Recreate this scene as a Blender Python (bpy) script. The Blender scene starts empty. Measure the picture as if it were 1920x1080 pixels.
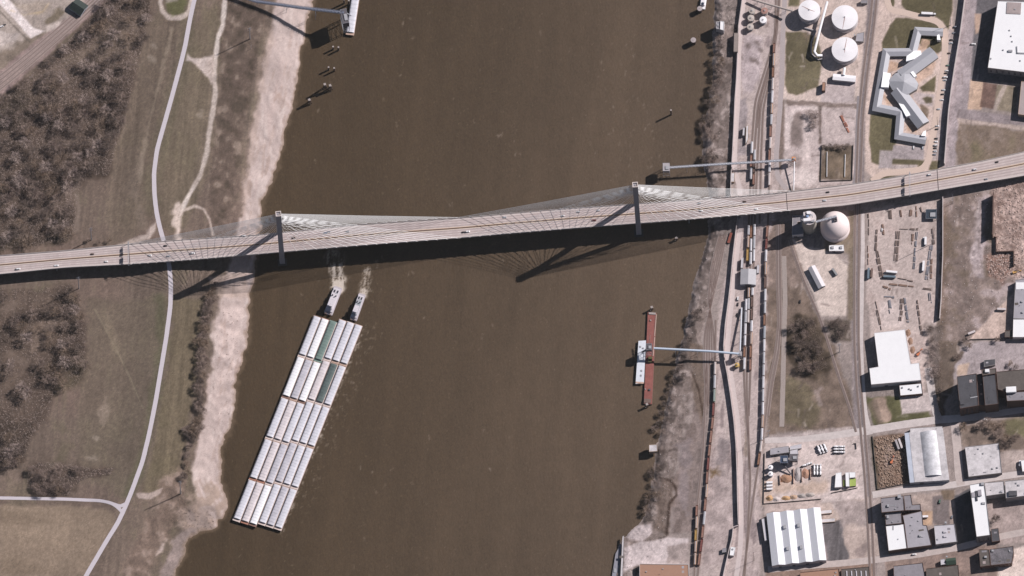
import bpy, math, random
import numpy as np

# ------------------------------------------------------------------ camera frame: near-vertical view, 0.7 m per photo pixel
S = 0.7
EZ = 0.358                                     # how far a metre of height leans up the picture
BX = 0.027                                     # and slightly to the left
rx_, rz_ = math.sqrt(1 - BX * BX), -BX
ua = EZ * BX / rx_
uc = math.sqrt(1 - EZ * EZ - ua * ua)
RV, UV = (rx_, 0.0, rz_), (ua, uc, EZ)
WV = (RV[1]*UV[2]-RV[2]*UV[1], RV[2]*UV[0]-RV[0]*UV[2], RV[0]*UV[1]-RV[1]*UV[0])

def W(px, py, z=0.0):
    """point of the ground plan, read off the survey picture at a known height"""
    U = (px - 960) * S
    V = (540 - py) * S
    X = (U - RV[2] * z) / RV[0]
    Y = (V - UV[0] * X - UV[2] * z) / UV[1]
    return (X, Y, z)

scene = bpy.context.scene
cam_d = bpy.data.cameras.new("camera")
cam = bpy.data.objects.new("camera", cam_d)
scene.collection.objects.link(cam)
cam_d.type = 'ORTHO'
cam_d.ortho_scale = 1920 * S
cam_d.clip_start = 1.0
cam_d.clip_end = 6000.0
from mathutils import Matrix, Vector
DIST = 1500.0
M_ = Matrix(((RV[0], UV[0], WV[0], WV[0]*DIST), (RV[1], UV[1], WV[1], WV[1]*DIST),
             (RV[2], UV[2], WV[2], WV[2]*DIST), (0, 0, 0, 1)))
cam.matrix_world = M_
scene.camera = cam

# ------------------------------------------------------------------ daylight
SUNV = Vector((1.165, 0.60, 1.0)).normalized()
elev = math.asin(SUNV.z)
world = bpy.data.worlds.new("World")
scene.world = world
world.use_nodes = True
wn = world.node_tree
bg = wn.nodes["Background"]
sky = wn.nodes.new("ShaderNodeTexSky")
sky.sky_type = 'NISHITA'
sky.sun_disc = False
sky.sun_elevation = elev
sky.sun_rotation = math.atan2(SUNV.x, SUNV.y)
wn.links.new(sky.outputs[0], bg.inputs[0])
bg.inputs[1].default_value = 0.035
sun_d = bpy.data.lights.new("sun", 'SUN')
sun_d.energy = 4.6
sun_d.angle = math.radians(0.5)
sun_d.color = (1.0, 0.965, 0.93)
sun = bpy.data.objects.new("sun", sun_d)
scene.collection.objects.link(sun)
sun.rotation_euler = SUNV.to_track_quat('Z', 'Y').to_euler()
vs = scene.view_settings
vs.view_transform = 'Standard'
vs.look = 'None'
vs.exposure = 0.5
vs.gamma = 1
vs.use_curve_mapping = False
scene.cycles.max_bounces = 4
scene.cycles.diffuse_bounces = 2
KEXP = 1.32                                    # brightness a surface of reflectance 1 would have in the picture

rnd = random.Random(7)
rng = np.random.default_rng(11)

# ------------------------------------------------------------------ helpers
def lin(c):
    c = np.asarray(c, float) / 255.0
    return np.where(c <= 0.04045, c / 12.92, ((c + 0.055) / 1.055) ** 2.4)

def A(*c):
    return tuple(np.clip(lin(c) / KEXP, 0.004, 0.82))

_mats = {}
def mat(name, col, rough=0.85, var=0.12, scale=0.25, metal=0.0, spec=0.3, stain=0.0):
    if name in _mats:
        return _mats[name]
    m = bpy.data.materials.new(name)
    m.use_nodes = True
    nt = m.node_tree
    b = nt.nodes["Principled BSDF"]
    b.inputs["Roughness"].default_value = rough
    b.inputs["Metallic"].default_value = metal
    b.inputs["Specular IOR Level"].default_value = spec
    c = A(*col)
    geo = nt.nodes.new("ShaderNodeNewGeometry")
    no = nt.nodes.new("ShaderNodeTexNoise")
    no.inputs["Scale"].default_value = scale
    no.inputs["Detail"].default_value = 6
    no.inputs["Roughness"].default_value = 0.65
    nt.links.new(geo.outputs["Position"], no.inputs["Vector"])
    mr = nt.nodes.new("ShaderNodeMapRange")
    mr.inputs[1].default_value = 0.3
    mr.inputs[2].default_value = 0.7
    mr.inputs[3].default_value = 1 - var
    mr.inputs[4].default_value = 1 + var
    nt.links.new(no.outputs[0], mr.inputs[0])
    mx = nt.nodes.new("ShaderNodeVectorMath")
    mx.operation = 'SCALE'
    mx.inputs[0].default_value = c
    nt.links.new(mr.outputs[0], mx.inputs["Scale"])
    out = mx.outputs[0]
    if stain > 0:
        n2 = nt.nodes.new("ShaderNodeTexNoise")
        n2.inputs["Scale"].default_value = 0.09
        n2.inputs["Detail"].default_value = 8
        n2.inputs["Roughness"].default_value = 0.7
        nt.links.new(geo.outputs["Position"], n2.inputs["Vector"])
        m2 = nt.nodes.new("ShaderNodeMapRange")
        m2.inputs[1].default_value = 0.42
        m2.inputs[2].default_value = 0.62
        m2.inputs[3].default_value = 1.0
        m2.inputs[4].default_value = 1.0 - stain
        nt.links.new(n2.outputs[0], m2.inputs[0])
        mx2 = nt.nodes.new("ShaderNodeVectorMath")
        mx2.operation = 'SCALE'
        nt.links.new(out, mx2.inputs[0])
        nt.links.new(m2.outputs[0], mx2.inputs["Scale"])
        out = mx2.outputs[0]
    nt.links.new(out, b.inputs["Base Color"])
    _mats[name] = m
    return m

def tag(o, label=None, cat=None, group=None, kind=None):
    if label: o["label"] = label
    if cat: o["category"] = cat
    if group: o["group"] = group
    if kind: o["kind"] = kind
    return o

def link(o):
    scene.collection.objects.link(o)
    return o

def thing(name, label, cat, loc=(0, 0, 0), rot=0.0, group=None):
    o = bpy.data.objects.new(name, None)
    o.empty_display_size = 0.5
    link(o)
    o.location = loc
    o.rotation_euler = (0, 0, rot)
    return tag(o, label, cat, group)

class MB:
    def __init__(s):
        s.v, s.f, s.m = [], [], []
    def add(s, vs_, fs, mi=0):
        n = len(s.v)
        s.v.extend([tuple(p) for p in vs_])
        for f in fs:
            s.f.append([i + n for i in f]); s.m.append(mi)
        return s
    def box(s, c, d, rot=0.0, mi=0, taper=1.0):
        cx, cy, cz = c; dx, dy, dz = d[0]/2, d[1]/2, d[2]/2
        ca, sa = math.cos(rot), math.sin(rot)
        vv = []
        for zz, t in ((-dz, 1.0), (dz, taper)):
            for x, y in ((-dx, -dy), (dx, -dy), (dx, dy), (-dx, dy)):
                x *= t; y *= t
                vv.append((cx + x*ca - y*sa, cy + x*sa + y*ca, cz + zz))
        return s.add(vv, [(3,2,1,0), (4,5,6,7), (0,1,5,4), (1,2,6,5), (2,3,7,6), (3,0,4,7)], mi)
    def prism(s, poly, z0, z1, mi=0, top=True, bottom=True, mtop=None):
        n = len(poly)
        if area(poly) < 0: poly = poly[::-1]
        vv = [(p[0], p[1], z0) for p in poly] + [(p[0], p[1], z1) for p in poly]
        s.add(vv, [(i, (i+1) % n, (i+1) % n + n, i + n) for i in range(n)], mi)
        if top: s.add(vv[n:], [tuple(range(n))], mi if mtop is None else mtop)
        if bottom: s.add(vv[:n], [tuple(range(n))[::-1]], mi)
        return s
    def tube(s, p0, p1, r0, r1=None, n=6, mi=0, cap=True):
        r1 = r0 if r1 is None else r1
        p0, p1 = Vector(p0), Vector(p1)
        d = (p1 - p0)
        if d.length < 1e-6: return s
        d.normalize()
        a = d.orthogonal().normalized(); b = d.cross(a)
        vv = []
        for p, r in ((p0, r0), (p1, r1)):
            for k in range(n):
                t = 2*math.pi*k/n
                vv.append(p + (a*math.cos(t) + b*math.sin(t))*r)
        fs = [(k, (k+1) % n, (k+1) % n + n, k + n) for k in range(n)]
        if cap: fs += [tuple(range(n))[::-1], tuple(range(n, 2*n))]
        return s.add(vv, fs, mi)
    def lathe(s, c, prof, n=32, mi=0, capb=False):
        vv = []
        for r, z in prof:
            for k in range(n):
                t = 2*math.pi*k/n
                vv.append((c[0] + r*math.cos(t), c[1] + r*math.sin(t), c[2] + z))
        fs = []
        for j in range(len(prof)-1):
            for k in range(n):
                k2 = (k+1) % n
                fs.append((j*n+k, j*n+k2, (j+1)*n+k2, (j+1)*n+k))
        fs.append(tuple(range((len(prof)-1)*n, len(prof)*n)))
        return s.add(vv, fs, mi)
    def build(s, name, mats, parent=None, world_coords=True, smooth=False):
        me = bpy.data.meshes.new(name)
        vv = s.v
        if parent is not None and world_coords:
            l = parent.location
            p = parent.parent
            ox, oy, oz = l
            while p is not None:
                ox += p.location.x; oy += p.location.y; oz += p.location.z; p = p.parent
            vv = [(a-ox, b-oy, c-oz) for a, b, c in vv]
        me.from_pydata(vv, [], s.f)
        if not isinstance(mats, (list, tuple)): mats = [mats]
        for m in mats: me.materials.append(m)
        if len(mats) > 1: me.polygons.foreach_set("material_index", s.m)
        if smooth: me.polygons.foreach_set("use_smooth", [True]*len(s.f))
        me.update()
        o = bpy.data.objects.new(name, me)
        link(o)
        if parent is not None: o.parent = parent
        return o

def area(p):
    return 0.5*sum(p[i][0]*p[(i+1) % len(p)][1] - p[(i+1) % len(p)][0]*p[i][1] for i in range(len(p)))

def inset(poly, d):
    n = len(poly); out = []
    sgn = 1 if area(poly) > 0 else -1
    for i in range(n):
        p0, p1, p2 = poly[i-1], poly[i], poly[(i+1) % n]
        e1 = Vector((p1[0]-p0[0], p1[1]-p0[1])).normalized(); e2 = Vector((p2[0]-p1[0], p2[1]-p1[1])).normalized()
        n1 = Vector((-e1.y, e1.x))*sgn; n2 = Vector((-e2.y, e2.x))*sgn
        b = n1 + n2
        k = d / max(0.35, (1 + n1.dot(n2)))
        out.append((p1[0] + b.x*k, p1[1] + b.y*k))
    return out

def copy_tree(o, loc=None, rot=None, scale=None, label=None, group=None):
    c = o.copy(); link(c)
    if loc is not None: c.location = loc
    if rot is not None: c.rotation_euler = (0, 0, rot)
    if scale is not None: c.scale = (scale,)*3 if not hasattr(scale, '__len__') else scale
    if label: c["label"] = label
    if group: c["group"] = group
    def rec(src, dst):
        for ch in src.children:
            d = ch.copy(); link(d); d.parent = dst
            rec(ch, d)
    rec(o, c)
    return c

ORD = "first second third fourth fifth sixth seventh eighth ninth tenth eleventh twelfth thirteenth fourteenth fifteenth sixteenth seventeenth eighteenth nineteenth twentieth twenty-first twenty-second twenty-third twenty-fourth".split()

def resample(pts, step):
    pts = np.asarray(pts, float)
    d = np.r_[0, np.cumsum(np.hypot(*np.diff(pts, axis=0).T))]
    n = max(2, int(d[-1]/step) + 1)
    t = np.linspace(0, d[-1], n)
    return np.c_[np.interp(t, d, pts[:, 0]), np.interp(t, d, pts[:, 1])]

def smooth_pts(pts, step=6, it=3):
    p = resample(pts, step)
    for _ in range(it):
        q = p.copy()
        q[1:-1] = 0.25*p[:-2] + 0.5*p[1:-1] + 0.25*p[2:]
        p = q
    return p

# ------------------------------------------------------------------ the ground: one sheet, its own soils and grasses mapped per vertex
G = 2.0
gx = np.arange(-40, 1962, G); gy = np.arange(-40, 1122, G)
PX, PY = np.meshgrid(gx, gy)
NY, NX = PX.shape

def vnoise(cell, seed, oct=3, gain=0.5, sx=1.0, sy=1.0):
    th = 0.1 if sx != sy else 0.35 + 0.37*(seed % 5)
    c0, s0 = math.cos(th), math.sin(th)
    QX = PX*c0 + PY*s0; QY = PY*c0 - PX*s0; QX = QX - QX.min(); QY = QY - QY.min()
    r = np.random.default_rng(seed)
    tot = np.zeros(PX.shape); amp = 1.0; norm = 0
    for o in range(oct):
        c = cell / 2**o
        u = QX / (c*sx); v = QY / (c*sy)
        iu = np.floor(u).astype(int); iv = np.floor(v).astype(int)
        fu = u - iu; fv = v - iv
        fu = fu*fu*(3-2*fu); fv = fv*fv*(3-2*fv)
        g = r.random((iv.max()+2, iu.max()+2))*2 - 1
        tot += amp*((g[iv, iu]*(1-fu) + g[iv, iu+1]*fu)*(1-fv) + (g[iv+1, iu]*(1-fu) + g[iv+1, iu+1]*fu)*fv)
        norm += amp; amp *= gain
    return tot / norm * 1.6
N_big = vnoise(160, 1, 3)
N_mid = vnoise(44, 2, 3)
N_sm = vnoise(14, 3, 2)
N_fine = vnoise(5, 4, 2, 0.7)
N_vert = vnoise(22, 5, 3, 0.6, 0.25, 3.0)       # mowing and flood streaks, along the river
WARP = vnoise(16, 6, 3)
GRAIN = rng.normal(0, 1, PX.shape)

def sstep(x, a, b):
    t = np.clip((x-a)/(b-a), 0, 1)
    return t*t*(3-2*t)

def seg_dist(px, py, pts, closed=False):
    pts = list(pts)
    if closed: pts = pts + [pts[0]]
    best = np.full(px.shape, 1e18)
    for (x0, y0), (x1, y1) in zip(pts[:-1], pts[1:]):
        dx, dy = x1-x0, y1-y0
        L = dx*dx + dy*dy + 1e-9
        t = np.clip(((px-x0)*dx + (py-y0)*dy)/L, 0, 1)
        best = np.minimum(best, (px-x0-t*dx)**2 + (py-y0-t*dy)**2)
    return np.sqrt(best)

def inside(px, py, pts):
    r = np.zeros(px.shape, bool)
    n = len(pts)
    for i in range(n):
        x0, y0 = pts[i]; x1, y1 = pts[(i+1) % n]
        if y0 == y1: continue
        c = ((y0 > py) != (y1 > py)) & (px < (x1-x0)*(py-y0)/(y1-y0) + x0)
        r ^= c
    return r

def window(pts, m):
    xs = [p[0] for p in pts]; ys = [p[1] for p in pts]
    i0 = max(0, int((min(xs)-m+40)/G)); i1 = min(NX, int((max(xs)+m+40)/G)+2)
    j0 = max(0, int((min(ys)-m+40)/G)); j1 = min(NY, int((max(ys)+m+40)/G)+2)
    return slice(j0, j1), slice(i0, i1)

def poly_mask(pts, feather=1.5, warp=0.0):
    sl = window(pts, feather + abs(warp)*2 + 4)
    px, py = PX[sl], PY[sl]
    sd = seg_dist(px, py, pts, True) * np.where(inside(px, py, pts), 1, -1)
    return sl, sstep(sd + warp*WARP[sl], -feather, feather)

def line_mask(pts, width, feather=1.5, warp=0.0):
    sl = window(pts, width + feather + abs(warp)*2 + 4)
    px, py = PX[sl], PY[sl]
    d = seg_dist(px, py, pts)
    return sl, sstep(width/2 - d + warp*WARP[sl], -feather, feather)

COL = np.zeros(PX.shape + (3,))
ROUGH = np.zeros(PX.shape)                      # height of the roughness, metres

def blend(sl, m, col, alpha=1.0, var=0.0, vn=None):
    c = np.array(col, float)[None, None, :]
    if var:
        n = (N_sm[sl] if vn is None else vn[sl])
        c = c * (1 + var*n)[..., None]
    a = (m*alpha)[..., None]
    COL[sl] = COL[sl]*(1-a) + c*a

def P(pts, col, feather=1.5, warp=0.0, alpha=1.0, var=0.05, vn=None):
    sl, m = poly_mask(pts, feather, warp)
    blend(sl, m, col, alpha, var, vn)

def L(pts, width, col, feather=1.5, warp=0.0, alpha=1.0, var=0.05):
    sl, m = line_mask(pts, width, feather, warp)
    blend(sl, m, col, alpha, var)

def R(pts, h, feather=4, warp=3):
    sl, m = poly_mask(pts, feather, warp)
    ROUGH[sl] = np.maximum(ROUGH[sl], m*h)

def spots(pts, col, noise, lo, hi, alpha, feather=8, warp=4):
    sl, m = poly_mask(pts, feather, warp)
    blend(sl, m*sstep(noise[sl], lo, hi), col, alpha)

SH_L = [(592,-400),(588,-60),(586,0),(583,20),(575,60),(568,80),(563,110),(556,160),(550,200),(540,230),(530,260),(525,290),(522,310),(505,345),(492,370),(490,400),(485,440),(478,500),(472,535),(468,565),(466,600),(462,640),(456,680),(447,700),(440,740),(438,780),(428,810),(415,840),(411,880),(413,905),(422,925),(427,950),(420,970),(408,975),(410,990),(395,993),(375,992),(355,1015),(340,1045),(330,1080),(310,1140),(250,1500)]
SH_R = [(1347,-400),(1345,-60),(1341,0),(1338,60),(1337,110),(1335,170),(1328,200),(1322,230),(1318,260),(1320,300),(1325,340),(1332,400),(1326,450),(1314,490),(1302,530),(1296,560),(1288,600),(1278,640),(1268,680),(1260,720),(1251,760),(1243,790),(1233,830),(1228,850),(1225,900),(1220,940),(1208,965),(1198,985),(1178,1000),(1166,1010),(1158,1040),(1152,1080),(1140,1140),(1090,1500)]
land_l = SH_L + [(-3000,1500),(-3000,-400)]
land_r = SH_R + [(5000,1500),(5000,-400)]
sdl = seg_dist(PX, PY, SH_L)*np.where(inside(PX, PY, land_l), 1, -1) + 4.0*N_sm + 1.0*N_fine
sdr = seg_dist(PX, PY, SH_R)*np.where(inside(PX, PY, land_r), 1, -1) + 2.5*N_sm + 1.0*N_fine
LEFT = PX < 900
SD = np.where(LEFT, sdl, sdr)
WATER_Z = -5.0
bank = np.where(LEFT, 85.0, 20.0)
t_ = np.clip(SD/bank, 0, 1)
HGT = np.where(SD > 0, WATER_Z*(1-(t_*(2-t_))), WATER_Z - np.clip(-SD*0.12, 0, 4))

LEVEE = [(378,-60),(366,0),(357,40),(347,95),(338,130),(322,190),(305,250),(295,285),(289,330),(290,370),(294,405),(302,440),(310,465),(318,505),(321,540),(320,580),(312,640),(302,700),(292,760),(280,820),(268,870),(250,920),(238,950),(222,985),(200,1020),(165,1080),(130,1140)]
dl = seg_dist(PX, PY, LEVEE)
HGT = np.where(LEFT & (SD > 0), HGT + 6.5*sstep(SD, 0, 110) + 4.6*sstep(74 - dl, 0, 68)*sstep(SD, 30, 110), HGT)
# --- left bank -----------------------------------------------------------------
base_l = np.array((119,104,96.)); base_r = np.array((156,143,139.))
COL[:] = np.where(LEFT[..., None], base_l, base_r)
full = (slice(0, NY), slice(0, NX))
COL *= (1 + 0.05*N_big + 0.05*N_mid + 0.06*N_vert*LEFT)[..., None]
ones = np.where(LEFT, 1.0, 0.0)
blend(full, ones*sstep(N_big, -0.1, 0.9), (120,101,95), 0.55)
blend(full, ones*sstep(-N_big + 0.7*N_mid, 0.2, 1.0), (100,90,78), 0.45)
blend(full, ones*sstep(N_mid + N_vert*0.6, 0.1, 0.9), (104,98,80), 0.3)
grass1 = [(385,20),(415,0),(440,110),(425,200),(410,290),(375,360),(350,430),(320,440),(298,420),(300,300),(330,180),(360,60)]
P(grass1, (107,97,82), 6, 4, 0.5, 0.08, N_vert)
P([(300,560),(380,560),(375,640),(365,740),(345,820),(335,900),(300,925),(268,925),(290,820),(312,690),(322,600)], (109,98,81), 6, 4, 0.7, 0.09, N_vert)
P([(165,560),(310,560),(305,640),(285,780),(262,880),(240,925),(150,900),(145,800),(160,690)], (113,101,90), 8, 6, 0.6, 0.08, N_mid)
P([(210,160),(290,30),(335,40),(330,110),(300,220),(285,300),(285,410),(250,450),(205,450),(200,360)], (119,105,94), 8, 6, 0.6, 0.08, N_vert)
L([(352,20),(343,110),(320,190),(300,270),(284,330),(286,390)], 26, (104,100,80), 10, 4, 0.35)
L([(300,560),(306,640),(285,780),(262,880),(240,930)], 18, (98,98,76), 7, 4, 0.5)
# bare scars and tracks in the grass
L([(322,55),(312,100),(300,150),(282,220),(268,290),(262,340)], 5, (158,142,128), 3, 4, 0.6)
L([(275,65),(262,120),(245,185),(232,240),(212,300)], 6, (150,134,122), 3, 4, 0.45)
L([(262,300),(250,350),(262,400),(270,430)], 12, (150,134,124), 6, 6, 0.35)
P([(182,775),(198,745),(210,770),(195,800)], (156,139,128), 4, 5, 0.6)
L([(178,580),(215,650),(240,700),(268,765)], 2.2, (142,130,114), 1.2, 0.5, 0.7)
L([(200,600),(215,650)], 14, (143,128,112), 6, 5, 0.5)
for p in ((178,820),(165,858),(175,858),(283,110),(288,85),(375,205),(372,215)):
    L([p, (p[0]+4, p[1]+2)], 7, (160,146,136), 4, 4, 0.55)
# woods floor
WOOD_A = [(-40,225),(0,190),(60,140),(110,95),(150,55),(185,8),(210,-40),(290,-40),(284,10),(272,70),(258,120),(245,180),(225,250),(212,300),(203,330),(160,330),(145,370),(140,430),(130,452),(60,462),(-40,475)]
WOOD_B = [(-40,540),(60,545),(128,532),(140,560),(160,600),(162,690),(150,720),(100,740),(90,790),(60,820),(40,870),(-40,900)]
COPSE = [(52,880),(70,868),(100,868),(140,872),(180,880),(212,878),(210,890),(170,895),(138,910),(130,928),(75,930),(52,915)]
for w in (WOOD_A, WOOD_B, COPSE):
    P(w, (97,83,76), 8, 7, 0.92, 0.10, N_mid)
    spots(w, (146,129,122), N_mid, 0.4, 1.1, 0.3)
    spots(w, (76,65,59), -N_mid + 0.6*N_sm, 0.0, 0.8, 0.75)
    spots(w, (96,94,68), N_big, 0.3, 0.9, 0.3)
P([(205,48),(262,40),(250,90),(215,110),(160,118),(120,115)], (140,124,112), 6, 6, 0.5)
P([(95,600),(110,580),(112,610),(95,640),(60,660),(50,610)], (140,122,112), 5, 5, 0.6)
L([(10,870),(28,900),(20,920),(0,925)], 20, (140,122,112), 8, 6, 0.4)
L([(145,330),(143,365),(148,395),(140,430)], 8, (152,136,128), 4, 4, 0.5)
# brushy strip between levee and beach
BRUSH = [(418,-40),(512,-40),(505,30),(488,80),(476,150),(462,220),(452,300),(440,370),(420,430),(395,440),(392,350),(400,260),(410,160),(412,60)]
P(BRUSH, (108,93,86), 7, 6, 0.9, 0.12, N_sm)
spots(BRUSH, (152,136,127), N_sm + 0.5*N_vert, 0.3, 1.0, 0.6)
spots(BRUSH, (84,74,66), -N_sm + 0.4*N_mid, 0.3, 1.0, 0.5)
BRUSH2 = [(300,905),(340,880),(352,920),(350,960),(330,985),(290,1050),(262,1122),(220,1122),(240,1040),(275,985),(290,950)]
P(BRUSH2, (126,108,100), 8, 7, 0.85, 0.14, N_sm)
spots(BRUSH2, (160,142,135), N_sm, 0.2, 0.9, 0.5)
# the tan field, bottom left
P([(-40,946),(120,948),(195,953),(212,968),(214,984),(196,1018),(160,1075),(130,1122),(-40,1122)], (146,128,114), 5, 3, 0.95, 0.05, N_mid)
spots([(-40,946),(200,950),(214,984),(160,1075),(-40,1122)], (124,108,95), vnoise(60, 21, 3, 0.5, 3, 0.5), 0.25, 0.9, 0.5)
# beach
SAND = [(524,-40),(512,40),(496,110),(482,190),(466,290),(455,380),(440,450),(420,520),(408,575),(396,620),(400,660),(388,740),(378,800),(366,850),(362,890),(374,935),(352,960),(355,985),(400,1000),(640,1000),(640,-40)]
sl, m = poly_mask(SAND, 5, 5)
blend(sl, m*(PX[sl] < 640)*1.0, (187,169,167), 0.97, 0.06, N_mid)
blend(sl, m*sstep(N_vert[sl], 0.1, 0.9), (176,156,154), 0.4)
blend(sl, m*sstep(-N_vert[sl] + N_sm[sl]*0.6, 0.25, 1.0), (208,191,189), 0.5)
L([(505,60),(486,150),(474,240),(462,330),(455,400)], 16, (160,140,132), 6, 6, 0.5, 0.1)
L([(548,60),(530,150),(515,230),(505,280)], 3, (176,154,148), 2, 3, 0.5)
L([(520,175),(556,215)], 4, (172,150,144), 2, 2, 0.4)
P([(415,560),(455,570),(450,660),(432,760),(405,810),(398,740),(408,650)], (186,167,165), 6, 8, 0.55, 0.16, N_sm)
P([(392,520),(470,500),(462,560),(412,560)], (190,168,160), 5, 6, 0.7, 0.1, N_sm)
for k in range(5):
    L([(366+k*9,905-k*4),(378+k*9,930),(392+k*7,955-k*3),(380+k*6,975)], 3.5, (158,138,130), 2, 3, 0.5)
P([(335,955),(372,945),(404,968),(400,992),(352,996),(330,985)], (152,134,127), 6, 6, 0.7, 0.1)
P([(352,990),(378,992),(352,1020),(336,1055),(322,1122),(286,1122),(312,1040),(330,1005)], (150,134,132), 5, 5, 0.9, 0.08)
P([(302,1018),(312,1012),(308,1035),(292,1042)], (190,172,168), 4, 4, 0.8)
for k in range(46):
    yy = rng.uniform(0, 900); xx = np.interp(yy, [p[1] for p in SH_L[2:21]], [p[0] for p in SH_L[2:21]]) - rng.uniform(8, 60)
    dx = rng.normal(0, 6); L([(xx, yy), (xx-4+dx*.4, yy+rng.uniform(8, 22)), (xx-9+dx, yy+rng.uniform(26, 60))], rng.uniform(1.2, 4), (160,139,132), 1.5, 3, rng.uniform(.25, .6))
# wet sand at the waterline
wet = sstep(sdl, 7.0, 0.0)*(sdl > -60)*LEFT
blend(full, wet, (146,125,112), 0.75)
spot_ = [(345,930),(400,900),(428,930),(425,970),(400,995),(350,995)]
spots(spot_, (158,138,128), N_sm + 0.5*N_mid, -0.2, 0.8, 0.8)
# gravel drives and worn dirt
DIRT = (190,172,166)
L([(430,-40),(422,0),(418,45),(408,75),(404,110),(402,150),(404,175),(398,215),(392,250),(388,285),(375,330),(352,370),(340,395)], 8.5, (200,187,184), 2.2, 1, 0.95)
P([(350,98),(358,106),(375,110),(400,104),(401,150),(396,158),(385,140),(368,120),(348,114)], (196,180,178), 3, 2.5, 0.9)
P([(318,395),(335,380),(345,395),(340,440),(352,452),(325,458),(328,430)], (206,188,182), 4, 5, 0.9)
L([(345,395),(365,386),(382,392),(392,410),(400,440)], 5, (196,179,173), 2, 1.5, 0.85)
L([(404,118),(395,250),(372,345)], 22, (150,132,122), 8, 6, 0.3)
P([(215,462),(245,448),(272,440),(285,425),(294,412),(292,432),(280,448),(240,462)], (198,181,176), 3, 3, 0.85)
P([(255,925),(280,925),(305,915),(300,925),(285,935),(258,936)], (184,166,162), 2, 2, 0.85)
L([(360,0),(352,25),(335,34),(315,32),(304,20),(300,5),(305,-10)], 9, (196,180,174), 2, 1.5, 0.95)
P([(312,4),(325,-15),(350,-15),(352,8),(345,22),(325,28),(314,22)], (104,104,72), 4, 3, 0.8)
P([(310,-40),(335,-40),(334,2),(312,5)], (180,165,160), 3, 2, 0.8)
# north-west corner: rail corridor and plant yard
P([(-40,-40),(215,-40),(185,-5),(110,62),(40,120),(-40,185)], (172,158,153), 4, 4, 0.95, 0.08, N_mid)
P([(-40,185),(-40,110),(20,90),(70,62),(95,60),(40,105),(0,150)], (122,108,98), 5, 5, 0.8, 0.1)
P([(-40,165),(40,98),(110,45),(150,15),(190,-40),(225,-40),(190,10),(120,75),(60,130),(-40,215)], (148,128,126), 3, 2, 0.95, 0.08)
P([(80,40),(110,16),(125,22),(105,38),(88,48)], (112,100,86), 4, 4, 0.8)
P([(0,0),(30,-10),(25,8)], (120,110,105), 3, 3, 0.6)
P([(25,8),(95,5),(90,25),(60,30),(40,20)], (168,152,142), 4, 4, 0.7)

P([(-40,-5),(0,-20),(22,5),(62,52),(84,58),(58,72),(0,8),(-40,-30)], (226,212,214), 2, 1, 0.95, 0.04)
P([(85,48),(115,40),(112,52),(88,60)], (206,190,186), 3, 2, 0.8)
L([(0,22),(55,78)], 3, (110,100,94), 1.5, 1, 0.8)
P([(-40,60),(0,55),(22,62),(40,62),(20,80),(-40,100)], (190,176,174), 3, 3, 0.8, 0.1)
L([(20,20),(45,28),(80,22),(92,5)], 3, (196,172,140), 2, 2, 0.6)
# --- right bank ---------------------------------------------------------------
RIP = [(x + (4 if i % 2 else 0), y) for i, (x, y) in enumerate(SH_R[1:-1])] + [(1255,1000),(1262,900),(1275,830),(1300,720),(1315,640),(1335,560),(1358,480),(1368,420),(1372,300),(1376,150),(1388,0),(1392,-60)]
P(RIP, (138,124,119), 3, 3, 0.95, 0.10, N_mid)
spots(RIP, (172,158,154), N_sm + 0.6*N_fine, 0.15, 0.9, 0.75, 3, 2)
spots(RIP, (92,82,78), -N_sm + 0.7*N_fine, 0.3, 1.1, 0.7, 3, 2)
R(RIP, 0.5)
P([(1352,-40),(1388,-40),(1382,30),(1372,60),(1350,45)], (136,124,120), 3, 3, 0.9, 0.14, N_fine)
CORR = [(1394,-40),(1470,-40),(1468,120),(1462,300),(1455,400),(1448,520),(1440,700),(1432,800),(1428,900),(1425,1122),(1310,1122),(1320,960),(1340,820),(1345,700),(1340,640),(1350,560),(1372,470),(1384,410),(1376,300),(1380,150),(1386,60)]
P(CORR, (186,170,167), 3, 3, 0.95, 0.06, N_mid)
spots(CORR, (126,113,114), N_mid + N_vert*0.6, 0.2, 1.0, 0.65)
spots(CORR, (196,180,174), -N_mid + N_sm*0.5, 0.3, 1.0, 0.6)
P([(1395,60),(1430,70),(1425,130),(1410,170),(1392,180),(1390,110)], (182,168,170), 4, 5, 0.8, 0.1)
P([(1385,185),(1402,180),(1398,290),(1384,292)], (156,145,147), 3, 4, 0.9, 0.12)
for p in ((1408,110),(1417,113),(1402,85),(1420,80),(1424,92)):
    L([p,(p[0]+3,p[1]+4)], 6, (118,104,100), 3, 3, 0.6)
# lower river yard
P([(1260,1000),(1268,900),(1283,830),(1300,760),(1318,700),(1335,700),(1328,800),(1318,900),(1305,1000)], (146,131,127), 5, 5, 0.9, 0.16, N_sm)
spots([(1240,1000),(1250,860),(1290,720),(1320,700),(1325,900),(1300,1000)], (104,92,88), N_sm + 0.6*N_mid, 0.1, 1.0, 0.6)
P([(1268,835),(1295,825),(1290,900),(1288,960),(1272,940),(1280,880)], (146,134,136), 5, 6, 0.6, 0.1)
P([(1238,900),(1252,895),(1268,905),(1262,935),(1250,960),(1248,1000),(1228,990),(1232,940)], (118,102,93), 6, 6, 0.6, 0.16, N_vert)
P([(1290,640),(1318,650),(1325,700),(1322,780),(1318,800),(1300,760),(1295,700)], (122,106,96), 5, 5, 0.8, 0.1, N_vert)
L([(1236,895),(1255,900),(1266,912),(1268,928),(1255,945),(1250,1000)], 3, (74,60,54), 2, 1.5, 0.8)
L([(1296,695),(1310,730),(1315,760),(1318,778)], 3, (82,68,60), 2, 1.5, 0.8)
P([(1168,1005),(1195,985),(1222,980),(1224,1000),(1205,1015),(1180,1010)], (196,182,182), 3, 3, 0.9)
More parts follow.
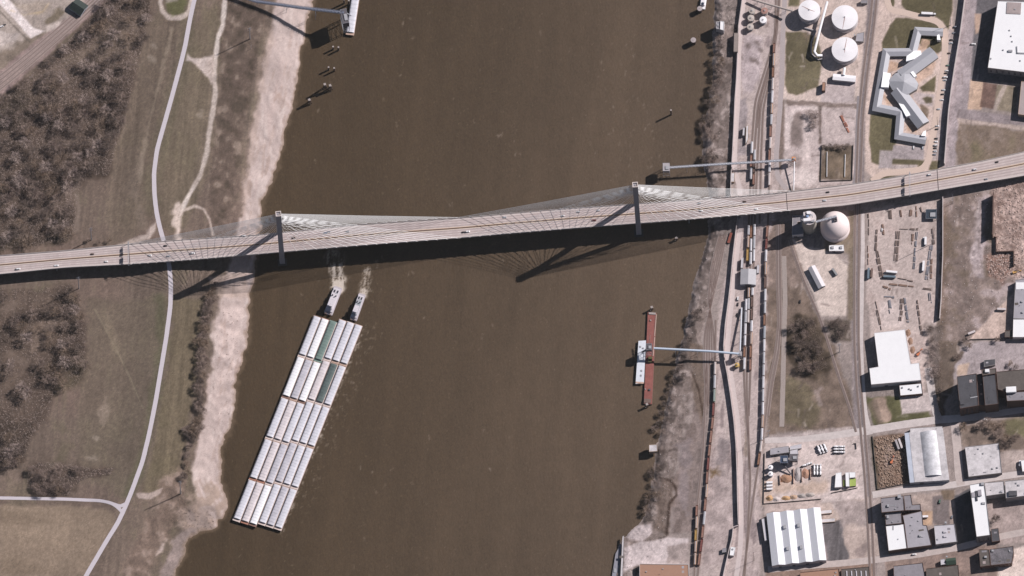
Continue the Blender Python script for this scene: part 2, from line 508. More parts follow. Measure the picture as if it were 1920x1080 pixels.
P([(1170,1030),(1195,1018),(1248,1008),(1290,1008),(1292,1060),(1198,1060),(1180,1065),(1165,1080)], (206,192,192), 2.5, 2, 0.9)
P([(1250,1022),(1292,1018),(1292,1058),(1250,1058)], (152,138,134), 3, 3, 0.8, 0.1)
P([(1320,900),(1345,870),(1372,900),(1375,1000),(1350,1060),(1318,1060)], (170,155,153), 5, 6, 0.8, 0.12)
P([(1345,815),(1362,825),(1365,860),(1345,870)], (142,131,132), 4, 6, 0.7)
P([(1332,880),(1345,878),(1348,890),(1335,894)], (112,90,62), 4, 5, 0.8)
L([(1397,700),(1398,760),(1400,850)], 5, (132,116,104), 3, 4, 0.6)
# corridor east of the tracks
P([(1448,415),(1490,420),(1505,480),(1512,540),(1440,545),(1440,450)], (140,123,115), 4, 4, 0.9, 0.1, N_sm)
P([(1438,540),(1510,540),(1560,640),(1600,760),(1604,800),(1560,805),(1440,815),(1436,640)], (128,112,102), 5, 5, 0.95, 0.1, N_sm)
P([(1475,700),(1520,720),(1540,780),(1520,800),(1470,795),(1466,730)], (108,102,78), 8, 6, 0.5, 0.1)
P([(1474,640),(1482,600),(1510,588),(1540,600),(1562,680),(1550,720),(1500,715),(1480,680)], (104,92,82), 10, 8, 0.8, 0.14)
P([(1478,620),(1500,590),(1528,600),(1545,640),(1552,690),(1530,712),(1500,705),(1480,660)], (82,72,63), 7, 7, 0.9, 0.14, N_sm)
P([(1541,600),(1595,600),(1596,640),(1560,640)], (98,88,80), 6, 6, 0.8, 0.12)
P([(1525,730),(1540,728),(1540,758),(1528,750)], (164,148,144), 4, 6, 0.7)
L([(1470,480),(1470,540)], 7, (112,96,88), 5, 5, 0.5)
# tank farm
P([(1464,-40),(1640,-40),(1618,120),(1612,180),(1540,190),(1468,190)], (198,180,172), 3, 2, 0.95, 0.06, N_mid)
P([(1474,60),(1500,58),(1535,70),(1540,118),(1536,165),(1492,178),(1478,176),(1471,160)], (110,102,82), 2.5, 2, 0.95, 0.09, N_mid)
P([(1480,-40),(1500,-40),(1498,10),(1480,10)], (108,102,78), 3, 2, 0.9)
P([(1505,62),(1520,66),(1530,90),(1512,75)], (152,132,116), 4, 4, 0.6)
P([(1536,160),(1604,150),(1600,190),(1540,196)], (186,172,172), 2.5, 1.5, 0.9)
# loader yard
P([(1470,192),(1612,192),(1608,330),(1600,345),(1466,355),(1462,300)], (184,169,167), 4, 3, 0.95, 0.08, N_mid)
P([(1485,215),(1500,205),(1508,230),(1506,270),(1482,272),(1480,240)], (132,118,114), 5, 4, 0.8, 0.1)
P([(1478,300),(1490,288),(1505,300),(1498,318),(1482,315)], (148,134,130), 4, 4, 0.7)
P([(1466,190),(1474,190),(1470,280),(1462,330),(1458,330),(1462,260)], (128,113,106), 3, 2, 0.9)
P([(1466,187),(1530,192),(1612,196),(1612,203),(1530,200),(1468,196)], (128,113,106), 2.5, 3, 0.8)
L([(1477,275),(1479,228),(1489,206),(1512,202),(1545,206)], 8, (208,193,190), 3, 3, 0.9)
L([(1512,232),(1514,262),(1511,300),(1506,345)], 15, (206,190,187), 5, 4, 0.85)
P([(1474,318),(1500,312),(1530,325),(1532,345),(1500,352),(1474,352)], (208,194,191), 5, 4, 0.85)
L([(1538,202),(1538,268)], 6, (98,85,79), 3, 3, 0.85)
L([(1462,335),(1472,320),(1476,290),(1473,200)], 6, (204,189,186), 2.5, 2, 0.7)
P([(1548,205),(1600,200),(1604,265),(1545,268)], (192,176,173), 3, 3, 0.7, 0.08)
P([(1541,275),(1600,272),(1598,338),(1536,338)], (112,98,86), 3, 2, 0.9, 0.12, N_sm)
P([(1545,285),(1595,285),(1592,333),(1543,333)], (126,111,96), 4, 4, 0.7, 0.12, N_sm)
# rail street
P([(1630,-40),(1660,-40),(1650,20),(1630,140),(1622,250),(1616,420),(1614,560),(1618,700),(1625,800),(1640,1000),(1645,1122),(1618,1122),(1608,900),(1600,780),(1596,600),(1598,420),(1604,300),(1612,180)], (142,131,132), 2.5, 1.5, 0.95, 0.07, N_vert)
# courtyard building grounds
P([(1652,-40),(1790,-40),(1786,60),(1770,200),(1762,320),(1640,335),(1622,320),(1622,200),(1640,60)], (203,182,173), 2.5, 1, 0.95, 0.04, N_mid)
LAWN = (106,99,77)
for pl in ([(1690,-40),(1790,-40),(1785,20),(1778,55),(1768,40),(1750,28),(1705,26),(1690,10)],
           [(1663,-20),(1678,-20),(1676,10),(1668,18),(1663,10)],
           [(1680,34),(1700,34),(1755,42),(1768,60),(1766,95),(1757,100),(1720,80),(1700,95),(1655,95),(1654,80),(1668,48)],
           [(1633,215),(1692,212),(1682,260),(1676,280),(1650,310),(1634,305),(1630,260)],
           [(1671,296),(1732,300),(1728,310),(1671,308)], [(1718,313),(1735,300),(1733,310),(1722,318)],
           [(1632,335),(1650,328),(1690,331),(1660,338),(1630,344)],
           [(1742,318),(1748,302),(1762,302),(1758,320)], [(1724,165),(1756,140),(1752,172),(1730,172)]):
    P(pl, LAWN, 1.8, 1, 0.93, 0.1, N_mid)
P([(1724,190),(1742,206),(1738,230),(1728,215)], (112,98,84), 2, 1, 0.8)
P([(1675,272),(1733,275),(1732,300),(1671,298)], (166,155,157), 1.5, 0.5, 0.95)
P([(1650,282),(1675,282),(1672,315),(1647,316)], (172,161,162), 1.5, 0.5, 0.95)
P([(1672,309),(1720,309),(1716,317),(1672,317)], (178,165,162), 1.5, 0.5, 0.95)
P([(1712,172),(1752,178),(1748,200),(1722,195),(1712,185)], (184,170,170), 2, 1, 0.9)
P([(1780,55),(1792,60),(1776,180),(1760,300),(1748,300),(1768,180)], (176,162,160), 2, 1, 0.9)
P([(1729,184),(1738,180),(1748,183),(1748,193),(1735,195)], (96,88,70), 2, 1, 0.9)
P([(1720,118),(1755,115),(1750,140),(1722,155),(1712,140)], (198,168,150), 3, 2, 0.8, 0.1)
for pl in ([(1730,72),(1748,78),(1735,92),(1722,95)], [(1670,115),(1690,120),(1680,132),(1665,135)], [(1655,175),(1678,195),(1662,197)], [(1700,225),(1722,240),(1718,248),(1700,245)]):
    P(pl, (188,158,138), 2, 1, 0.9, 0.1)
# side street and the big store's apron
P([(1808,-40),(1836,-40),(1822,150),(1828,210),(1800,215),(1792,300),(1788,345),(1770,348),(1776,200),(1790,80)], (166,154,157), 2.5, 2, 0.95, 0.07, N_sm)
P([(1836,-40),(1962,-40),(1962,160),(1820,152),(1826,60)], (112,108,112), 2, 1, 0.95, 0.06)
P([(1828,26),(1840,26),(1836,62),(1828,65)], (196,166,148), 2, 1, 0.9)
P([(1820,150),(1845,153),(1840,205),(1815,205)], (202,172,150), 2, 1, 0.9)
P([(1844,153),(1870,158),(1864,205),(1838,200)], (126,102,94), 2, 1, 0.9, 0.1)
P([(1870,158),(1908,163),(1905,212),(1864,206)], (140,128,112), 2, 1, 0.9, 0.12)
L([(1885,158),(1865,205)], 8, (188,172,166), 2, 2, 0.7)
P([(1797,205),(1860,212),(1962,225),(1962,240),(1860,230),(1795,222)], (150,138,140), 2, 1, 0.95)
P([(1797,223),(1860,230),(1962,243),(1962,250),(1830,235),(1808,232),(1805,262),(1796,262)], (186,168,160), 2, 1.5, 0.9)
P([(1800,232),(1860,236),(1962,252),(1962,300),(1850,302),(1795,308),(1792,265)], (134,118,106), 3, 3, 0.95, 0.1, N_mid)
spots([(1800,232),(1962,252),(1962,300),(1795,308)], (108,104,78), N_mid, 0.1, 0.9, 0.5)
spots([(1800,232),(1962,252),(1962,300),(1795,308)], (158,142,134), -N_mid+N_sm, 0.3, 1, 0.5)
# cleared block with heaps of rubble
RUB = [(1767,385),(1800,365),(1962,345),(1962,530),(1905,532),(1860,590),(1815,645),(1760,650),(1762,540)]
P(RUB, (142,126,120), 3, 3, 0.95, 0.12, N_sm)
spots(RUB, (184,168,168), N_mid + N_sm*0.8, 0.2, 1.1, 0.8)
spots(RUB, (110,97,84), -N_mid + N_sm*0.4, 0.15, 0.9, 0.6)
P([(1835,372),(1850,368),(1846,450),(1842,520),(1815,520),(1828,440)], (178,164,166), 5, 6, 0.7, 0.12, N_fine)
RUB2 = [(1860,350),(1962,335),(1962,520),(1905,520),(1868,510),(1862,430)]
P(RUB2, (186,163,155), 4, 4, 0.9, 0.18, N_fine)
spots(RUB2, (110,92,86), -N_sm + N_fine, 0.3, 1.1, 0.7)
P([(1845,480),(1868,472),(1900,476),(1900,500),(1880,530),(1855,515)], (140,112,102), 4, 4, 0.85, 0.16, N_fine)
R(RUB2, 0.9); R(RUB, 0.35)
L([(1765,390),(1764,640)], 22, (112,96,84), 8, 5, 0.6)
# pipe yard
YARD = [(1628,392),(1700,385),(1765,375),(1762,560),(1745,700),(1728,760),(1700,640),(1634,640),(1624,540)]
P(YARD, (190,174,169), 3, 3, 0.95, 0.06, N_mid)
spots(YARD, (170,152,147), N_mid + N_sm*0.6, 0.15, 1.0, 0.5)
P([(1646,566),(1690,560),(1698,612),(1650,618)], (206,190,186), 4, 3, 0.8)
L([(1720,575),(1740,650),(1735,700)], 14, (188,170,164), 5, 4, 0.7)
P([(1738,615),(1765,610),(1768,800),(1752,780),(1745,700)], (112,102,98), 6, 7, 0.8, 0.16, N_sm)
P([(1486,448),(1510,462),(1560,470),(1590,500),(1588,560),(1585,592),(1540,594),(1520,540),(1500,490)], (204,188,180), 2.5, 1.5, 0.95, 0.05, N_sm)
P([(1592,395),(1604,395),(1600,600),(1590,600)], (132,118,104), 3, 2, 0.9)
P([(1545,440),(1596,440),(1590,475),(1548,470)], (130,116,98), 4, 4, 0.7)
# south of the white works
P([(1624,745),(1692,742),(1690,778),(1742,770),(1745,788),(1640,800)], (100,98,70), 3, 3, 0.9, 0.1, N_sm)
P([(1636,748),(1658,742),(1672,790),(1648,790)], (178,154,142), 3, 3, 0.9, 0.1)
P([(1686,742),(1748,735),(1746,770),(1692,776)], (196,182,180), 1.5, 0.5, 0.95)
P([(1640,742),(1628,760),(1645,795),(1655,798)], (120,106,96), 3, 3, 0.7)
# east yards
P([(1918,530),(1962,520),(1962,640),(1818,636),(1860,590)], (196,174,164), 2, 1.5, 0.95, 0.07, N_sm)
P([(1836,640),(1962,638),(1962,700),(1795,706),(1785,720),(1780,700),(1800,655)], (172,160,162), 2.5, 2, 0.95, 0.06, N_sm)
P([(1795,685),(1818,680),(1812,702),(1795,704)], (196,170,150), 2.5, 2, 0.8)
L([(1805,660),(1785,690),(1782,735)], 6, (100,86,76), 2.5, 3, 0.8)
P([(1762,640),(1800,640),(1790,690),(1782,730),(1760,800),(1752,760)], (116,102,92), 4, 5, 0.85, 0.12)
P([(1640,800),(1880,775),(1962,760),(1962,800),(1640,830)], (160,146,142), 3, 2, 0.8)
P([(1800,800),(1880,786),(1962,775),(1962,850),(1870,845),(1805,835)], (136,120,110), 3, 3, 0.9, 0.12, N_sm)
P([(1880,790),(1962,778),(1962,825),(1885,815)], (106,104,76), 5, 4, 0.7)
P([(1883,846),(1962,838),(1962,885),(1884,880)], (182,166,160), 2, 1, 0.9)
# concrete yard
P([(1434,830),(1618,805),(1624,940),(1430,945)], (202,186,182), 2.5, 2, 0.95, 0.06, N_sm)
L([(1436,935),(1440,905),(1460,915),(1540,912)], 22, (186,158,136), 8, 6, 0.5)
P([(1440,818),(1600,800),(1604,806),(1440,828)], (190,176,174), 3, 3, 0.8, 0.08)
P([(1636,818),(1698,812),(1706,905),(1645,918)], (130,108,95), 2.5, 2, 0.95, 0.14, N_sm)
L([(1634,820),(1645,918)], 5, (82,78,62), 2.5, 2, 0.8)
P([(1655,835),(1680,832),(1680,870),(1660,880)], (160,142,136), 4, 4, 0.8)
R([(1640,822),(1698,815),(1704,905),(1650,914)], 0.9)
P([(1540,945),(1640,930),(1650,1040),(1600,1060),(1556,1055)], (186,168,160), 3, 3, 0.95, 0.08, N_mid)
P([(1542,980),(1575,975),(1592,1050),(1552,1056)], (104,100,103), 2.5, 2.5, 0.9, 0.12, N_vert)
P([(1560,940),(1640,935),(1640,985),(1580,985)], (160,147,146), 5, 5, 0.7, 0.1)
P([(1600,1030),(1625,1020),(1622,1045),(1602,1045)], (138,124,122), 4, 5, 0.6)
P([(1435,942),(1540,935),(1540,955),(1435,962)], (192,174,168), 3, 2, 0.9)
P([(1708,930),(1790,920),(1795,1000),(1735,985),(1728,950)], (176,158,150), 3, 3, 0.9, 0.1)
P([(1748,932),(1780,925),(1780,985),(1748,982)], (124,114,114), 2, 1.5, 0.9)
P([(1730,960),(1748,958),(1748,985),(1730,985)], (186,156,132), 2, 1, 0.9)
P([(1765,920),(1790,918),(1790,935),(1768,938)], (124,108,94), 2, 2, 0.9, 0.14)
P([(1850,945),(1962,935),(1962,1015),(1862,1020)], (166,150,146), 3, 3, 0.95, 0.07, N_sm)
P([(1790,930),(1820,915),(1835,1010),(1810,1035),(1795,1020)], (96,94,98), 2, 1, 0.9)
P([(1870,1040),(1962,1010),(1962,1122),(1865,1122)], (216,198,190), 2, 1, 0.95)
P([(1435,1070),(1640,1050),(1640,1122),(1435,1122)], (150,126,114), 3, 2, 0.9)
P([(1660,1050),(1870,1020),(1870,1122),(1660,1122)], (148,128,120), 3, 2, 0.9, 0.08)

mid_ = np.where(LEFT, 122.0, 150.0)[..., None]
COL = np.clip(COL + (COL.mean(-1, keepdims=True) - mid_)*np.where(LEFT, 0.10, 0.16)[..., None], 30, 240)
for k in range(420):                             # wheel marks, puddle stains and small litter on the worked ground
    xx, yy = rng.uniform(1385, 1930), rng.uniform(0, 1080)
    a_ = rng.normal(0.1, .25) + (math.pi/2 if rng.random() < .75 else 0); l_ = rng.uniform(4, 26)
    dk = rng.random() < .6
    L([(xx, yy), (xx+math.cos(a_)*l_*.5+rng.normal(0, 1.5), yy+math.sin(a_)*l_*.5), (xx+math.cos(a_)*l_, yy+math.sin(a_)*l_)], rng.uniform(1, 3.2), (112,99,96) if dk else (222,207,202), 1.6, 1.5, rng.uniform(.2, .5))
COL *= np.where(LEFT[..., None], np.array((1.0, 0.995, 0.985)), np.array((1.0, 0.99, 0.995)))
GR_ = np.ones(PX.shape)
sl, m = poly_mask(SAND, 6, 5); GR_[sl] = 1 - 0.6*m
COL *= (1 + (0.055*N_fine + 0.045*GRAIN)*GR_ + 0.02*N_vert)[..., None]
HGT += ROUGH*(0.6*np.abs(N_sm) + 0.5*N_fine + 0.15*GRAIN)
lowmask = sstep(SD, 6, 14)
HGT = np.where(SD > 0, HGT + 0, HGT)

def H(px, py):
    i = min(max((px+40)/G, 0), NX-1.001); j = min(max((py+40)/G, 0), NY-1.001)
    i0, j0 = int(i), int(j); a, b = i-i0, j-j0
    return float((HGT[j0, i0]*(1-a)+HGT[j0, i0+1]*a)*(1-b) + (HGT[j0+1, i0]*(1-a)+HGT[j0+1, i0+1]*a)*b)

def grid_object(name, px, py, hz, col, material):
    ny, nx = px.shape
    U = (px-960)*S; V = (540-py)*S
    X = (U - RV[2]*hz)/RV[0]; Y = (V - UV[0]*X - UV[2]*hz)/UV[1]
    co = np.stack([X, Y, hz], -1).reshape(-1, 3).astype(np.float32)
    idx = np.arange(nx*ny).reshape(ny, nx)
    q = np.stack([idx[1:, :-1], idx[1:, 1:], idx[:-1, 1:], idx[:-1, :-1]], -1).reshape(-1, 4)
    me = bpy.data.meshes.new(name)
    me.vertices.add(len(co)); me.vertices.foreach_set("co", co.ravel())
    me.loops.add(q.size); me.loops.foreach_set("vertex_index", q.ravel().astype(np.int32))
    me.polygons.add(len(q))
    me.polygons.foreach_set("loop_start", np.arange(0, q.size, 4, dtype=np.int32))
    me.polygons.foreach_set("loop_total", np.full(len(q), 4, dtype=np.int32))
    me.update(calc_edges=True)
    at = me.color_attributes.new("soil", 'FLOAT_COLOR', 'POINT')
    c4 = np.ones((len(co), 4), np.float32); c4[:, :3] = col.reshape(-1, 3)
    at.data.foreach_set("color", c4.ravel())
    me.materials.append(material)
    me.polygons.foreach_set("use_smooth", np.ones(len(q), bool))
    o = bpy.data.objects.new(name, me); link(o)
    return o

def pad(a, k):
    return np.pad(a, ((k, k), (k, k)) + ((0, 0),)*(a.ndim-2), mode='edge')

def attr_mat(name, var, scale, rough, spec=0.2, bump=0.0, bscale=1.0):
    m = bpy.data.materials.new(name); m.use_nodes = True
    nt = m.node_tree; b = nt.nodes["Principled BSDF"]
    b.inputs["Roughness"].default_value = rough
    b.inputs["Specular IOR Level"].default_value = spec
    at = nt.nodes.new("ShaderNodeVertexColor"); at.layer_name = "soil"
    geo = nt.nodes.new("ShaderNodeNewGeometry")
    no = nt.nodes.new("ShaderNodeTexNoise")
    no.inputs["Scale"].default_value = scale; no.inputs["Detail"].default_value = 7; no.inputs["Roughness"].default_value = 0.7
    nt.links.new(geo.outputs["Position"], no.inputs["Vector"])
    mr = nt.nodes.new("ShaderNodeMapRange")
    mr.inputs[1].default_value = 0.3; mr.inputs[2].default_value = 0.7
    mr.inputs[3].default_value = 1-var; mr.inputs[4].default_value = 1+var
    nt.links.new(no.outputs[0], mr.inputs[0])
    mx = nt.nodes.new("ShaderNodeVectorMath"); mx.operation = 'SCALE'
    nt.links.new(at.outputs["Color"], mx.inputs[0]); nt.links.new(mr.outputs[0], mx.inputs["Scale"])
    nt.links.new(mx.outputs[0], b.inputs["Base Color"])
    if bump:
        bn = nt.nodes.new("ShaderNodeTexNoise"); bn.inputs["Scale"].default_value = bscale; bn.inputs["Detail"].default_value = 4
        mp = nt.nodes.new("ShaderNodeMapping"); mp.inputs["Rotation"].default_value = (0, 0, 0.5); mp.inputs["Scale"].default_value = (1.0, 0.45, 1)
        nt.links.new(geo.outputs["Position"], mp.inputs["Vector"]); nt.links.new(mp.outputs[0], bn.inputs["Vector"])
        bu = nt.nodes.new("ShaderNodeBump"); bu.inputs["Strength"].default_value = bump; bu.inputs["Distance"].default_value = 1.0
        nt.links.new(bn.outputs[0], bu.inputs["Height"]); nt.links.new(bu.outputs[0], b.inputs["Normal"])
    return m

ext = np.array([60., 200., 500., 1100., 2200.])
gxe = np.r_[gx[0]-ext[::-1], gx, gx[-1]+ext]; gye = np.r_[gy[0]-ext[::-1], gy, gy[-1]+ext]
PXE, PYE = np.meshgrid(gxe, gye)
ground_mat = attr_mat("ground soil and grass", 0.10, 0.8, 0.95, 0.1)
alb = np.clip(lin(COL)/KEXP, 0.01, 0.75)
albE = pad(alb, 5)
far_ = np.ones(PXE.shape, bool); far_[3:-3, 3:-3] = False
farc = np.where((PXE < 900)[..., None], lin((118,105,95))/KEXP, lin((150,136,130))/KEXP)
albE = np.where(far_[..., None], farc, albE)
g_o = grid_object("ground", PXE, PYE, pad(HGT, 5), albE, ground_mat)
tag(g_o, "flat river plain of grass, sand and gravel", "ground", None, "structure")

# ------------------------------------------------------------------ the river
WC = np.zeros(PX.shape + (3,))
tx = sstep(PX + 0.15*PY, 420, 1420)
WC[:] = np.array((75,61,47.))*(1-tx[..., None]) + np.array((95,80,68.))*tx[..., None]  # paler right half: sun glint on the river put into the water colour
WC *= (1 + 0.045*vnoise(300, 31, 3, 0.5, 0.5, 2.4) + 0.025*vnoise(60, 35, 3, 0.6, 0.3, 4.0) + 0.03*vnoise(90, 33, 3, 0.6, 0.5, 2.5) + 0.02*vnoise(14, 32, 3, 0.6) + 0.026*GRAIN)[..., None]
def foam(pts, w, alpha, feather=3, warp=3, thr=0.0, noise=None):
    sl, m = line_mask(pts, w, feather, warp)
    n = N_fine[sl] if noise is None else noise[sl]
    a = (m*sstep(n + 0.5*GRAIN[sl]*0.5, thr-0.5, thr+0.7)*alpha)[..., None]
    WC[sl] = WC[sl]*(1-a) + np.array((206,192,182.))*a
N_wake = vnoise(7, 41, 3, 0.6, 0.5, 2.6)
foam([(634.5,543),(634,534)], 17, 1.0, 2.5, 2, -0.9)
foam([(634,540),(633,522),(632,506)], 24, 0.95, 5, 3, -0.35, N_wake)
foam([(633,516),(630,500),(628,484)], 32, 0.6, 7, 5, 0.0, N_wake)
foam([(680,553),(682,546)], 13, 0.9, 2.5, 2, -0.6)
foam([(681,550),(684,532),(688,508)], 14, 0.8, 4, 3, -0.2, N_wake)
foam([(690,545),(700,515),(706,490)], 5, 0.35, 4, 3, 0.4)
foam([(688,560),(694,540)], 6, 0.5, 3, 3, 0.2)
foam([(684,612),(652,690),(620,770),(590,845),(560,920),(530,995)], 5, 0.6, 3, 2, 0.15)
foam([(698,612),(664,700),(630,790),(600,870),(566,950)], 26, 0.28, 10, 5, 0.75)
foam([(532,1000),(540,1040),(545,1080)], 10, 0.25, 6, 4, 0.7)
shal = (sstep(SD, -9, 0)*LEFT*0.6)[..., None]
WC = WC*(1-shal) + np.array((126,106,90.))*shal
r2 = np.random.default_rng(77)
for k in range(150):                             # scattered flecks on eddy lines
    lane = r2.choice([760, 735, 960, 990, 600, 870])
    y = r2.uniform(-30, 1100); x = lane + r2.normal(0, 26) - 0.08*(y-200)
    if 450 < x < 1280:
        foam([(x, y), (x+r2.normal(0, 2.5), y+r2.uniform(2, 9))], r2.uniform(0.8, 2.0), r2.uniform(0.1, 0.32), 1.0, 1.5, -0.2)
for k in range(90):
    y = r2.uniform(70, 360); x = r2.normal(1150 + 0.18*(y-120), 40)
    if x < 1310: foam([(x, y), (x+r2.normal(0, 2), y+r2.uniform(2, 6))], 1.6, r2.uniform(0.1, 0.3), 1.5, 1, -0.3)
flk = sstep(N_fine*0.5 + GRAIN*0.55, 1.25, 2.0)  # bright specks: sun glints and whitecaps put into the water colour
WC = WC*(1-0.18*flk[..., None]) + np.array((160,146,130.))*0.18*flk[..., None]
wm = attr_mat("muddy water", 0.09, 0.35, 0.45, 0.10, 0.3, 0.35)
wx0, wx1 = int((250+40)/G), int((1410+40)/G)
wext = np.array([60., 200., 500., 1100., 2100.])
wye = np.r_[gy[0]-wext[::-1], gy, gy[-1]+wext]
PW, QW = np.meshgrid(gx[wx0:wx1], wye)
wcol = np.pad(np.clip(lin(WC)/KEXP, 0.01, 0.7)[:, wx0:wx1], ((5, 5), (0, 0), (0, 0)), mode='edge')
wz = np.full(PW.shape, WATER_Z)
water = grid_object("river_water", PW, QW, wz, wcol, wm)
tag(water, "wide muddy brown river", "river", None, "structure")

# ------------------------------------------------------------------ ribbons: paths, roads, tracks
_rz = [0.05]
def ribbon_pts(pts, width_px, step=6, it=3):
    p = smooth_pts(pts, step, it)
    # in plan metres
    w = np.array([W(a, b, 0)[:2] for a, b in p])
    d = np.gradient(w, axis=0); d /= np.hypot(d[:, 0], d[:, 1])[:, None]
    n = np.c_[-d[:, 1], d[:, 0]]
    if not hasattr(width_px, '__len__'): wd = width_px*S/2
    else:
        wd = np.interp(np.linspace(0, 1, len(p)), np.linspace(0, 1, len(width_px)), width_px)*S/2
        wd = wd[:, None]
    return p, w, n, wd

def ribbon(name, pts, width_px, material, label, cat="road", z=None, step=6, it=3, jit=0.12):
    p, w, n, wd = ribbon_pts(pts, width_px, step, it)
    if z is None: _rz[0] += 0.006; z = _rz[0]
    hz = np.array([H(a, b) for a, b in p]) + z
    mb = MB(); vv = []
    for i in range(len(p)):
        j1, j2 = 1 + rnd.uniform(-jit, jit)*0.6, 1 + rnd.uniform(-jit, jit)*0.6
        a = w[i] + n[i]*wd_i(wd, i)*j1; b = w[i] - n[i]*wd_i(wd, i)*j2
        vv += [(a[0], a[1], hz[i]), (b[0], b[1], hz[i])]
    mb.add(vv, [(2*i, 2*i+1, 2*i+3, 2*i+2) for i in range(len(p)-1)])
    o = mb.build(name, material)
    return tag(o, label, cat, None, "structure")

def wd_i(wd, i):
    return float(wd[i][0]) if hasattr(wd, '__len__') else wd

m_path = mat("pale path concrete", (204,194,202), 0.9, 0.05, 0.6)
m_conc = mat("street concrete", (210,197,196), 0.9, 0.08, 0.3, stain=0.12)
m_conc2 = mat("worn street concrete", (198,182,179), 0.9, 0.09, 0.3, stain=0.14)
m_asph = mat("grey asphalt", (150,140,144), 0.9, 0.08, 0.3, stain=0.1)
m_drive = mat("pinkish driveway concrete", (212,188,177), 0.9, 0.05, 0.4)
m_wallroad = mat("wall service road", (206,190,189), 0.9, 0.06, 0.3)
ribbon("levee_path", LEVEE, 8.2, m_path, "pale concrete path winding along the levee beside the river", "path", jit=0.05)
ribbon("side_path", [(-60,936),(60,938),(120,939),(185,942),(210,948),(225,960),(232,968)], 6.2, m_path, "pale path running left from the levee path fork", "path", jit=0.05)
ribbon("path_fork", [(205,946),(225,956),(238,948)], [4,8,4], m_path, "paved triangle where the two paths meet", "path", step=4, it=1, jit=0.05)
ribbon("wall_service_road", [(1400,-50),(1388,60),(1385,100),(1384,180),(1378,270),(1377,320),(1387,350),(1389,420),(1382,470),(1375,540),(1368,600),(1363,655),(1370,700),(1382,780),(1388,860),(1390,980),(1388,1030),(1375,1120)], 9, m_wallroad, "pale service road along the dry side of the floodwall", "road", jit=0.06)
ribbon("rail_side_road", [(1474,-50),(1468,60),(1466,150),(1462,210),(1455,300),(1458,335),(1475,355)], 9, mat("gravel road", (178,165,166), 0.95, 0.07, 0.4), "grey gravel road between the wagons and the tank lawn", "road", jit=0.1)
ribbon("gravel_lane", [(1470,480),(1472,560),(1470,640),(1468,720),(1466,800)], 9, mat("gravel lane", (166,152,148), 0.95, 0.07, 0.4), "straight gravel lane crossing the scrub", "road", jit=0.1)
ribbon("white_road", [(1618,400),(1618,470),(1616,540),(1615,640),(1618,720),(1622,780),(1630,815)], [6,7,8,7,6,8,14], m_conc, "pale concrete road beside the street railway", "road", jit=0.06)
ribbon("north_road", [(1611,180),(1608,250),(1606,320),(1602,345)], 8, m_asph, "pale grey road along the fenced yard", "road", jit=0.08)
ribbon("works_street", [(1434,826),(1500,824),(1560,817),(1620,808),(1700,795),(1760,787),(1830,782),(1880,774),(1960,762)], [11,12,14,15,15,15,14,12,12], m_conc, "pale street crossing below the white works", "street", jit=0.05)
ribbon("yard_street", [(1636,928),(1700,918),(1780,910),(1820,903),(1880,893),(1960,882)], 13, m_conc, "pale street below the barrel-roofed warehouse", "street", jit=0.05)
ribbon("lower_street", [(1440,1068),(1500,1062),(1580,1056),(1640,1050),(1720,1040),(1800,1026),(1880,1005),(1960,990)], 13, m_conc2, "worn street along the bottom of the industrial block", "street", jit=0.05)
ribbon("middle_lane", [(1790,795),(1795,840),(1798,890),(1802,910)], 16, m_conc2, "lane between the barrel-roofed warehouse and the pale square warehouse", "street", jit=0.05)
ribbon("works_lane", [(1740,690),(1748,740),(1755,775),(1764,792)], 14, m_conc, "lane beside the white works", "street", jit=0.06)
ribbon("driveway", [(1655,-40),(1668,20),(1690,22),(1735,34),(1760,40),(1772,60),(1772,110),(1764,160),(1756,215),(1748,260),(1742,300),(1730,318),(1690,322),(1655,325),(1635,340)], 12, m_drive, "pinkish driveway looping around the courtyard building", "driveway", jit=0.04)

m_ball = mat("track ballast", (168,152,149), 0.95, 0.1, 0.5)
m_tie = mat("weathered ties", (142,124,119), 0.95, 0.12, 0.6)
m_rail = mat("steel rail", (120,98,92), 0.6, 0.1, 0.5)
def track(pts, label, width=4.6):
    p, w, n, wd = ribbon_pts(pts, width, 8, 3)
    _rz[0] += 0.006
    z = _rz[0]
    hz = np.array([H(a, b) for a, b in p]) + z
    mb = MB()
    def strip(o0, o1, dz, mi):
        vv = []
        for i in range(len(p)):
            a = w[i] + n[i]*o0; b = w[i] + n[i]*o1
            vv += [(a[0], a[1], hz[i]+dz), (b[0], b[1], hz[i]+dz)]
        mb.add(vv, [(2*i+1, 2*i, 2*i+2, 2*i+3) for i in range(len(p)-1)], mi)
    strip(-1.7, 1.7, 0.0, 0)
    strip(-1.0, 1.0, 0.10, 1)
    for o in (-0.72, 0.72): strip(o-0.14, o+0.14, 0.28, 2)
    o = mb.build("railway_track", [m_ball, m_tie, m_rail])
    return tag(o, label, "track", "railway tracks", "structure")

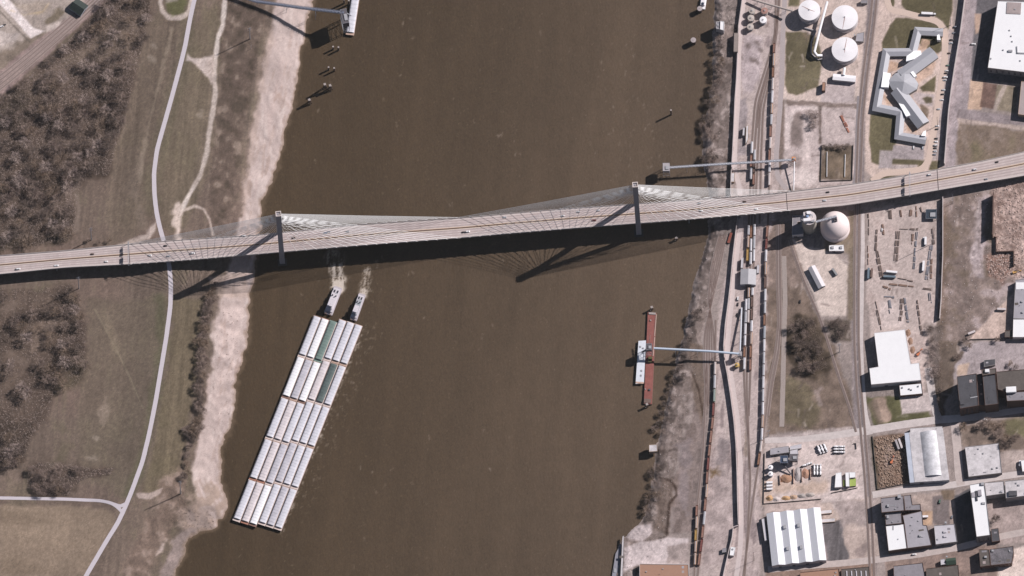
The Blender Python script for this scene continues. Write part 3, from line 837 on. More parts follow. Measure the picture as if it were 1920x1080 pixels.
T_MAIN = [(1456,-50),(1454,40),(1452,82),(1448,180),(1443,300),(1442,357),(1440,417),(1436,480),(1435,540),(1433,640),(1431,720),(1430,780),(1428,828),(1422,872),(1416,910),(1408,967),(1400,1033),(1390,1110)]
track(T_MAIN, "track under the longest line of wagons")
fan = [[(1466,-50),(1460,20),(1456,50),(1444,100),(1430,145),(1416,190),(1410,267),(1407,357),(1404,420),(1401,500),(1399,562),(1395,700),(1398,760),(1404,830),(1407,900),(1402,1000),(1394,1110)],
       [(1464,-50),(1457,40),(1447,105),(1434,150),(1421,195),(1415,282),(1413,357),(1409,421),(1407,507),(1404,540),(1402,640),(1400,720),(1403,800),(1405,880)],
       [(1462,-50),(1457,60),(1448,115),(1438,155),(1426,200),(1421,290),(1418,357),(1415,419),(1413,502),(1411,540),(1407,700),(1404,780)],
       [(1450,110),(1441,160),(1431,205),(1427,300),(1426,357),(1424,420)],
       [(1446,110),(1436,150),(1425,185),(1420,240)]]
for k, f in enumerate(fan): track(f, "%s track of the yard fan beside the floodwall" % ORD[k])
for k in range(5):
    track([(1362-k*3,440),(1350-k*4,500),(1336-k*3+k,560),(1328+k*4-6,620),(1326+k*5-6,680),(1330+k*3-4,760)], "%s curving siding between the bank and the floodwall" % ORD[k])
T_RIV = [(1342,600),(1341,678),(1339,748),(1337,787),(1333,823),(1328,870),(1325,917),(1321,967),(1316,1017),(1310,1063),(1305,1110)]
T_RIV2 = [(1325,680),(1322,760),(1318,850),(1311,915),(1307,948),(1302,1079),(1300,1110)]
track(T_RIV, "track under the brown wagons nearest the river")
track(T_RIV2, "short track left of the brown wagons")
track([(1457,420),(1458,540),(1460,607),(1455,657),(1442,720),(1436,780),(1430,830)], "curved track east of the long wagon line")
track([(1462,420),(1463,540),(1464,607),(1459,665),(1448,720),(1440,780)], "outer curved track east of the long wagon line")
track([(1480,450),(1497,500),(1513,540),(1537,595),(1550,633),(1573,707),(1595,770),(1605,810)], "diagonal track cutting across the scrub")
for k, dx in enumerate((-4, 4)):
    track([(1644+dx,-50),(1636+dx,40),(1622+dx,140),(1614+dx,220),(1611+dx,300),(1607+dx,420),(1606+dx,540),(1606+dx,640),(1610+dx,720),(1617+dx,800),(1626+dx,900),(1632+dx,1000),(1637+dx,1110)], "%s track of the straight street railway" % ("left", "right")[k])
for k in range(4):
    o_ = k*9
    track([(-60, 205-o_*1.0),(0,172-o_*0.95),(60,122-o_*0.9),(110,78-o_*0.85),(150,42-o_*0.8),(200,-6-o_*0.7),(240,-50)], "%s of four tracks crossing the upper left corner" % ORD[k])

# ------------------------------------------------------------------ cable-stayed bridge
EN = [(-60,484),(0,479),(120,470),(215,460),(330,450),(475,441),(672,421),(880,407),(955,400),(1040,392.5),(1185,382.5),(1360,370),(1440,364),(1590,346),(1690,330),(1840,302),(1915,285.5),(1990,268)]
ES = [(-60,519),(0,514.5),(120,502),(240,496),(360,487.5),(475,477.5),(680,460),(855,447),(955,438),(1110,425.5),(1260,414.5),(1435,399.5),(1590,385),(1690,369),(1815,347.5),(1915,331),(1990,316)]
DZ = [(-60,22.5),(0,23),(240,24.5),(500,24.3),(960,24),(1200,23),(1440,20.5),(1690,18.5),(1915,13),(1990,11)]
_xs = np.arange(-56, 1985, 6.0)
def _sm(a):
    a = np.asarray(a, float)
    for _ in range(14): a[1:-1] = 0.25*a[:-2]+0.5*a[1:-1]+0.25*a[2:]
    return a
_yn = _sm(np.interp(_xs, *zip(*EN))); _ys = _sm(np.interp(_xs, *zip(*ES))); _dz = _sm(np.interp(_xs, *zip(*DZ)))
def deck_pt(x, f, dz=0.0):
    """f = 0 north edge ... 1 south edge; x along the bridge"""
    yn, ys, z = np.interp(x, _xs, _yn), np.interp(x, _xs, _ys), float(np.interp(x, _xs, _dz))
    a, b = W(x, yn, z), W(x, ys, z)
    return (a[0]+(b[0]-a[0])*f, a[1]+(b[1]-a[1])*f, z+dz)
def deck_dir(x):
    a, b = deck_pt(x-5, .5), deck_pt(x+5, .5)
    return math.atan2(b[1]-a[1], b[0]-a[0])

bridge = thing("cable_stayed_bridge", "long cable-stayed highway bridge with two tall grey pylons crossing the brown river", "bridge", deck_pt(960, .5))
m_dk = mat("bridge deck concrete", (199,182,181), 0.9, 0.07, 0.12, stain=0.10)
m_dk2 = mat("bridge shoulder concrete", (205,182,166), 0.9, 0.06, 0.2, stain=0.08)
m_dk3 = mat("bridge side concrete", (200,186,184), 0.9, 0.06, 0.2)
m_girder = mat("bridge girder concrete", (150,142,140), 0.9, 0.08, 0.2)
m_med = mat("median barrier stained", (136,108,96), 0.9, 0.12, 0.4)
m_mark = mat("white road paint", (226,216,214), 0.7, 0.06, 0.8)
mb = MB()
fr = [0.0, .03, .09, .125, .175, .245, .295, .355, .41, .44, .488, .512, .56, .59, .645, .705, .755, .825, .875, .91, .97, 1.0]
mi_ = [2, 2, 0, 4, 0, 4, 0, 4, 0, 1, 1, 1, 0, 4, 0, 4, 0, 4, 0, 2, 2]
n_ = len(fr)
vv = []
for x in _xs:
    for f in fr: vv.append(deck_pt(x, f))
fs = []; ms = []
for i in range(len(_xs)-1):
    for j in range(n_-1):
        mb_f = (i*n_+j, i*n_+j+1, (i+1)*n_+j+1, (i+1)*n_+j)
        fs.append(mb_f); ms.append(mi_[j])
mb.v = vv; mb.f = fs; mb.m = ms
# underside and edge girders
vv = []
for x in _xs:
    a, b = deck_pt(x, 0), deck_pt(x, 1)
    for f, dz in ((0, 0), (0, -1.9), (.06, -1.9), (.06, -0.5), (.94, -0.5), (.94, -1.9), (1, -1.9), (1, 0)):
        vv.append(deck_pt(x, f, dz))
mb.add(vv, [(i*8+j+1, i*8+j, (i+1)*8+j, (i+1)*8+j+1) for i in range(len(_xs)-1) for j in range(7)], 3)
mb.build("deck", [m_dk, m_dk2, m_dk3, m_girder, mat("worn wheel lane concrete", (182,165,164), 0.9, 0.08, 0.15, stain=0.12)], bridge)
def long_wall(name, f, w, h, m, dz0=0.0):
    mb = MB(); vv = []
    for x in _xs:
        c = Vector(deck_pt(x, f)); d = deck_dir(x); nx, ny = -math.sin(d)*w/2, math.cos(d)*w/2
        vv += [(c.x+nx, c.y+ny, c.z+dz0), (c.x+nx*.7, c.y+ny*.7, c.z+h), (c.x-nx*.7, c.y-ny*.7, c.z+h), (c.x-nx, c.y-ny, c.z+dz0)]
    mb.add(vv, [(i*4+j, i*4+j+1, (i+1)*4+j+1, (i+1)*4+j) for i in range(len(_xs)-1) for j in range(3)])
    return mb.build(name, m, bridge)
m_par = mat("parapet concrete", (206,196,196), 0.9, 0.06, 0.3)
long_wall("parapet", 0.012, 0.5, 1.1, m_par); long_wall("parapet", 0.988, 0.5, 1.1, m_par)
long_wall("median_barrier", 0.5, 0.9, 1.0, m_med)
mb = MB()
for x in np.arange(-40, 1975, 17.0):
    for f in (.205, .325, .675, .795):
        c = deck_pt(x, f, .03); mb.box((c[0], c[1], c[2]), (4.2, .34, .02), deck_dir(x))
for f in (.098, .433, .567, .902):
    for x in _xs[:-1]:
        a, b = Vector(deck_pt(x, f, .03)), Vector(deck_pt(x+6, f, .03))
        mb.box((a+b)/2, ((b-a).length, .22, .02), deck_dir(x+3))
mb.build("lane_marking", m_mark, bridge)
m_joint = mat("steel joint", (92,82,84), 0.7, 0.1)
for x in (241, 1474, 1757):
    mb = MB(); a, b = deck_pt(x, .02, .06), deck_pt(x+2.5, .98, .06)
    d = Vector(b)-Vector(a)
    mb.box((Vector(a)+Vector(b))/2, (d.length, 1.0, .05), math.atan2(d.y, d.x)); mb.build("expansion_joint", m_joint, bridge)
# pylons
m_pyl = mat("pylon concrete", (160,156,164), 0.85, 0.06, 0.15)
m_pcap = mat("pylon top", (214,200,196), 0.85, 0.05, 0.3)
TOPZ = 128.0
def ring(c, u, v, du, dv, z):
    return [(c[0]+u[0]*a+v[0]*b, c[1]+u[1]*a+v[1]*b, z) for a, b in ((-du, -dv), (du, -dv), (du, dv), (-du, dv))]
def loft(mb, rings, mi=0):
    vv = [p for r in rings for p in r]
    fs = [(i*4+j, i*4+(j+1) % 4, (i+1)*4+(j+1) % 4, (i+1)*4+j) for i in range(len(rings)-1) for j in range(4)]
    fs += [(3, 2, 1, 0), tuple(range(len(vv)-4, len(vv)))]
    mb.add(vv, fs, mi)
m_cable = mat("white stay cable", (252,250,254), 0.45, 0.0, 0.1, spec=1.0)
cables = []
for xc, xr, xl in ((526.0, 858.0, 246.0), (1195.0, 1482.0, 862.0)):
    c = deck_pt(xc, .5); d = deck_dir(xc)
    u = (math.cos(d), math.sin(d)); v = (-math.sin(d), math.cos(d))      # u along, v across (north)
    py_ = bpy.data.objects.new("pylon", None); link(py_); py_.parent = bridge
    py_.location = Vector((c[0], c[1], 0)) - bridge.location
    for s in (1, -1):
        mb = MB(); rs = []
        for z, off, du, dv in ((-9, 17.2, 3.6, 2.6), (22, 16.6, 3.4, 2.3), (30, 15.6, 3.3, 2.2), (100, 3.2, 3.1, 2.0), (108, 1.8, 3.1, 1.8)):
            rs.append(ring((c[0]+v[0]*off*s, c[1]+v[1]*off*s), u, v, du, dv, z))
        loft(mb, rs); mb.build("pylon_leg", m_pyl, py_)
    mb = MB()
    loft(mb, [ring(c, u, v, 3.4, 4.4, 98), ring(c, u, v, 3.5, 3.9, 112), ring(c, u, v, 3.5, 3.6, TOPZ)])
    mb.build("anchor_head", m_pyl, py_)
    mb = MB()
    for a, b, da, db in ((0, 3.1, 3.7, .55), (0, -3.1, 3.7, .55), (-3.2, 0, .5, 2.55), (3.2, 0, .5, 2.55)):
        mb.box((c[0]+u[0]*a+v[0]*b, c[1]+u[1]*a+v[1]*b, TOPZ+.8), (da*2, db*2, 1.6), d)
    mb.box((c[0]+u[0]*.8-v[0]*.6, c[1]+u[1]*.8-v[1]*.6, TOPZ+.5), (1.6, 1.4, 1.0), d, 0)
    mb.build("pylon_crown", m_pcap, py_)
    mb = MB(); a, b = [Vector((c[0]+v[0]*s*15, c[1]+v[1]*s*15, 18.2)) for s in (1, -1)]
    mb.box((a+b)/2, ((a-b).length, 4.5, 3.2), math.atan2(v[1], v[0])); mb.build("cross_beam", m_pyl, py_)
    for s in (1, -1):
        mb = MB(); p = (c[0]+v[0]*17*s, c[1]+v[1]*17*s)
        mb.box((p[0], p[1], -6.0), (12, 10, 5), d); mb.build("pile_cap", mat("shaded pile cap", (88,82,80), .9, .1, .3), py_)  # caps darkened: the deck's shade is put into their colour
    for xe, sx in ((xr, 1), (xl, -1)):
        N = 17
        for k in range(N):
            t = (k + 1.6)/(N + .6)
            xa = xc + (xe-xc)*t
            for f, sv in ((-0.008, 1), (1.008, -1)):
                a = deck_pt(xa, f, .8)
                zt = 84 + 40.5*(k/(N-1))**0.9
                b = (c[0]+u[0]*3.3*sx+v[0]*(1.2+max(0, (104-zt)*.165))*sv, c[1]+u[1]*3.3*sx+v[1]*(1.2+max(0, (104-zt)*.165))*sv, zt)
                cables.append((k, a, b))
cables.sort(key=lambda q: -q[0])
short = MB()
anch = MB()
for i, (k, a, b) in enumerate(cables):
    anch.box((a[0], a[1], a[2]-.5), (2.2, 1.1, 1.6), deck_dir(960))
    if i < 100:
        mb = MB()
        mid = Vector(a).lerp(Vector(b), .5); mid.z -= (Vector(a)-Vector(b)).length*0.004
        mb.tube(a, mid, .21, n=6, cap=False); mb.tube(mid, b, .21, n=6, cap=False)
        mb.build("stay_cable", m_cable, bridge)
    else: short.tube(a, b, .21, n=6, cap=False)
tag(short.build("short_stay_cables", m_cable, bridge), kind="stuff")
tag(anch.build("cable_anchorages", m_girder, bridge), kind="stuff")
for x in (30, 105, 180, 241, 318, 395, 1290, 1385, 1474, 1560, 1650, 1740, 1830, 1920):
    c = deck_pt(x, .5); d = deck_dir(x); mb = MB()
    px_ = x; gz = -6 if 480 < x < 1330 else -0.4
    for f in (-7.5, 7.5):
        p = (c[0]-math.sin(d)*f, c[1]+math.cos(d)*f)
        mb.tube((p[0], p[1], gz), (p[0], p[1], c[2]-3.6), 1.3, n=12)
    mb.box((c[0], c[1], c[2]-2.9), (2.6, 22, 1.7), d)
    mb.build("pier", m_girder, bridge)
# sign gantries over the deck
m_gal = mat("galvanised steel", (176,176,186), 0.5, 0.06, 0.5, metal=0.3)
m_signb = mat("sign back aluminium", (92,92,98), 0.6, 0.06, 0.5)
for x, lab in ((241, "steel sign gantry spanning the bridge approach left of the river"), (1706, "steel sign gantry spanning the bridge approach above the pipe yard")):
    a, b = Vector(deck_pt(x, -.02)), Vector(deck_pt(x, 1.02))
    g = thing("sign_gantry", lab, "sign gantry", a)
    mb = MB(); d = (b-a); ang = math.atan2(d.y, d.x); nrm = Vector((-math.sin(ang), math.cos(ang), 0))
    for o in (-.6, .6):
        for z in (7.0, 8.4): mb.tube(a+nrm*o+Vector((0,0,z)), b+nrm*o+Vector((0,0,z)), .13, n=6)
    for k in range(12):
        t0, t1 = k/12, (k+1)/12
        mb.tube(a.lerp(b, t0)+nrm*(.6 if k % 2 else -.6)+Vector((0,0,7)), a.lerp(b, t1)+nrm*(-.6 if k % 2 else .6)+Vector((0,0,8.4)), .08, n=5)
    mb.build("truss", m_gal, g)
    for p in (a, b):
        mb = MB(); mb.tube(p+Vector((0,0,-1)), p+Vector((0,0,8.4)), .28, n=8); mb.box(p+Vector((0,0,-.6)), (1.4,1.4,1.2), ang); mb.build("post", m_gal, g)
    for t, wd, ht in ((.17, 5.2, 3.6), (.36, 4.6, 4.2), (.66, 7.0, 4.4), (.86, 4.2, 3.2)):
        c = a.lerp(b, t) + Vector((0, 0, 7.6)); mb = MB(); mb.box(c+nrm*(-.8), (wd, .16, ht), ang); mb.build("sign_panel", m_signb, g)
# deck-side lamp posts
for x, f, lab in ((78,1.0,"small post on the lower parapet near the left edge"),(152,1.02,"thin lamp post on the lower parapet left of the sign gantry"),(1543,1.0,"small post on the lower parapet above the dome"),(1640,1.0,"small post on the lower parapet between dome and pipe yard")):
    p = Vector(deck_pt(x, f, .8)); mb = MB(); mb.tube(p, p+Vector((0,0,7)), .12, .08, 6); mb.tube(p+Vector((0,0,7)), p+Vector((.2,1.8,7.4)), .07, n=5); mb.box(p+Vector((.2,2.1,7.4)), (.35,.9,.16), 0)
    tag(mb.build("lamp_post", m_gal), lab, "lamp post", "posts on the bridge parapet")

# ------------------------------------------------------------------ vehicles
m_glass = mat("dark car glass", (40,44,52), 0.15, 0.05, 1, spec=0.6)
m_tyre = mat("tyre rubber", (34,32,32), 0.9, 0.05, 1)
def paint(n, c): return mat("car paint "+n, c, 0.35, 0.03, 1, spec=0.5)
PAINT = {"white": paint("white", (232,228,232)), "dark": paint("dark", (52,48,52)), "grey": paint("grey", (140,140,150)), "red": paint("red", (110,54,48)), "silver": paint("silver", (190,192,200)), "brown": paint("brown", (96,76,70)), "blue": paint("blue", (96,112,140)), "green": paint("green", (96,120,108))}
_car = {}
def car(colour, kind="car"):
    key = (colour, kind)
    if key in _car: return _car[key]
    L_, Wd, hb, hr = {"car": (4.7, 1.9, .95, 1.5), "van": (5.6, 2.1, 1.3, 2.3), "pickup": (5.7, 2.0, 1.05, 1.75)}[kind]
    o = thing({"car": "parked_car", "van": "van", "pickup": "pickup_truck"}[kind], "x", kind if kind != "car" else "car")
    mb = MB()
    # body with bonnet and boot
    prof = [(-L_/2, .35), (L_/2, .35), (L_/2, hb*.72), (L_*.42, hb*.85), (L_*.18, hb), (-L_*.42, hb), (-L_/2, hb*.9)]
    vv = [(x, -Wd/2, z) for x, z in prof] + [(x, Wd/2, z) for x, z in prof]; n = len(prof)
    mb.add(vv, [tuple(range(n)), tuple(range(2*n-1, n-1, -1))] + [(i, i+n, (i+1) % n + n, (i+1) % n) for i in range(n)])
    mb.build("body", PAINT[colour], o, False)
    mb = MB()
    x0, x1 = {"car": (-L_*.36, L_*.2), "van": (-L_*.47, L_*.3), "pickup": (-L_*.05, L_*.22)}[kind]
    mb.box(((x0+x1)/2, 0, (hb+hr)/2), (x1-x0, Wd*.92, hr-hb-.06), taper=.82); mb.build("window", m_glass, o, False)
    mb = MB(); mb.box(((x0+x1)/2-.05, 0, hr-.02), ((x1-x0)*.82, Wd*.76, .07)); mb.build("roof", PAINT[colour], o, False)
    for sx in (-1, 1):
        for sy in (-1, 1):
            mb = MB(); mb.tube((sx*L_*.31, sy*(Wd/2-.22), .33), (sx*L_*.31, sy*(Wd/2+.02), .33), .33, n=10); mb.build("wheel", m_tyre, o, False)
    _car[key] = [o, False]
    return _car[key]
def place(colour, kind, loc, rot, label, name=None, group=None):
    p = car(colour, kind)
    o = p[0] if not p[1] else copy_tree(p[0])
    p[1] = True
    o.location = loc; o.rotation_euler = (0, 0, rot)
    o["label"] = label
    if group: o["group"] = group
    elif "group" in o: del o["group"]
    if name: o.name = name
    return o
def on_deck(px, py):
    z = float(np.interp(px, _xs, _dz)); w = W(px, py, z+.3); return (w[0], w[1], z+.03)
for px, py, colour, kind, lab in [
    (34,504.5,"white","van","bright white van on the lower lanes at the bridge's left end"),
    (106,498,"white","pickup","white pickup on the lower lanes between the left end and the gantry"),
    (173,476.5,"brown","car","dark brown car on the upper lanes left of the left sign gantry"),
    (199,490.5,"white","car","white car on the lower lanes just left of the left sign gantry"),
    (281,479,"white","car","white car just right of the left sign gantry"),
    (310,461,"dark","car","dark car on the upper lanes where the levee path passes under"),
    (315.5,480.5,"grey","car","dark grey car on the lower lanes above the levee path"),
    (361,475,"white","van","long white van between the levee path and the beach"),
    (457.5,442.5,"white","car","white car by the upper parapet left of the left pylon"),
    (550.5,446,"brown","car","dark brown car just right of the left pylon"),
    (610,437,"blue","car","blue-grey car under the stays, leading of two near the left pylon"),
    (616,435,"grey","car","grey car touching the blue-grey car near the left pylon"),
    (652,434,"grey","car","grey car alone under the stays right of the left pylon"),
    (877,434.5,"white","van","bright white van in mid span on the lower lanes"),
    (869,435.5,"dark","car","dark car right behind the bright white van in mid span"),
    (946,407.5,"silver","car","silver car in mid span by the upper parapet"),
    (1055,404.5,"white","car","white car leftmost of three left of the right pylon"),
    (1084,397,"white","car","white car in the middle of three left of the right pylon"),
    (1122,394.5,"white","car","white car nearest the right pylon on its left side"),
    (1114,413,"red","pickup","dark red pickup at the edge of the pylon leg's shadow"),
    (1311,381,"grey","car","grey car on the upper lanes right of the right pylon"),
    (1314.5,395,"white","car","white car on the lower lanes right of the right pylon"),
    (1396,378,"brown","car","dark brown car above the wagon rows"),
    (1418,392,"white","car","white car by the lower parapet above the wagon rows"),
    (1552,360.5,"dark","car","dark car on the upper lanes above the dome"),
    (1546,376,"silver","car","silver car on the lower lanes above the dome"),
    (1742,328,"white","van","white van on the upper lanes right of the right sign gantry"),
    (1827,318,"white","van","white van near the vacant lot at the right end of the bridge"),
    (1869,304,"dark","car","dark car on the upper lanes at the bridge's right end"),
    (1849,336,"grey","car","grey car on the lower lanes at the bridge's right end")]:
    place(colour, kind, on_deck(px, py), deck_dir(px) + (math.pi if py < (np.interp(px, _xs, _yn)+np.interp(px, _xs, _ys))/2 else 0), lab, {"car": "car", "van": "van", "pickup": "pickup_truck"}[kind], "vehicles crossing the bridge")
def on_ground(px, py, dz=0.0):
    h = H(px, py); w = W(px, py, h); return (w[0], w[1], h+.1+dz)
k = 0
LOT = [(1791,51,"grey","van"),(1790,62,"grey","pickup"),(1784,75,"dark","car"),(1783,81,"silver","car"),(1780,100,"brown","car"),(1777,123,"green","car"),(1775,133,"white","car"),(1774,137.5,"dark","car"),(1772.5,145,"white","van"),(1771.7,150.5,"silver","car"),(1769,169,"silver","car"),(1767.5,177,"dark","car"),(1766,187.5,"white","car"),(1760,205,"silver","car"),(1757.5,236.5,"white","car"),(1756.5,242.5,"dark","car"),(1755.5,260,"dark","car"),(1755,266,"white","car"),(1754,273,"white","van"),(1753.5,278,"dark","car"),(1753,284,"silver","car"),(1752,290,"grey","car")]
for i, (px, py, colour, kind) in enumerate(LOT):
    lab = f"{colour} {kind}, {ORD[i] if i < 22 else 'last'} from the top of the row parked beside the courtyard building"
    place(colour, kind, on_ground(px, py), .06 + (math.pi if i % 3 == 0 else 0), lab, {"car": "parked_car", "van": "parked_van", "pickup": "parked_pickup"}[kind], "vehicles parked beside the driveway")
for px, py, colour, kind, rot, lab in [(1713,277,"white","car",1.5,"white car alone in the lot below the courtyard building"),(1730,277,"silver","car",1.5,"silver car at the right end of the lot below the courtyard building"),
    (1825,83,"white","van",.05,"white van parked on the side street by the big white store"),(1500,566,"dark","car",1.5,"dark car on the gravel above the scrub"),
    (1383.5,571,"dark","car",1.5,"dark car parked beside the white conveyor, upper"),(1382.5,591,"dark","pickup",1.5,"dark pickup parked beside the white conveyor, lower"),(1383.5,560.5,"white","van",1.5,"white van parked beside the white conveyor"),
    (1847,787,"white","car",.15,"white car on the street by the bare trees at right"),(1714,1040,"white","van",.12,"white van on the street below the grey works"),(1718,702,"white","car",.2,"white car beside the white works"),
    (1762,941,"green","van",1.4,"pale green van in the dark yard beside the tall white block"),(1785,970,"grey","car",1.4,"grey car in the shade beside the tall white block"),(1851,1003,"grey","car",.2,"small grey car at the foot of the tall white block"),
    (3,50,"white","van",.4,"white van in the plant yard at the upper left edge"),(8,47,"dark","car",.4,"dark car in the plant yard at the upper left edge"),
    (1732,448,"white","car",1.5,"white car among the pipe stacks under the bridge"),(1654,431,"white","car",1.5,"white car between the first pipe stacks")]:
    place(colour, kind, on_ground(px, py), rot, lab, {"car": "parked_car", "van": "parked_van", "pickup": "parked_pickup"}[kind])

# lorries, trailers, mixers
m_white = mat("white painted steel", (246,241,246), 0.5, 0.04, 0.3)
m_wdirty = mat("dusty white steel", (214,202,204), 0.6, 0.08, 0.6)
m_chassis = mat("dark chassis", (50,46,48), 0.8, 0.05, 1)
def trailer(loc, rot, L_, Wd, Hh, m, label, cat="trailer", name="box_trailer", cab=None, group=None, z0=1.1):
    o = thing(name, label, cat, loc, rot, group)
    mb = MB(); mb.box((0, 0, z0+Hh/2), (L_, Wd, Hh))
    for i in range(int(L_/1.2)): mb.box((-L_/2+.6+i*1.2, 0, z0+Hh+.03), (.12, Wd*.98, .06))
    mb.build("trailer_body", m, o, False)
    mb = MB(); mb.box((0, 0, z0-.25), (L_*.96, Wd*.4, .4)); mb.build("chassis", m_chassis, o, False)
    for x in (-L_*.38, -L_*.26, L_*.3):
        mb = MB(); mb.tube((x, -Wd/2, .5), (x, Wd/2, .5), .5, n=10); mb.build("axle", m_tyre, o, False)
    if cab:
        mb = MB(); mb.box((L_/2+2.4, 0, 1.7), (3.2, 2.3, 2.4), taper=.9); mb.build("cab", cab, o, False)
        mb = MB(); mb.box((L_/2+3.85, 0, 2.1), (.3, 1.9, .8)); mb.build("windscreen", m_glass, o, False)
        for y in (-1, 1):
            mb = MB(); mb.tube((L_/2+3, y*.8, .5), (L_/2+3, y*1.15, .5), .5, n=10); mb.build("wheel", m_tyre, o, False)
    return o
trailer(on_ground(1738.5,26.5), -.06, 15, 3.0, 2.8, m_white, "white articulated lorry parked on the drive above the courtyard building", "lorry", "articulated_lorry", PAINT["white"])
m_tgrey = mat("grey trailer roof", (176,168,172), 0.7, 0.06, .5)
m_tblue = mat("blue-grey container", (112,126,140), 0.7, 0.08, .5)
for px, py, r, L_, m, lab in [(1735.5,453,1.55,11,m_white,"white trailer standing at the right side of the pipe yard, upper"),(1731.5,500,1.5,14,m_white,"white trailer standing at the right side of the pipe yard, lower"),
    (1672,511,-.12,14.5,m_white,"white trailer lying across the foot of the pipe yard"),(1668,520,-.06,16,m_tblue,"blue-grey container below the white trailer in the pipe yard"),
    (1628.5,514,1.53,15,m_tblue,"blue-grey container at the left edge of the pipe yard"),(1634.5,513,1.5,12,mat("brown container",(120,98,92),.8),"brown container beside the blue-grey one at the yard's left edge"),
    (1682.5,835,-1.25,14,m_tgrey,"grey trailer beside the barrel-roofed warehouse, left of a pair"),(1688.5,833,-1.25,14,m_wdirty,"pale trailer beside the barrel-roofed warehouse, right of a pair"),
    (1734,970,0.05,9,m_white,"white trailer on the tan patch inside the grey works"),(1822,625,.4,10,m_wdirty,"dusty pale trailer at the tip of the triangular yard"),
    (1878,581,-.05,11,m_wdirty,"pale flatbed trailer in the triangular yard"),(1565,511,-1.0,11,mat("grey tank trailer",(150,148,152),.6),"grey trailer parked in the dome yard"),
    (1913,870,1.5,8,m_white,"small white box trailer beside the white shed at the right edge")]:
    trailer(on_ground(px, py), r, L_, 2.7, 2.7, m, lab, group=None)
def mixer(loc, rot, label, group):
    o = thing("mixer_truck", label, "mixer truck", loc, rot, group)
    mb = MB(); mb.box((-.6, 0, .9), (8.2, 2.3, .5)); mb.build("chassis", m_chassis, o, False)
    mb = MB(); mb.box((3.4, 0, 2.0), (2.0, 2.4, 2.2), taper=.9); mb.build("cab", PAINT["white"], o, False)
    mb = MB()
    for a, b, r0, r1 in ((-3.6, -2.2, .7, 1.15), (-2.2, .4, 1.15, 1.35), (.4, 2.0, 1.35, .7)):
        mb.tube((a, 0, 2.6-a*.08), (b, 0, 2.6-b*.08), r0, r1, 12)
    mb.build("drum", m_white, o, False)
    for x in (-3.2, -1.9, 3.2):
        for y in (-1, 1):
            mb = MB(); mb.tube((x, y*.8, .5), (x, y*1.2, .5), .5, n=10); mb.build("wheel", m_tyre, o, False)
    return o
mx0 = None
MIX = [((1535,841),-1.0,"left"),((1540.5,839.5),-1.0,"middle"),((1546.5,838),-1.0,"right")], [((1536.5,847),-1.0,"left"),((1542.5,845.5),-1.0,"middle"),((1548.5,843.5),-1.0,"right")]
for rr, rowname in zip(MIX, ("upper", "lower")):
    for (p, r, nm) in rr:
        lab = f"white mixer truck, {nm} one of the {rowname} slanted row in the concrete yard"
        if mx0 is None: mx0 = mixer(on_ground(*p), r, lab, "mixer trucks in the concrete yard")
        else: copy_tree(mx0, on_ground(*p), r, None, lab)
for i, y in enumerate((838.5, 843.5, 849)):
    for j, x in enumerate((1568, 1578.5)):
        copy_tree(mx0, on_ground(x, y), .05, None, f"white mixer truck, {('left','right')[j]} one in the {ORD[i]} of three level rows in the concrete yard")
for j, x in enumerate((1527, 1532.5, 1538.5)):
    for i, y in enumerate((877, 887)):
        copy_tree(mx0, on_ground(x, y), 1.55, None, f"white mixer truck, {('left','middle','right')[j]} one of the {('upper','lower')[i]} upright row by the gravel bins")
for i, (x, y) in enumerate(((1509,873.5),(1516.5,870.5))):
    copy_tree(mx0, on_ground(x, y), .3, None, f"white mixer truck above the gravel bins, {('left','right')[i]} of two")

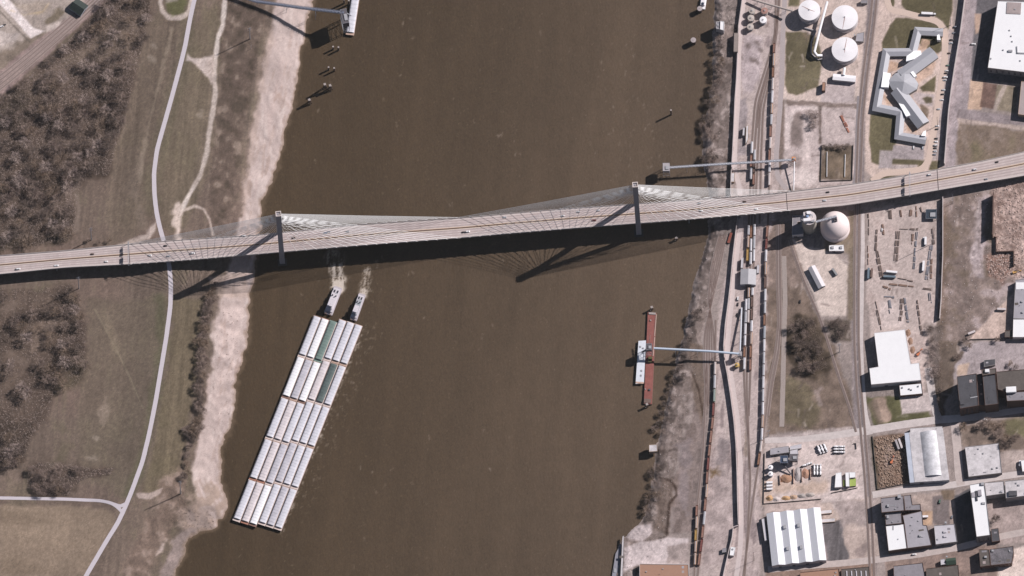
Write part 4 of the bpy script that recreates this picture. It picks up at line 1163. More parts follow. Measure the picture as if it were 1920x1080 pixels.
# ------------------------------------------------------------------ railway wagons
WAG = {"white": (222,216,222), "pale grey": (190,186,192), "pink-white": (214,196,192), "rust brown": (166,126,114), "tan": (186,152,132), "orange brown": (160,120,102), "grey": (146,142,150), "dark brown": (128,104,98), "blue-grey": (160,162,170), "yellow": (196,158,98), "maroon": (140,88,84), "greenish": (122,136,124), "black": (56,50,52)}
_wag = {}
def wagon(colour, L_):
    key = (colour, round(L_))
    if key in _wag: return _wag[key]
    L_ = round(L_)
    hop = colour in ("white", "pale grey", "pink-white", "grey", "blue-grey", "greenish", "tan")
    name = "hopper_wagon" if hop else "gondola_wagon"
    o = thing(name, "x", "railway wagon")
    m = mat("wagon "+colour, WAG[colour], .7, .12, .5, stain=.15)
    mb = MB(); Wd = 3.1; zt = 4.6 if hop else 3.4
    if hop:
        prof = [(-Wd/2, 1.3), (Wd/2, 1.3), (Wd/2, 3.9), (Wd*.3, zt), (-Wd*.3, zt), (-Wd/2, 3.9)]
        n = len(prof); x0, x1 = -L_/2+.5, L_/2-.5
        mb.add([(x0, y, z) for y, z in prof]+[(x1, y, z) for y, z in prof], [tuple(range(n))[::-1], tuple(range(n, 2*n))]+[(i, (i+1) % n, (i+1) % n+n, i+n) for i in range(n)])
        for i in range(7): mb.box((x0+(i+.5)*(x1-x0)/7, 0, 2.6), (.14, Wd+.12, 2.5))
    else:
        x0, x1 = -L_/2+.5, L_/2-.5
        mb.box((0, 0, 1.35), (x1-x0, Wd, .3))
        for y in (-1, 1): mb.box((0, y*(Wd/2-.08), 2.4), (x1-x0, .16, 2.0))
        for x in (x0+.08, x1-.08): mb.box((x, 0, 2.4), (.16, Wd-.34, 2.0))
        for i in range(8): mb.box((x0+(i+.5)*(x1-x0)/8, 0, 2.3), (.16, Wd+.1, 1.7))
    mb.build("wagon_body", m, o, False)
    if hop:
        mb = MB(); mb.box((0, 0, zt+.12), (L_-1.4, .7, .12)); mb.build("roof_walk", m_gal, o, False)
    else:
        mb = MB(); mb.box((0, 0, 2.2), (L_-1.6, Wd-.5, 1.4), taper=.93); mb.build("load", mat("wagon load "+colour, tuple(int(c*.93) for c in WAG[colour]), .95, .2, .8), o, False)
    for x in (-L_*.36, L_*.36):
        mb = MB()
        for dx in (-.9, .9):
            mb.tube((x+dx, -.85, .75), (x+dx, .85, .75), .45, n=10)
        mb.box((x, 0, .85), (2.6, 2.0, .35)); mb.build("bogie", m_chassis, o, False)
    _wag[key] = [o, False]
    return _wag[key]
def train(line, y0, y1, colours, lens, label, group):
    p = smooth_pts(line, 2, 2)
    w = np.array([W(a, b, .3)[:2] for a, b in p])
    d = np.r_[0, np.cumsum(np.hypot(*np.diff(w, axis=0).T))]
    s0 = float(np.interp(y0, p[:, 1], d)); s1 = float(np.interp(y1, p[:, 1], d))
    s = s0; i = 0
    while True:
        L_ = lens[i % len(lens)]
        if s + L_ > s1 + 4: break
        c = colours[i % len(colours)]
        q = wagon(c, L_)
        o = q[0] if not q[1] else copy_tree(q[0]); q[1] = True
        sm = s + L_/2
        a = np.array([np.interp(sm-4, d, w[:, k]) for k in (0, 1)]); b = np.array([np.interp(sm+4, d, w[:, k]) for k in (0, 1)])
        cc = (a+b)/2
        o.location = (cc[0], cc[1], .35); o.rotation_euler = (0, 0, math.atan2(b[1]-a[1], b[0]-a[0]))
        kind = "hopper wagon" if o.name.startswith("hopper") else "open wagon"
        n = ORD[i] if i < len(ORD) else "last"
        o["label"] = f"{c} {kind}, {n} {label}"; o["group"] = group
        s += L_ + .7; i += 1
LN = [17.5, 17.5, 16.5, 18.5]
train(T_MAIN, 82, 356, ["rust brown","tan","orange brown","pink-white","white","tan","pale grey","rust brown","pink-white","rust brown","white","pink-white","white"], [14,18,15,17,18,14,15,16,16,18], "from the top of the long line above the bridge", "wagons in the long line above the bridge")
train(T_MAIN, 424, 872, ["rust brown","maroon","white","tan","dark brown","white","pale grey","orange brown","blue-grey","white","pale grey","pale grey","white","pale grey","white","tan","white","pink-white","orange brown","pink-white","white"], [17,16,17,18,18,17,17,16,18,17], "from the bridge in the long line below it", "wagons in the long line below the bridge")
train(fan[0], 267, 350, ["white","rust brown","pale grey","tan"], [17,18,17], "from the top of the left short row above the bridge", "wagons in the short rows above the bridge")
train(fan[1], 282, 352, ["pale grey","dark brown","rust brown","white"], [15,17,16,18], "from the top of the right short row above the bridge", "wagons in the short rows above the bridge")
train(fan[0], 424, 497, ["pale grey","tan","yellow","white"], [14,17,18,17], "in the left row between bridge and track shed", "wagons between the bridge and the track shed")
train(fan[1], 424, 506, ["orange brown","white","white","pale grey"], [18,18,18,17], "in the middle row between bridge and track shed", "wagons between the bridge and the track shed")
train(fan[2], 422, 502, ["white","pale grey","white","tan"], [16,18,17,18], "in the right row between bridge and track shed", "wagons between the bridge and the track shed")
train(fan[0], 562, 697, ["white","pale grey","white","white","orange brown","white","white","white"], [17,16,16,15,15,17,17], "in the left row below the track shed", "wagons below the track shed")
train(fan[1], 541, 623, ["tan","pale grey","pink-white","tan"], [14,16,18,16], "in the middle row below the track shed", "wagons below the track shed")
train(fan[2], 541, 704, ["white","dark brown","dark brown","white","tan","orange brown","rust brown","tan","tan"], [11,16,17,16,17,18,17,17], "in the right row below the track shed", "wagons below the track shed")
train(T_RIV, 680, 1078, ["pink-white","pale grey","greenish","maroon","rust brown","rust brown","rust brown","maroon","rust brown","tan","rust brown","pale grey","rust brown","maroon","rust brown","maroon","rust brown","maroon"], [18,19,18,19], "from the top of the line nearest the river", "wagons in the line nearest the river")
train(T_RIV2, 948, 1078, ["rust brown","tan","yellow","tan","tan","pink-white","rust brown"], [16,17,16], "from the top of the short row nearest the river", "wagons in the short row nearest the river")
# ------------------------------------------------------------------ barge tow
WZ = WATER_Z
m_hull = mat("barge hull", (120,98,92), .8, .12, .4)
m_bdeck = {"rust": mat("barge deck rust", (172,122,104), .85, .12, .5), "pale": mat("barge deck pale", (220,200,194), .8, .06, .5), "tan": mat("barge deck tan", (196,166,152), .85, .1, .5), "brown": mat("barge deck brown", (140,108,98), .85, .12, .5), "green": mat("barge deck green", (130,150,142), .8, .08, .5)}
m_cov = {"white": mat("barge cover white", (224,221,231), .6, .07, .22, stain=.1), "bright white": mat("barge cover bright", (252,249,254), .6, .04, .3, stain=.04), "greyish": mat("barge cover greyish", (208,203,213), .65, .09, .25, stain=.16), "pinkish white": mat("barge cover pinkish", (228,217,221), .65, .08, .25, stain=.14), "green": mat("barge cover green", (122,140,135), .6, .08, .3, stain=.12), "dark green": mat("barge cover dark green", (98,110,110), .6, .12, .3, stain=.2)}
BL, BW = 59.5, 10.35
def barge(loc, rot, cover, bow, stern, label, group, L_=BL, Wd=BW, ht=3.2, side="pale"):
    o = thing("covered_barge", label, "barge", loc, rot, group)
    x0, x1 = -L_/2, L_/2
    mb = MB()
    prof = [(x0, ht), (x0, ht-1.1), (x0+5, -1.5), (x1-5, -1.5), (x1, ht-1.1), (x1, ht)]
    n = len(prof)
    mb.add([(x, -Wd/2, z) for x, z in prof]+[(x, Wd/2, z) for x, z in prof],
           [tuple(range(n)), tuple(range(2*n-1, n-1, -1))]+[(i, i+n, i+n+1, i+1) for i in range(n-1)])
    mb.build("hull", m_hull, o, False)
    mb = MB()
    a0, a1 = x0+.9, x1-3.4
    for y in (-1, 1): mb.box(((a0+a1)/2, y*(Wd/2-.35), ht+.05), (a1-a0, .7, .12))
    mb.build("side_deck", m_bdeck[side], o, False)
    mb = MB(); mb.box(((a1+x1)/2, 0, ht+.05), (x1-a1, Wd, .14)); mb.box((x1-.5, 0, ht+.3), (.7, Wd*.9, .35)); mb.build("bow_deck", m_bdeck[bow], o, False)
    mb = MB(); mb.box(((a0+x0)/2, 0, ht+.05), (a0-x0, Wd, .14)); mb.build("stern_deck", m_bdeck[stern], o, False)
    mb = MB(); mb.box(((a0+a1)/2, 0, ht+.45), (a1-a0-.3, Wd-1.5, .9)); mb.build("coaming", m_tgrey, o, False)
    mb = MB(); N = 13; cw = Wd-1.5; c0, c1 = a0+.4, a1-.4; st = (c1-c0)/N
    for k in range(N):
        y = c0+k*st
        arc = [(-cw/2, .9), (-cw*.42, 1.5), (-cw*.25, 1.8), (0, 1.9), (cw*.25, 1.8), (cw*.42, 1.5), (cw/2, .9)]
        for (b0, b1, up) in ((y, y+st*.82, 0), (y+st*.84, y+st, .3)):
            m = len(arc)
            mb.add([(b0, q, ht+z+up) for q, z in arc]+[(b1, q, ht+z+up) for q, z in arc], [(i, i+1, i+1+m, i+m) for i in range(m-1)]+[tuple(range(m)), tuple(range(2*m-1, m-1, -1))])
    mb.build("hatch_cover", m_cov[cover], o, False)
    return o
COV = [["white","bright white","green","white","white","white"],["bright white","greyish","bright white","pinkish white","dark green","white"],["white","pinkish white","white","white","white","white"],["white","pinkish white","greyish","greyish","white","white"],["white","pinkish white","bright white","white","greyish","white"]]
BOW = [["pale","pale","green","pale","tan","tan"],["brown","tan","brown","pale","pale","pale"],["pale","pale","pale","pale","pale","tan"],["rust","rust","pale","pale","pale","pale"],["pale","rust","brown","pale","pale","pale"]]
STERN = [["brown","rust","green","tan","pale","tan"],["pale","tan","pale","pale","tan","tan"],["pale","tan","pale","pale","pale","pale"],["tan","tan","pale","pale","pale","pale"],["pale","pale","pale","tan","tan","pale"]]
vrow = np.array([-30.6, 77.0]); wcol_ = np.array([15.05, 4.55])
for r in range(5):
    for c in range(6):
        org = np.array([588.0, 590.6]) if c < 3 else np.array([635.6, 597.5])
        p = org + vrow*(r+.5) + wcol_*((c % 3)+.5)
        a = W(*(p - vrow*.5), WZ+3); b = W(*(p + vrow*.5), WZ+3)
        rot = math.atan2(b[1]-a[1], b[0]-a[0]); Lb = math.hypot(b[0]-a[0], b[1]-a[1])
        lab = f"{COV[r][c]} covered barge, {ORD[c]} from the left in the {ORD[r]} row from the towboats"
        barge(((a[0]+b[0])/2, (a[1]+b[1])/2, WZ), rot, COV[r][c], BOW[r][c], STERN[r][c], lab, "barges lashed in the river tow", L_=Lb-.25)
p = W(651, -20, WZ+3); a = W(668, -40, WZ+3); b = W(652, 64, WZ+3)
a = W(668.5, -38, WZ+3); b = W(653, 66, WZ+3); rot = math.atan2(b[1]-a[1], b[0]-a[0])
barge(((a[0]+b[0])/2+2, (a[1]+b[1])/2, WZ), rot, "white", "tan", "tan", "white covered barge moored under the loader at the top of the river", None, L_=math.hypot(a[0]-b[0], a[1]-b[1]), Wd=11)

m_tb = mat("towboat white", (216,208,216), .5, .06, .4); m_tbd = mat("towboat deck", (188,178,186), .7, .1, .5)
m_tbw = mat("towboat glass", (58,66,84), .2, .05, .5, spec=.6); m_stack = mat("dark stack", (62,62,72), .6, .1, .5)
m_fend = mat("bow fender", (118,98,92), .85, .15, .8); m_tgr = mat("towboat grey roof", (166,168,176), .6, .1, .5)
def towboat(stern, bow, Wd, label, roof, hull_l):
    a, b = W(*stern, WZ+2), W(*bow, WZ+2)
    L_ = math.hypot(a[0]-b[0], a[1]-b[1]); rot = math.atan2(b[1]-a[1], b[0]-a[0])
    o = thing("towboat", label, "towboat", ((a[0]+b[0])/2, (a[1]+b[1])/2, WZ), rot, "towboats pushing the barge tow")
    h = L_/2
    mb = MB(); mb.prism([(-h, -Wd*.42), (-h+2, -Wd/2), (h-1.5, -Wd/2), (h, -Wd*.45), (h, Wd*.45), (h-1.5, Wd/2), (-h+2, Wd/2), (-h, Wd*.42)], -1.5, 2.2); mb.build("hull", m_tbd, o, False)
    for y in (-1, 1):
        mb = MB(); mb.box((h+.5, y*Wd*.27, 2.4), (1.4, Wd*.2, 3.4)); mb.build("push_knee", m_fend, o, False)
    mb = MB(); mb.box((-h*.02, 0, 3.6), (L_*.8, Wd*.78, 2.8)); mb.box((h*.12, 0, 5.15), (L_*.72, Wd*.86, .3)); mb.build("deckhouse", m_tb, o, False)
    mb = MB(); mb.box((h*.16, 0, 6.4), (L_*.52, Wd*.66, 2.4)); mb.box((h*.16, 0, 7.75), (L_*.56, Wd*.74, .3)); mb.build("upper_deckhouse", roof, o, False)
    mb = MB(); mb.box((h*.36, 0, 9.1), (L_*.26, Wd*.58, 2.4)); mb.box((h*.36, 0, 10.45), (L_*.3, Wd*.66, .3)); mb.build("top_deckhouse", m_tb, o, False)
    ph = thing("pilothouse", None, None); ph.parent = o; ph.location = (h*.46, 0, 10.6)
    mb = MB(); mb.box((0, 0, 1.3), (L_*.13, Wd*.5, 2.6), taper=1.08); mb.build("pilothouse_window", m_tbw, ph, False)
    mb = MB(); mb.box((0, 0, 2.8), (L_*.16, Wd*.6, .3)); mb.build("pilothouse_roof", m_tb, ph, False)
    for y in (-1, 1):
        mb = MB(); mb.tube((-h*.22, y*Wd*.2, 5), (-h*.24, y*Wd*.2, 10.5), .8, .7, 10); mb.build("funnel", m_stack, o, False)
        mb = MB(); mb.box((-h*.6, y*Wd*.18, 5.5), (3.4, 1.6, 1.2)); mb.build("machinery_box", m_stack, o, False)
    mb = MB(); mb.box((-h*.42, Wd*.1, 5.6), (2.6, 3.0, 1.1)); mb.build("skylight", m_tgr, o, False)
    mb = MB()
    for i in range(14):
        for y in (-1, 1): mb.tube((-h+1.5+i*L_*.065, y*Wd*.47, 2.2), (-h+1.5+i*L_*.065, y*Wd*.47, 3.3), .06, n=4)
    for y in (-1, 1): mb.tube((-h+1.5, y*Wd*.47, 3.3), (h-2, y*Wd*.47, 3.3), .07, n=4)
    mb.build("railing", m_tb, o, False)
    mb = MB(); mb.tube((h*.5, 0, 13), (h*.5, 0, 17), .12, .06, 6); mb.box((h*.5, 0, 16), (.2, 2.2, .15)); mb.build("mast", m_tb, o, False)
towboat((634.5,538), (615,589), 11.5, "larger white towboat pushing the left half of the barge tow", m_tb, 0)
towboat((679.5,551), (662,600), 9.6, "smaller grey-roofed towboat pushing the right half of the barge tow", m_tgr, 0)

# ------------------------------------------------------------------ buildings
m_wall = {"grey": mat("wall grey", (150,144,146), .85, .08, .2), "brick": mat("wall brick", (104,82,76), .9, .1, .3), "white": mat("wall white", (206,198,200), .8, .06, .2), "tan": mat("wall tan", (180,156,140), .85, .08, .2), "metal": mat("wall metal", (170,172,182), .6, .07, .3)}
m_roof = {"white": mat("roof white membrane", (246,243,247), .7, .02, .2, stain=.03), "grey": mat("roof grey membrane", (172,166,174), .85, .06, .25, stain=.1), "mid": mat("roof mid grey", (146,140,147), .85, .08, .25, stain=.12), "dark": mat("roof dark tar", (86,84,90), .9, .1, .3, stain=.2), "stained": mat("roof stained white", (218,210,214), .7, .1, .35, stain=.28), "brown": mat("roof brown gravel", (168,130,112), .9, .05, .3), "brownish": mat("roof brownish tar", (104,95,92), .9, .1, .3, stain=.2), "lilac": mat("roof pale lilac", (204,198,206), .8, .05, .25, stain=.08), "pink": mat("roof pinkish gravel", (176,160,160), .85, .06, .3, stain=.1), "mottled": mat("roof mottled tar", (122,116,122), .9, .3, .5, stain=.4), "green": mat("roof dark green", (62,78,68), .8, .1, .4)}
m_unit = mat("roof unit metal", (168,166,172), .6, .08, .6); m_doorm = mat("roller door", (110,106,112), .7, .06, .6)
m_win = mat("window glass", (52,58,70), .2, .08, .5, spec=.6)
def building(label, roof_px, h, roof="grey", wall="grey", units=(), cat="building", name="building", base=None, par=.6, door=True, windows=0, group=None):
    poly = [W(x, y, h)[:2] for x, y in roof_px]
    if area(poly) < 0: poly = poly[::-1]
    cx = sum(p[0] for p in poly)/len(poly); cy = sum(p[1] for p in poly)/len(poly)
    o = thing(name, label, cat, (cx, cy, -.3), 0, group)
    add_block(o, poly, h, roof, wall, units, par, -.3)
    edges = [(poly[i], poly[(i+1) % len(poly)]) for i in range(len(poly))]
    south = [e for e in edges if e[1][0] > e[0][0] and math.hypot(e[1][0]-e[0][0], e[1][1]-e[0][1]) > 6]
    for (a, b) in south[:2]:
        ang = math.atan2(b[1]-a[1], b[0]-a[0]); Ls = math.hypot(b[0]-a[0], b[1]-a[1]); nx, ny = math.sin(ang), -math.cos(ang)
        if door:
            t = .3; mb = MB(); mb.box((a[0]+(b[0]-a[0])*t+nx*.05, a[1]+(b[1]-a[1])*t+ny*.05, 2.0), (min(4.5, Ls*.3), .22, 4.0), ang); mb.build("roller_door", m_doorm, o)
        for fl in range(windows):
            nwin = min(6, int(Ls/6))
            for q in range(nwin):
                t = (q+.5)/nwin; mb = MB(); mb.box((a[0]+(b[0]-a[0])*t+nx*.04, a[1]+(b[1]-a[1])*t+ny*.04, 6.5+fl*4.5), (2.4, .18, 2.0), ang); mb.build("window", m_win, o)
    return o
def add_block(o, poly, h, roof, wall, units=(), par=.6, z0=-.3):
    if area(poly) < 0: poly = poly[::-1]
    mb = MB(); n = len(poly); inn = inset(poly, .45)
    mb.add([(p[0], p[1], z0) for p in poly]+[(p[0], p[1], h) for p in poly]+[(p[0], p[1], h) for p in inn]+[(p[0], p[1], h-par) for p in inn],
           [(k*n+i, k*n+(i+1) % n, (k+1)*n+(i+1) % n, (k+1)*n+i) for k in range(3) for i in range(n)])
    mb.build("wall", m_wall[wall], o)
    mb = MB(); mb.add([(p[0], p[1], h-par+.02) for p in inset(poly, .4)], [tuple(range(n))])
    r = mb.build("roof", m_roof[roof], o)
    if roof in ("grey", "mid", "dark", "lilac", "pink", "brownish", "stained", "brown", "mottled") and abs(area(poly)) > 130:
        rr_ = random.Random(int(abs(poly[0][0])*7)+n); bb = inset(poly, 2.5); x0, x1 = min(p[0] for p in bb), max(p[0] for p in bb); y0, y1 = min(p[1] for p in bb), max(p[1] for p in bb)
        want = min(7, 1+int(abs(area(poly))/260))
        for _ in range(60):
            if want <= 0: break
            x, y = rr_.uniform(x0, x1), rr_.uniform(y0, y1)
            if not inside(np.array([x]), np.array([y]), bb)[0]: continue
            want -= 1; q = MB(); k_ = rr_.random()
            if k_ < .45: sz = rr_.uniform(.8, 2.2); q.box((x, y, h-par+.5), (sz, sz*rr_.uniform(.6, 1.4), 1.0), rr_.uniform(0, .3)); nm_, mm_ = "roof_vent", m_unit
            elif k_ < .7: q.tube((x, y, h-par), (x, y, h-par+1.3), .35, n=8); nm_, mm_ = "vent_pipe", m_doorm
            else: q.box((x, y, h-par+.05), (rr_.uniform(2.5, 7), rr_.uniform(1.5, 4), .06), rr_.uniform(0, .2)); nm_, mm_ = "roof_patch", m_roof[rr_.choice(["mid", "pink", "brownish", "grey"])]
            q = q.build(nm_, mm_, o); q.parent = r; q.matrix_parent_inverse = Matrix()
    for u in units:
        x, y, wx, wy, hh = u[:5]
        w = W(x, y, h-par); mb = MB(); mb.box((w[0], w[1], h-par+hh/2), (wx*S, wy*S, hh), u[5] if len(u) > 5 else 0)
        mb.box((w[0], w[1], h-par+hh+.05), (wx*S*.8, wy*S*.8, .12), u[5] if len(u) > 5 else 0)
        q = mb.build("roof_unit", m_roof[u[6]] if len(u) > 6 else m_unit, o); q.parent = r; q.matrix_parent_inverse = Matrix()
def small_units(pts, s=2.2, h=1.3): return [(x, y, s, s, h) for x, y in pts]

building("huge bright white flat-roofed store at the upper right edge", [(1871,1),(1968,4),(1968,142),(1919,135),(1852,127)], 18.5, "white", "grey",
         [(1901,15.5,27,23,.8,-.06,"pink"),(1903,18,3,2,1.6)]+small_units([(1893,57),(1896,68),(1881,94),(1913,114),(1858,110),(1898,78)], 2.4, .9)+[(1894.5,96,8,4,1.8),(1907,94,2,15,1.0,.05),(1915,100,16,2.4,1.0,-.05)], windows=2)
building("low pinkish-roofed block at the right edge below the white store", [(1915,152),(1968,158),(1968,222),(1909,214)], 9, "pink", "tan")
building("bright white L-shaped works building beside the street railway", [(1639,624),(1697,617.5),(1708,682),(1723.5,680),(1727.5,712.5),(1633.5,721),(1630,690.5),(1647,687.5)], 11.5, "white", "white", par=.25)
building("low white annex with three roof vents below the white works", [(1686,722),(1728,718),(1730.5,738),(1688,742)], 6.5, "white", "brick", small_units([(1692,727),(1705,729.5),(1709,731),(1722,724.5)], 2.6, 1.2))
o = building("tall dark tar-roofed factory with a white penthouse by the right edge", [(1794,706),(1831,700),(1835,760),(1800,766)], 28, "dark", "brick", [(1804,755,8,9,1.5,.1,"dark"),(1826,745,14,2,.6,.2)], windows=4)
for pl, h, rf in (([(1842,700),(1866,697),(1872,757),(1847,760)], 28, "dark"), ([(1831,702),(1842,700),(1847,760),(1835,760)], 22, "dark"), ([(1868,697),(1968,688),(1968,728),(1886,734),(1871,730)], 26, "brownish"), ([(1886,736),(1968,730),(1968,748),(1888,752)], 25, "mid"), ([(1840,693),(1868,690),(1868,700),(1842,704)], 30, "brownish")):
    add_block(o, [W(x, y, h)[:2] for x, y in pl], h, rf, "brick", ([(1896,732,19,11,4,.05,"white")] if rf == "brownish" and h == 26 else [(1851,696,8,6,2.5,0,"white")] if h == 30 else ()))
building("grey-roofed shed standing in the broken concrete lot", [(1845,675),(1866,673),(1866,684),(1845,688)], 4.5, "dark", "grey", [], par=.3)
building("grey and white flat-roofed building in the triangular yard at the right edge", [(1904,525),(1968,515),(1968,598),(1900,597)], 9, "grey", "grey", [(1916,566,3,3,1.5),(1917,586,3,3,1.5),(1935,536,60,14,.5,0,"white")])
o = building("bright white block attached below the grey building in the triangular yard", [(1900,598),(1968,598),(1968,632),(1899,632)], 9, "white", "white")
building("small brown block in the corner of the triangular yard", [(1884,619),(1898,619),(1898,632),(1884,632)], 6, "brownish", "brick")
o = building("rambling grey-roofed works with one bright white roof in the lower right block", [(1651,934),(1694,929),(1696,957),(1653,961)], 16, "mid", "brick", [(1665,949,4,5,2),(1686,932,6,7,3),(1674,948,12,1.2,.4)], windows=2)
for pl, h, rf, un in (([(1694.5,929),(1708,927.5),(1711,946),(1726,945),(1727,956),(1697,957)], 12, "mid", ()), ([(1659,962),(1690,958.5),(1692,981),(1661,984)], 12, "mid", [(1664.5,970,4,6,2)]),
        ([(1660.5,985),(1695,982),(1701,1028),(1666,1033)], 10, "white", [(1675,990,1.5,8,.6),(1684,1011,1.4,2,.8)]), ([(1692.5,966),(1729,957.5),(1731,984),(1738,985),(1747,1022),(1701.5,1028),(1695.5,981)], 10, "grey", [(1725,1005,4,4,1.8),(1729,1007,4,1,.6)])):
    add_block(o, [W(x, y, h)[:2] for x, y in pl], h, rf, "brick", un)
building("pale square building with two roof vents right of the grey works", [(1751,985),(1790,982.5),(1795,1015.5),(1754.5,1021)], 8, "lilac", "grey", [(1771.5,997.5,6,4,1.4,.1,"lilac"),(1772,1006,6,4,1.4,.1,"lilac"),(1773,981,3.5,4,3)])
o = building("tall narrow white-roofed block casting a deep shadow at lower right", [(1818,909),(1845,904),(1849,933),(1857,1003),(1831,1006.5)], 22, "white", "grey", [(1837,925,7,12,2.5,.1,"grey"),(1831,930,3,20,1.5,.1,"dark"),(1826,928,8,10,.8,.1,"grey"),(1844,944,7,4,1.2),(1842,908,6,5,2)], windows=3)
for pl, h, rf, un in (([(1846,905),(1882,902),(1884,925),(1849,930)], 14, "stained", [(1878,922,4,4,1.2)]), ([(1884,902),(1968,894),(1968,924),(1886,934)], 15, "stained", [(1899,926,16,10,2.5,.05,"dark"),(1910,910,4,3,1)])):
    add_block(o, [W(x, y, h)[:2] for x, y in pl], h, rf, "grey", un)
building("dark mottled-roofed house with a brown side block at lower right", [(1855,1030),(1900,1023.5),(1901,1037),(1897,1056),(1858,1060)], 11, "mottled", "brick", [(1861,1033,4,4,1.5)], windows=1)
building("brown flat-roofed block joined left of the mottled roof", [(1835.5,1030),(1854.5,1030),(1857.5,1060),(1838,1062.5)], 11, "brownish", "brick", [(1848,1045,5,4,2)])
building("dark small block beside the pale lot at the foot of the tall white block", [(1858,992),(1872,990),(1875,1014),(1860,1016)], 6, "dark", "brick", par=.3)
building("grey flat-roofed block cut by the bottom edge, below the grey works", [(1675,1061),(1730,1055),(1738,1096),(1677,1100)], 7, "mid", "brick")
building("brown flat-roofed block cut by the bottom edge, right of the grey one", [(1736,1066),(1797,1059),(1800,1098),(1738,1100)], 9, "brownish", "brick")
building("small pale block beside the green hipped roof", [(1763,1049),(1772,1047.5),(1773,1058),(1764,1059.5)], 6, "lilac", "grey", [(1775,1044,3,3,1)] , par=.3)
building("brown flat-roofed warehouse cut by the bottom edge near the river", [(1199,1057),(1291,1058),(1293,1100),(1199,1100)], 8.5, "brown", "white")
building("pale stained square warehouse right of the barrel roof", [(1809,838),(1873,830.5),(1879,886.5),(1816,894)], 7, "stained", "grey", small_units([(1861,879),(1870,877)], 3, 1))
building("small white shed at the right edge beside the pale square warehouse", [(1914,863),(1968,858),(1968,880),(1917,884)], 6, "white", "white", par=.2)
building("low stepped annex on the scrap yard side of the barrel roof", [(1706,803),(1767,799),(1768,811),(1707,818)], 6, "stained", "grey", par=.2)
building("small grey shed between the two right-hand tanks and the street railway", [(1606,63),(1620,60),(1619,78),(1604,77)], 5, "grey", "grey", [(1602,66,2,4,1)], par=.3)
building("small grey shed at the top edge beside the street railway", [(1614,0),(1627,0),(1626,6),(1614,6)], 5, "mid", "grey", par=.3)
building("narrow brown shed beside the lawn below the tanks", [(1542,154),(1548,154),(1547,170),(1541,170)], 7, "brown", "brick", par=.2)
building("flat-roofed plant building left of the concrete silo", [(1486,404),(1506,404),(1506,439),(1485,441)], 9, "mid", "white", par=.5)
building("white site office with two roof units below the dome", [(1554.5,459.5),(1582,459),(1583,470.5),(1554.5,470.5)], 4.5, "white", "white", [(1561,464.5,5,5,1.3),(1577,464.5,5,5,1.3)], par=.2)
building("long grey-roofed shed in the concrete yard", [(1444,841),(1479,836),(1480,848),(1444,853)], 5, "grey", "grey", par=.2)
building("pale lean-to beside the long shed in the concrete yard", [(1481,836.5),(1503,832),(1503,840),(1481,843.5)], 4, "lilac", "white", par=.2, door=False)
building("small pale shed right of the long shed in the concrete yard", [(1481,844.5),(1496,841.5),(1497,851),(1481,853)], 4.5, "lilac", "grey", par=.2)
building("small kiosk on the wall service road below the wharf sheds", [(1370,1025),(1379,1026),(1376,1042),(1368,1041)], 4.5, "white", "white", [(1374,1030,3,3,.8)], par=.2)
building("cream hut standing by the floodwall above the bridge", [(1370,324),(1378,324),(1377,341),(1369,341)], 5, "stained", "tan", par=.2)
building("small white hut beside the loading wharf above the bridge", [(1393,239),(1397,239),(1396,254),(1392,254)], 5, "lilac", "grey", par=.2)
building("long tan loading dock left of the short wagon rows", [(1399,236),(1404,234),(1403,262),(1398,270)], 4, "stained", "tan", par=.2)
building("narrow pale platform beside the track shed", [(1419,497),(1424,496),(1423,512),(1419,512)], 3, "lilac", "grey", par=.1, door=False)
building("small white hut above the track shed", [(1390,484),(1394,483),(1393,502),(1389,502)], 5, "lilac", "white", par=.2)
building("riverside pump house with a white roof and a grey half, at the water's edge", [(1350.5,39),(1358,40),(1357,57),(1350,55)], 14, "white", "white", [], par=.4)
building("grey lower half of the riverside pump house", [(1342.5,40.5),(1350,39.5),(1349.5,55),(1342.5,53)], 13, "mid", "white", [(1346,47,3,4,1)], par=.4)

building("long brown flat-roofed block cut by the bottom edge under the four-gabled hall", [(1500,1073),(1573,1066),(1576,1100),(1500,1100)], 7, "brown", "brick")
building("dark striped open shed cut by the bottom edge right of the long brown block", [(1577,1067),(1630,1062),(1632,1100),(1579,1100)], 6, "brownish", "brick", [(1588+k*9,1080,2,20,.8,.05,"lilac") for k in range(5)])
building("small grey machine house at the step of the floodwall", [(1354,1028),(1362,1027),(1362,1035),(1354,1036)], 4, "mid", "grey", par=.2, door=False)
# gable-roofed sheds
def gable(mb, a, b, Wd, eave, ridge, mi_roof=0, mi_wall=1, z0=-.3, over=.3):
    a, b = Vector((a[0], a[1])), Vector((b[0], b[1])); d = (b-a).normalized(); n = Vector((-d.y, d.x))
    def q(p, o, z): v = p+n*o; return (v.x, v.y, z)
    w = Wd/2
    vv = [q(a,-w,z0), q(a,w,z0), q(b,w,z0), q(b,-w,z0), q(a,-w,eave), q(a,w,eave), q(b,w,eave), q(b,-w,eave), q(a,0,ridge), q(b,0,ridge)]
    mb.add(vv, [(0,3,7,4), (2,1,5,6), (1,0,4,8,5), (3,2,6,9,7)], mi_wall)
    e = d*over; wo = w+over; dz = (ridge-eave)/w*over; t = .18
    top = [q(a-e,-wo,eave-dz+t), q(b+e,-wo,eave-dz+t), q(b+e,0,ridge+t), q(a-e,0,ridge+t), q(a-e,wo,eave-dz+t), q(b+e,wo,eave-dz+t)]
    bot = [(x, y, z-t+.02) for x, y, z in top]
    mb.add(top+bot, [(0,1,2,3), (3,2,5,4), (0,6,7,1), (4,5,11,10), (0,3,9,6), (3,4,10,9), (1,7,8,2), (2,8,11,5)], mi_roof)
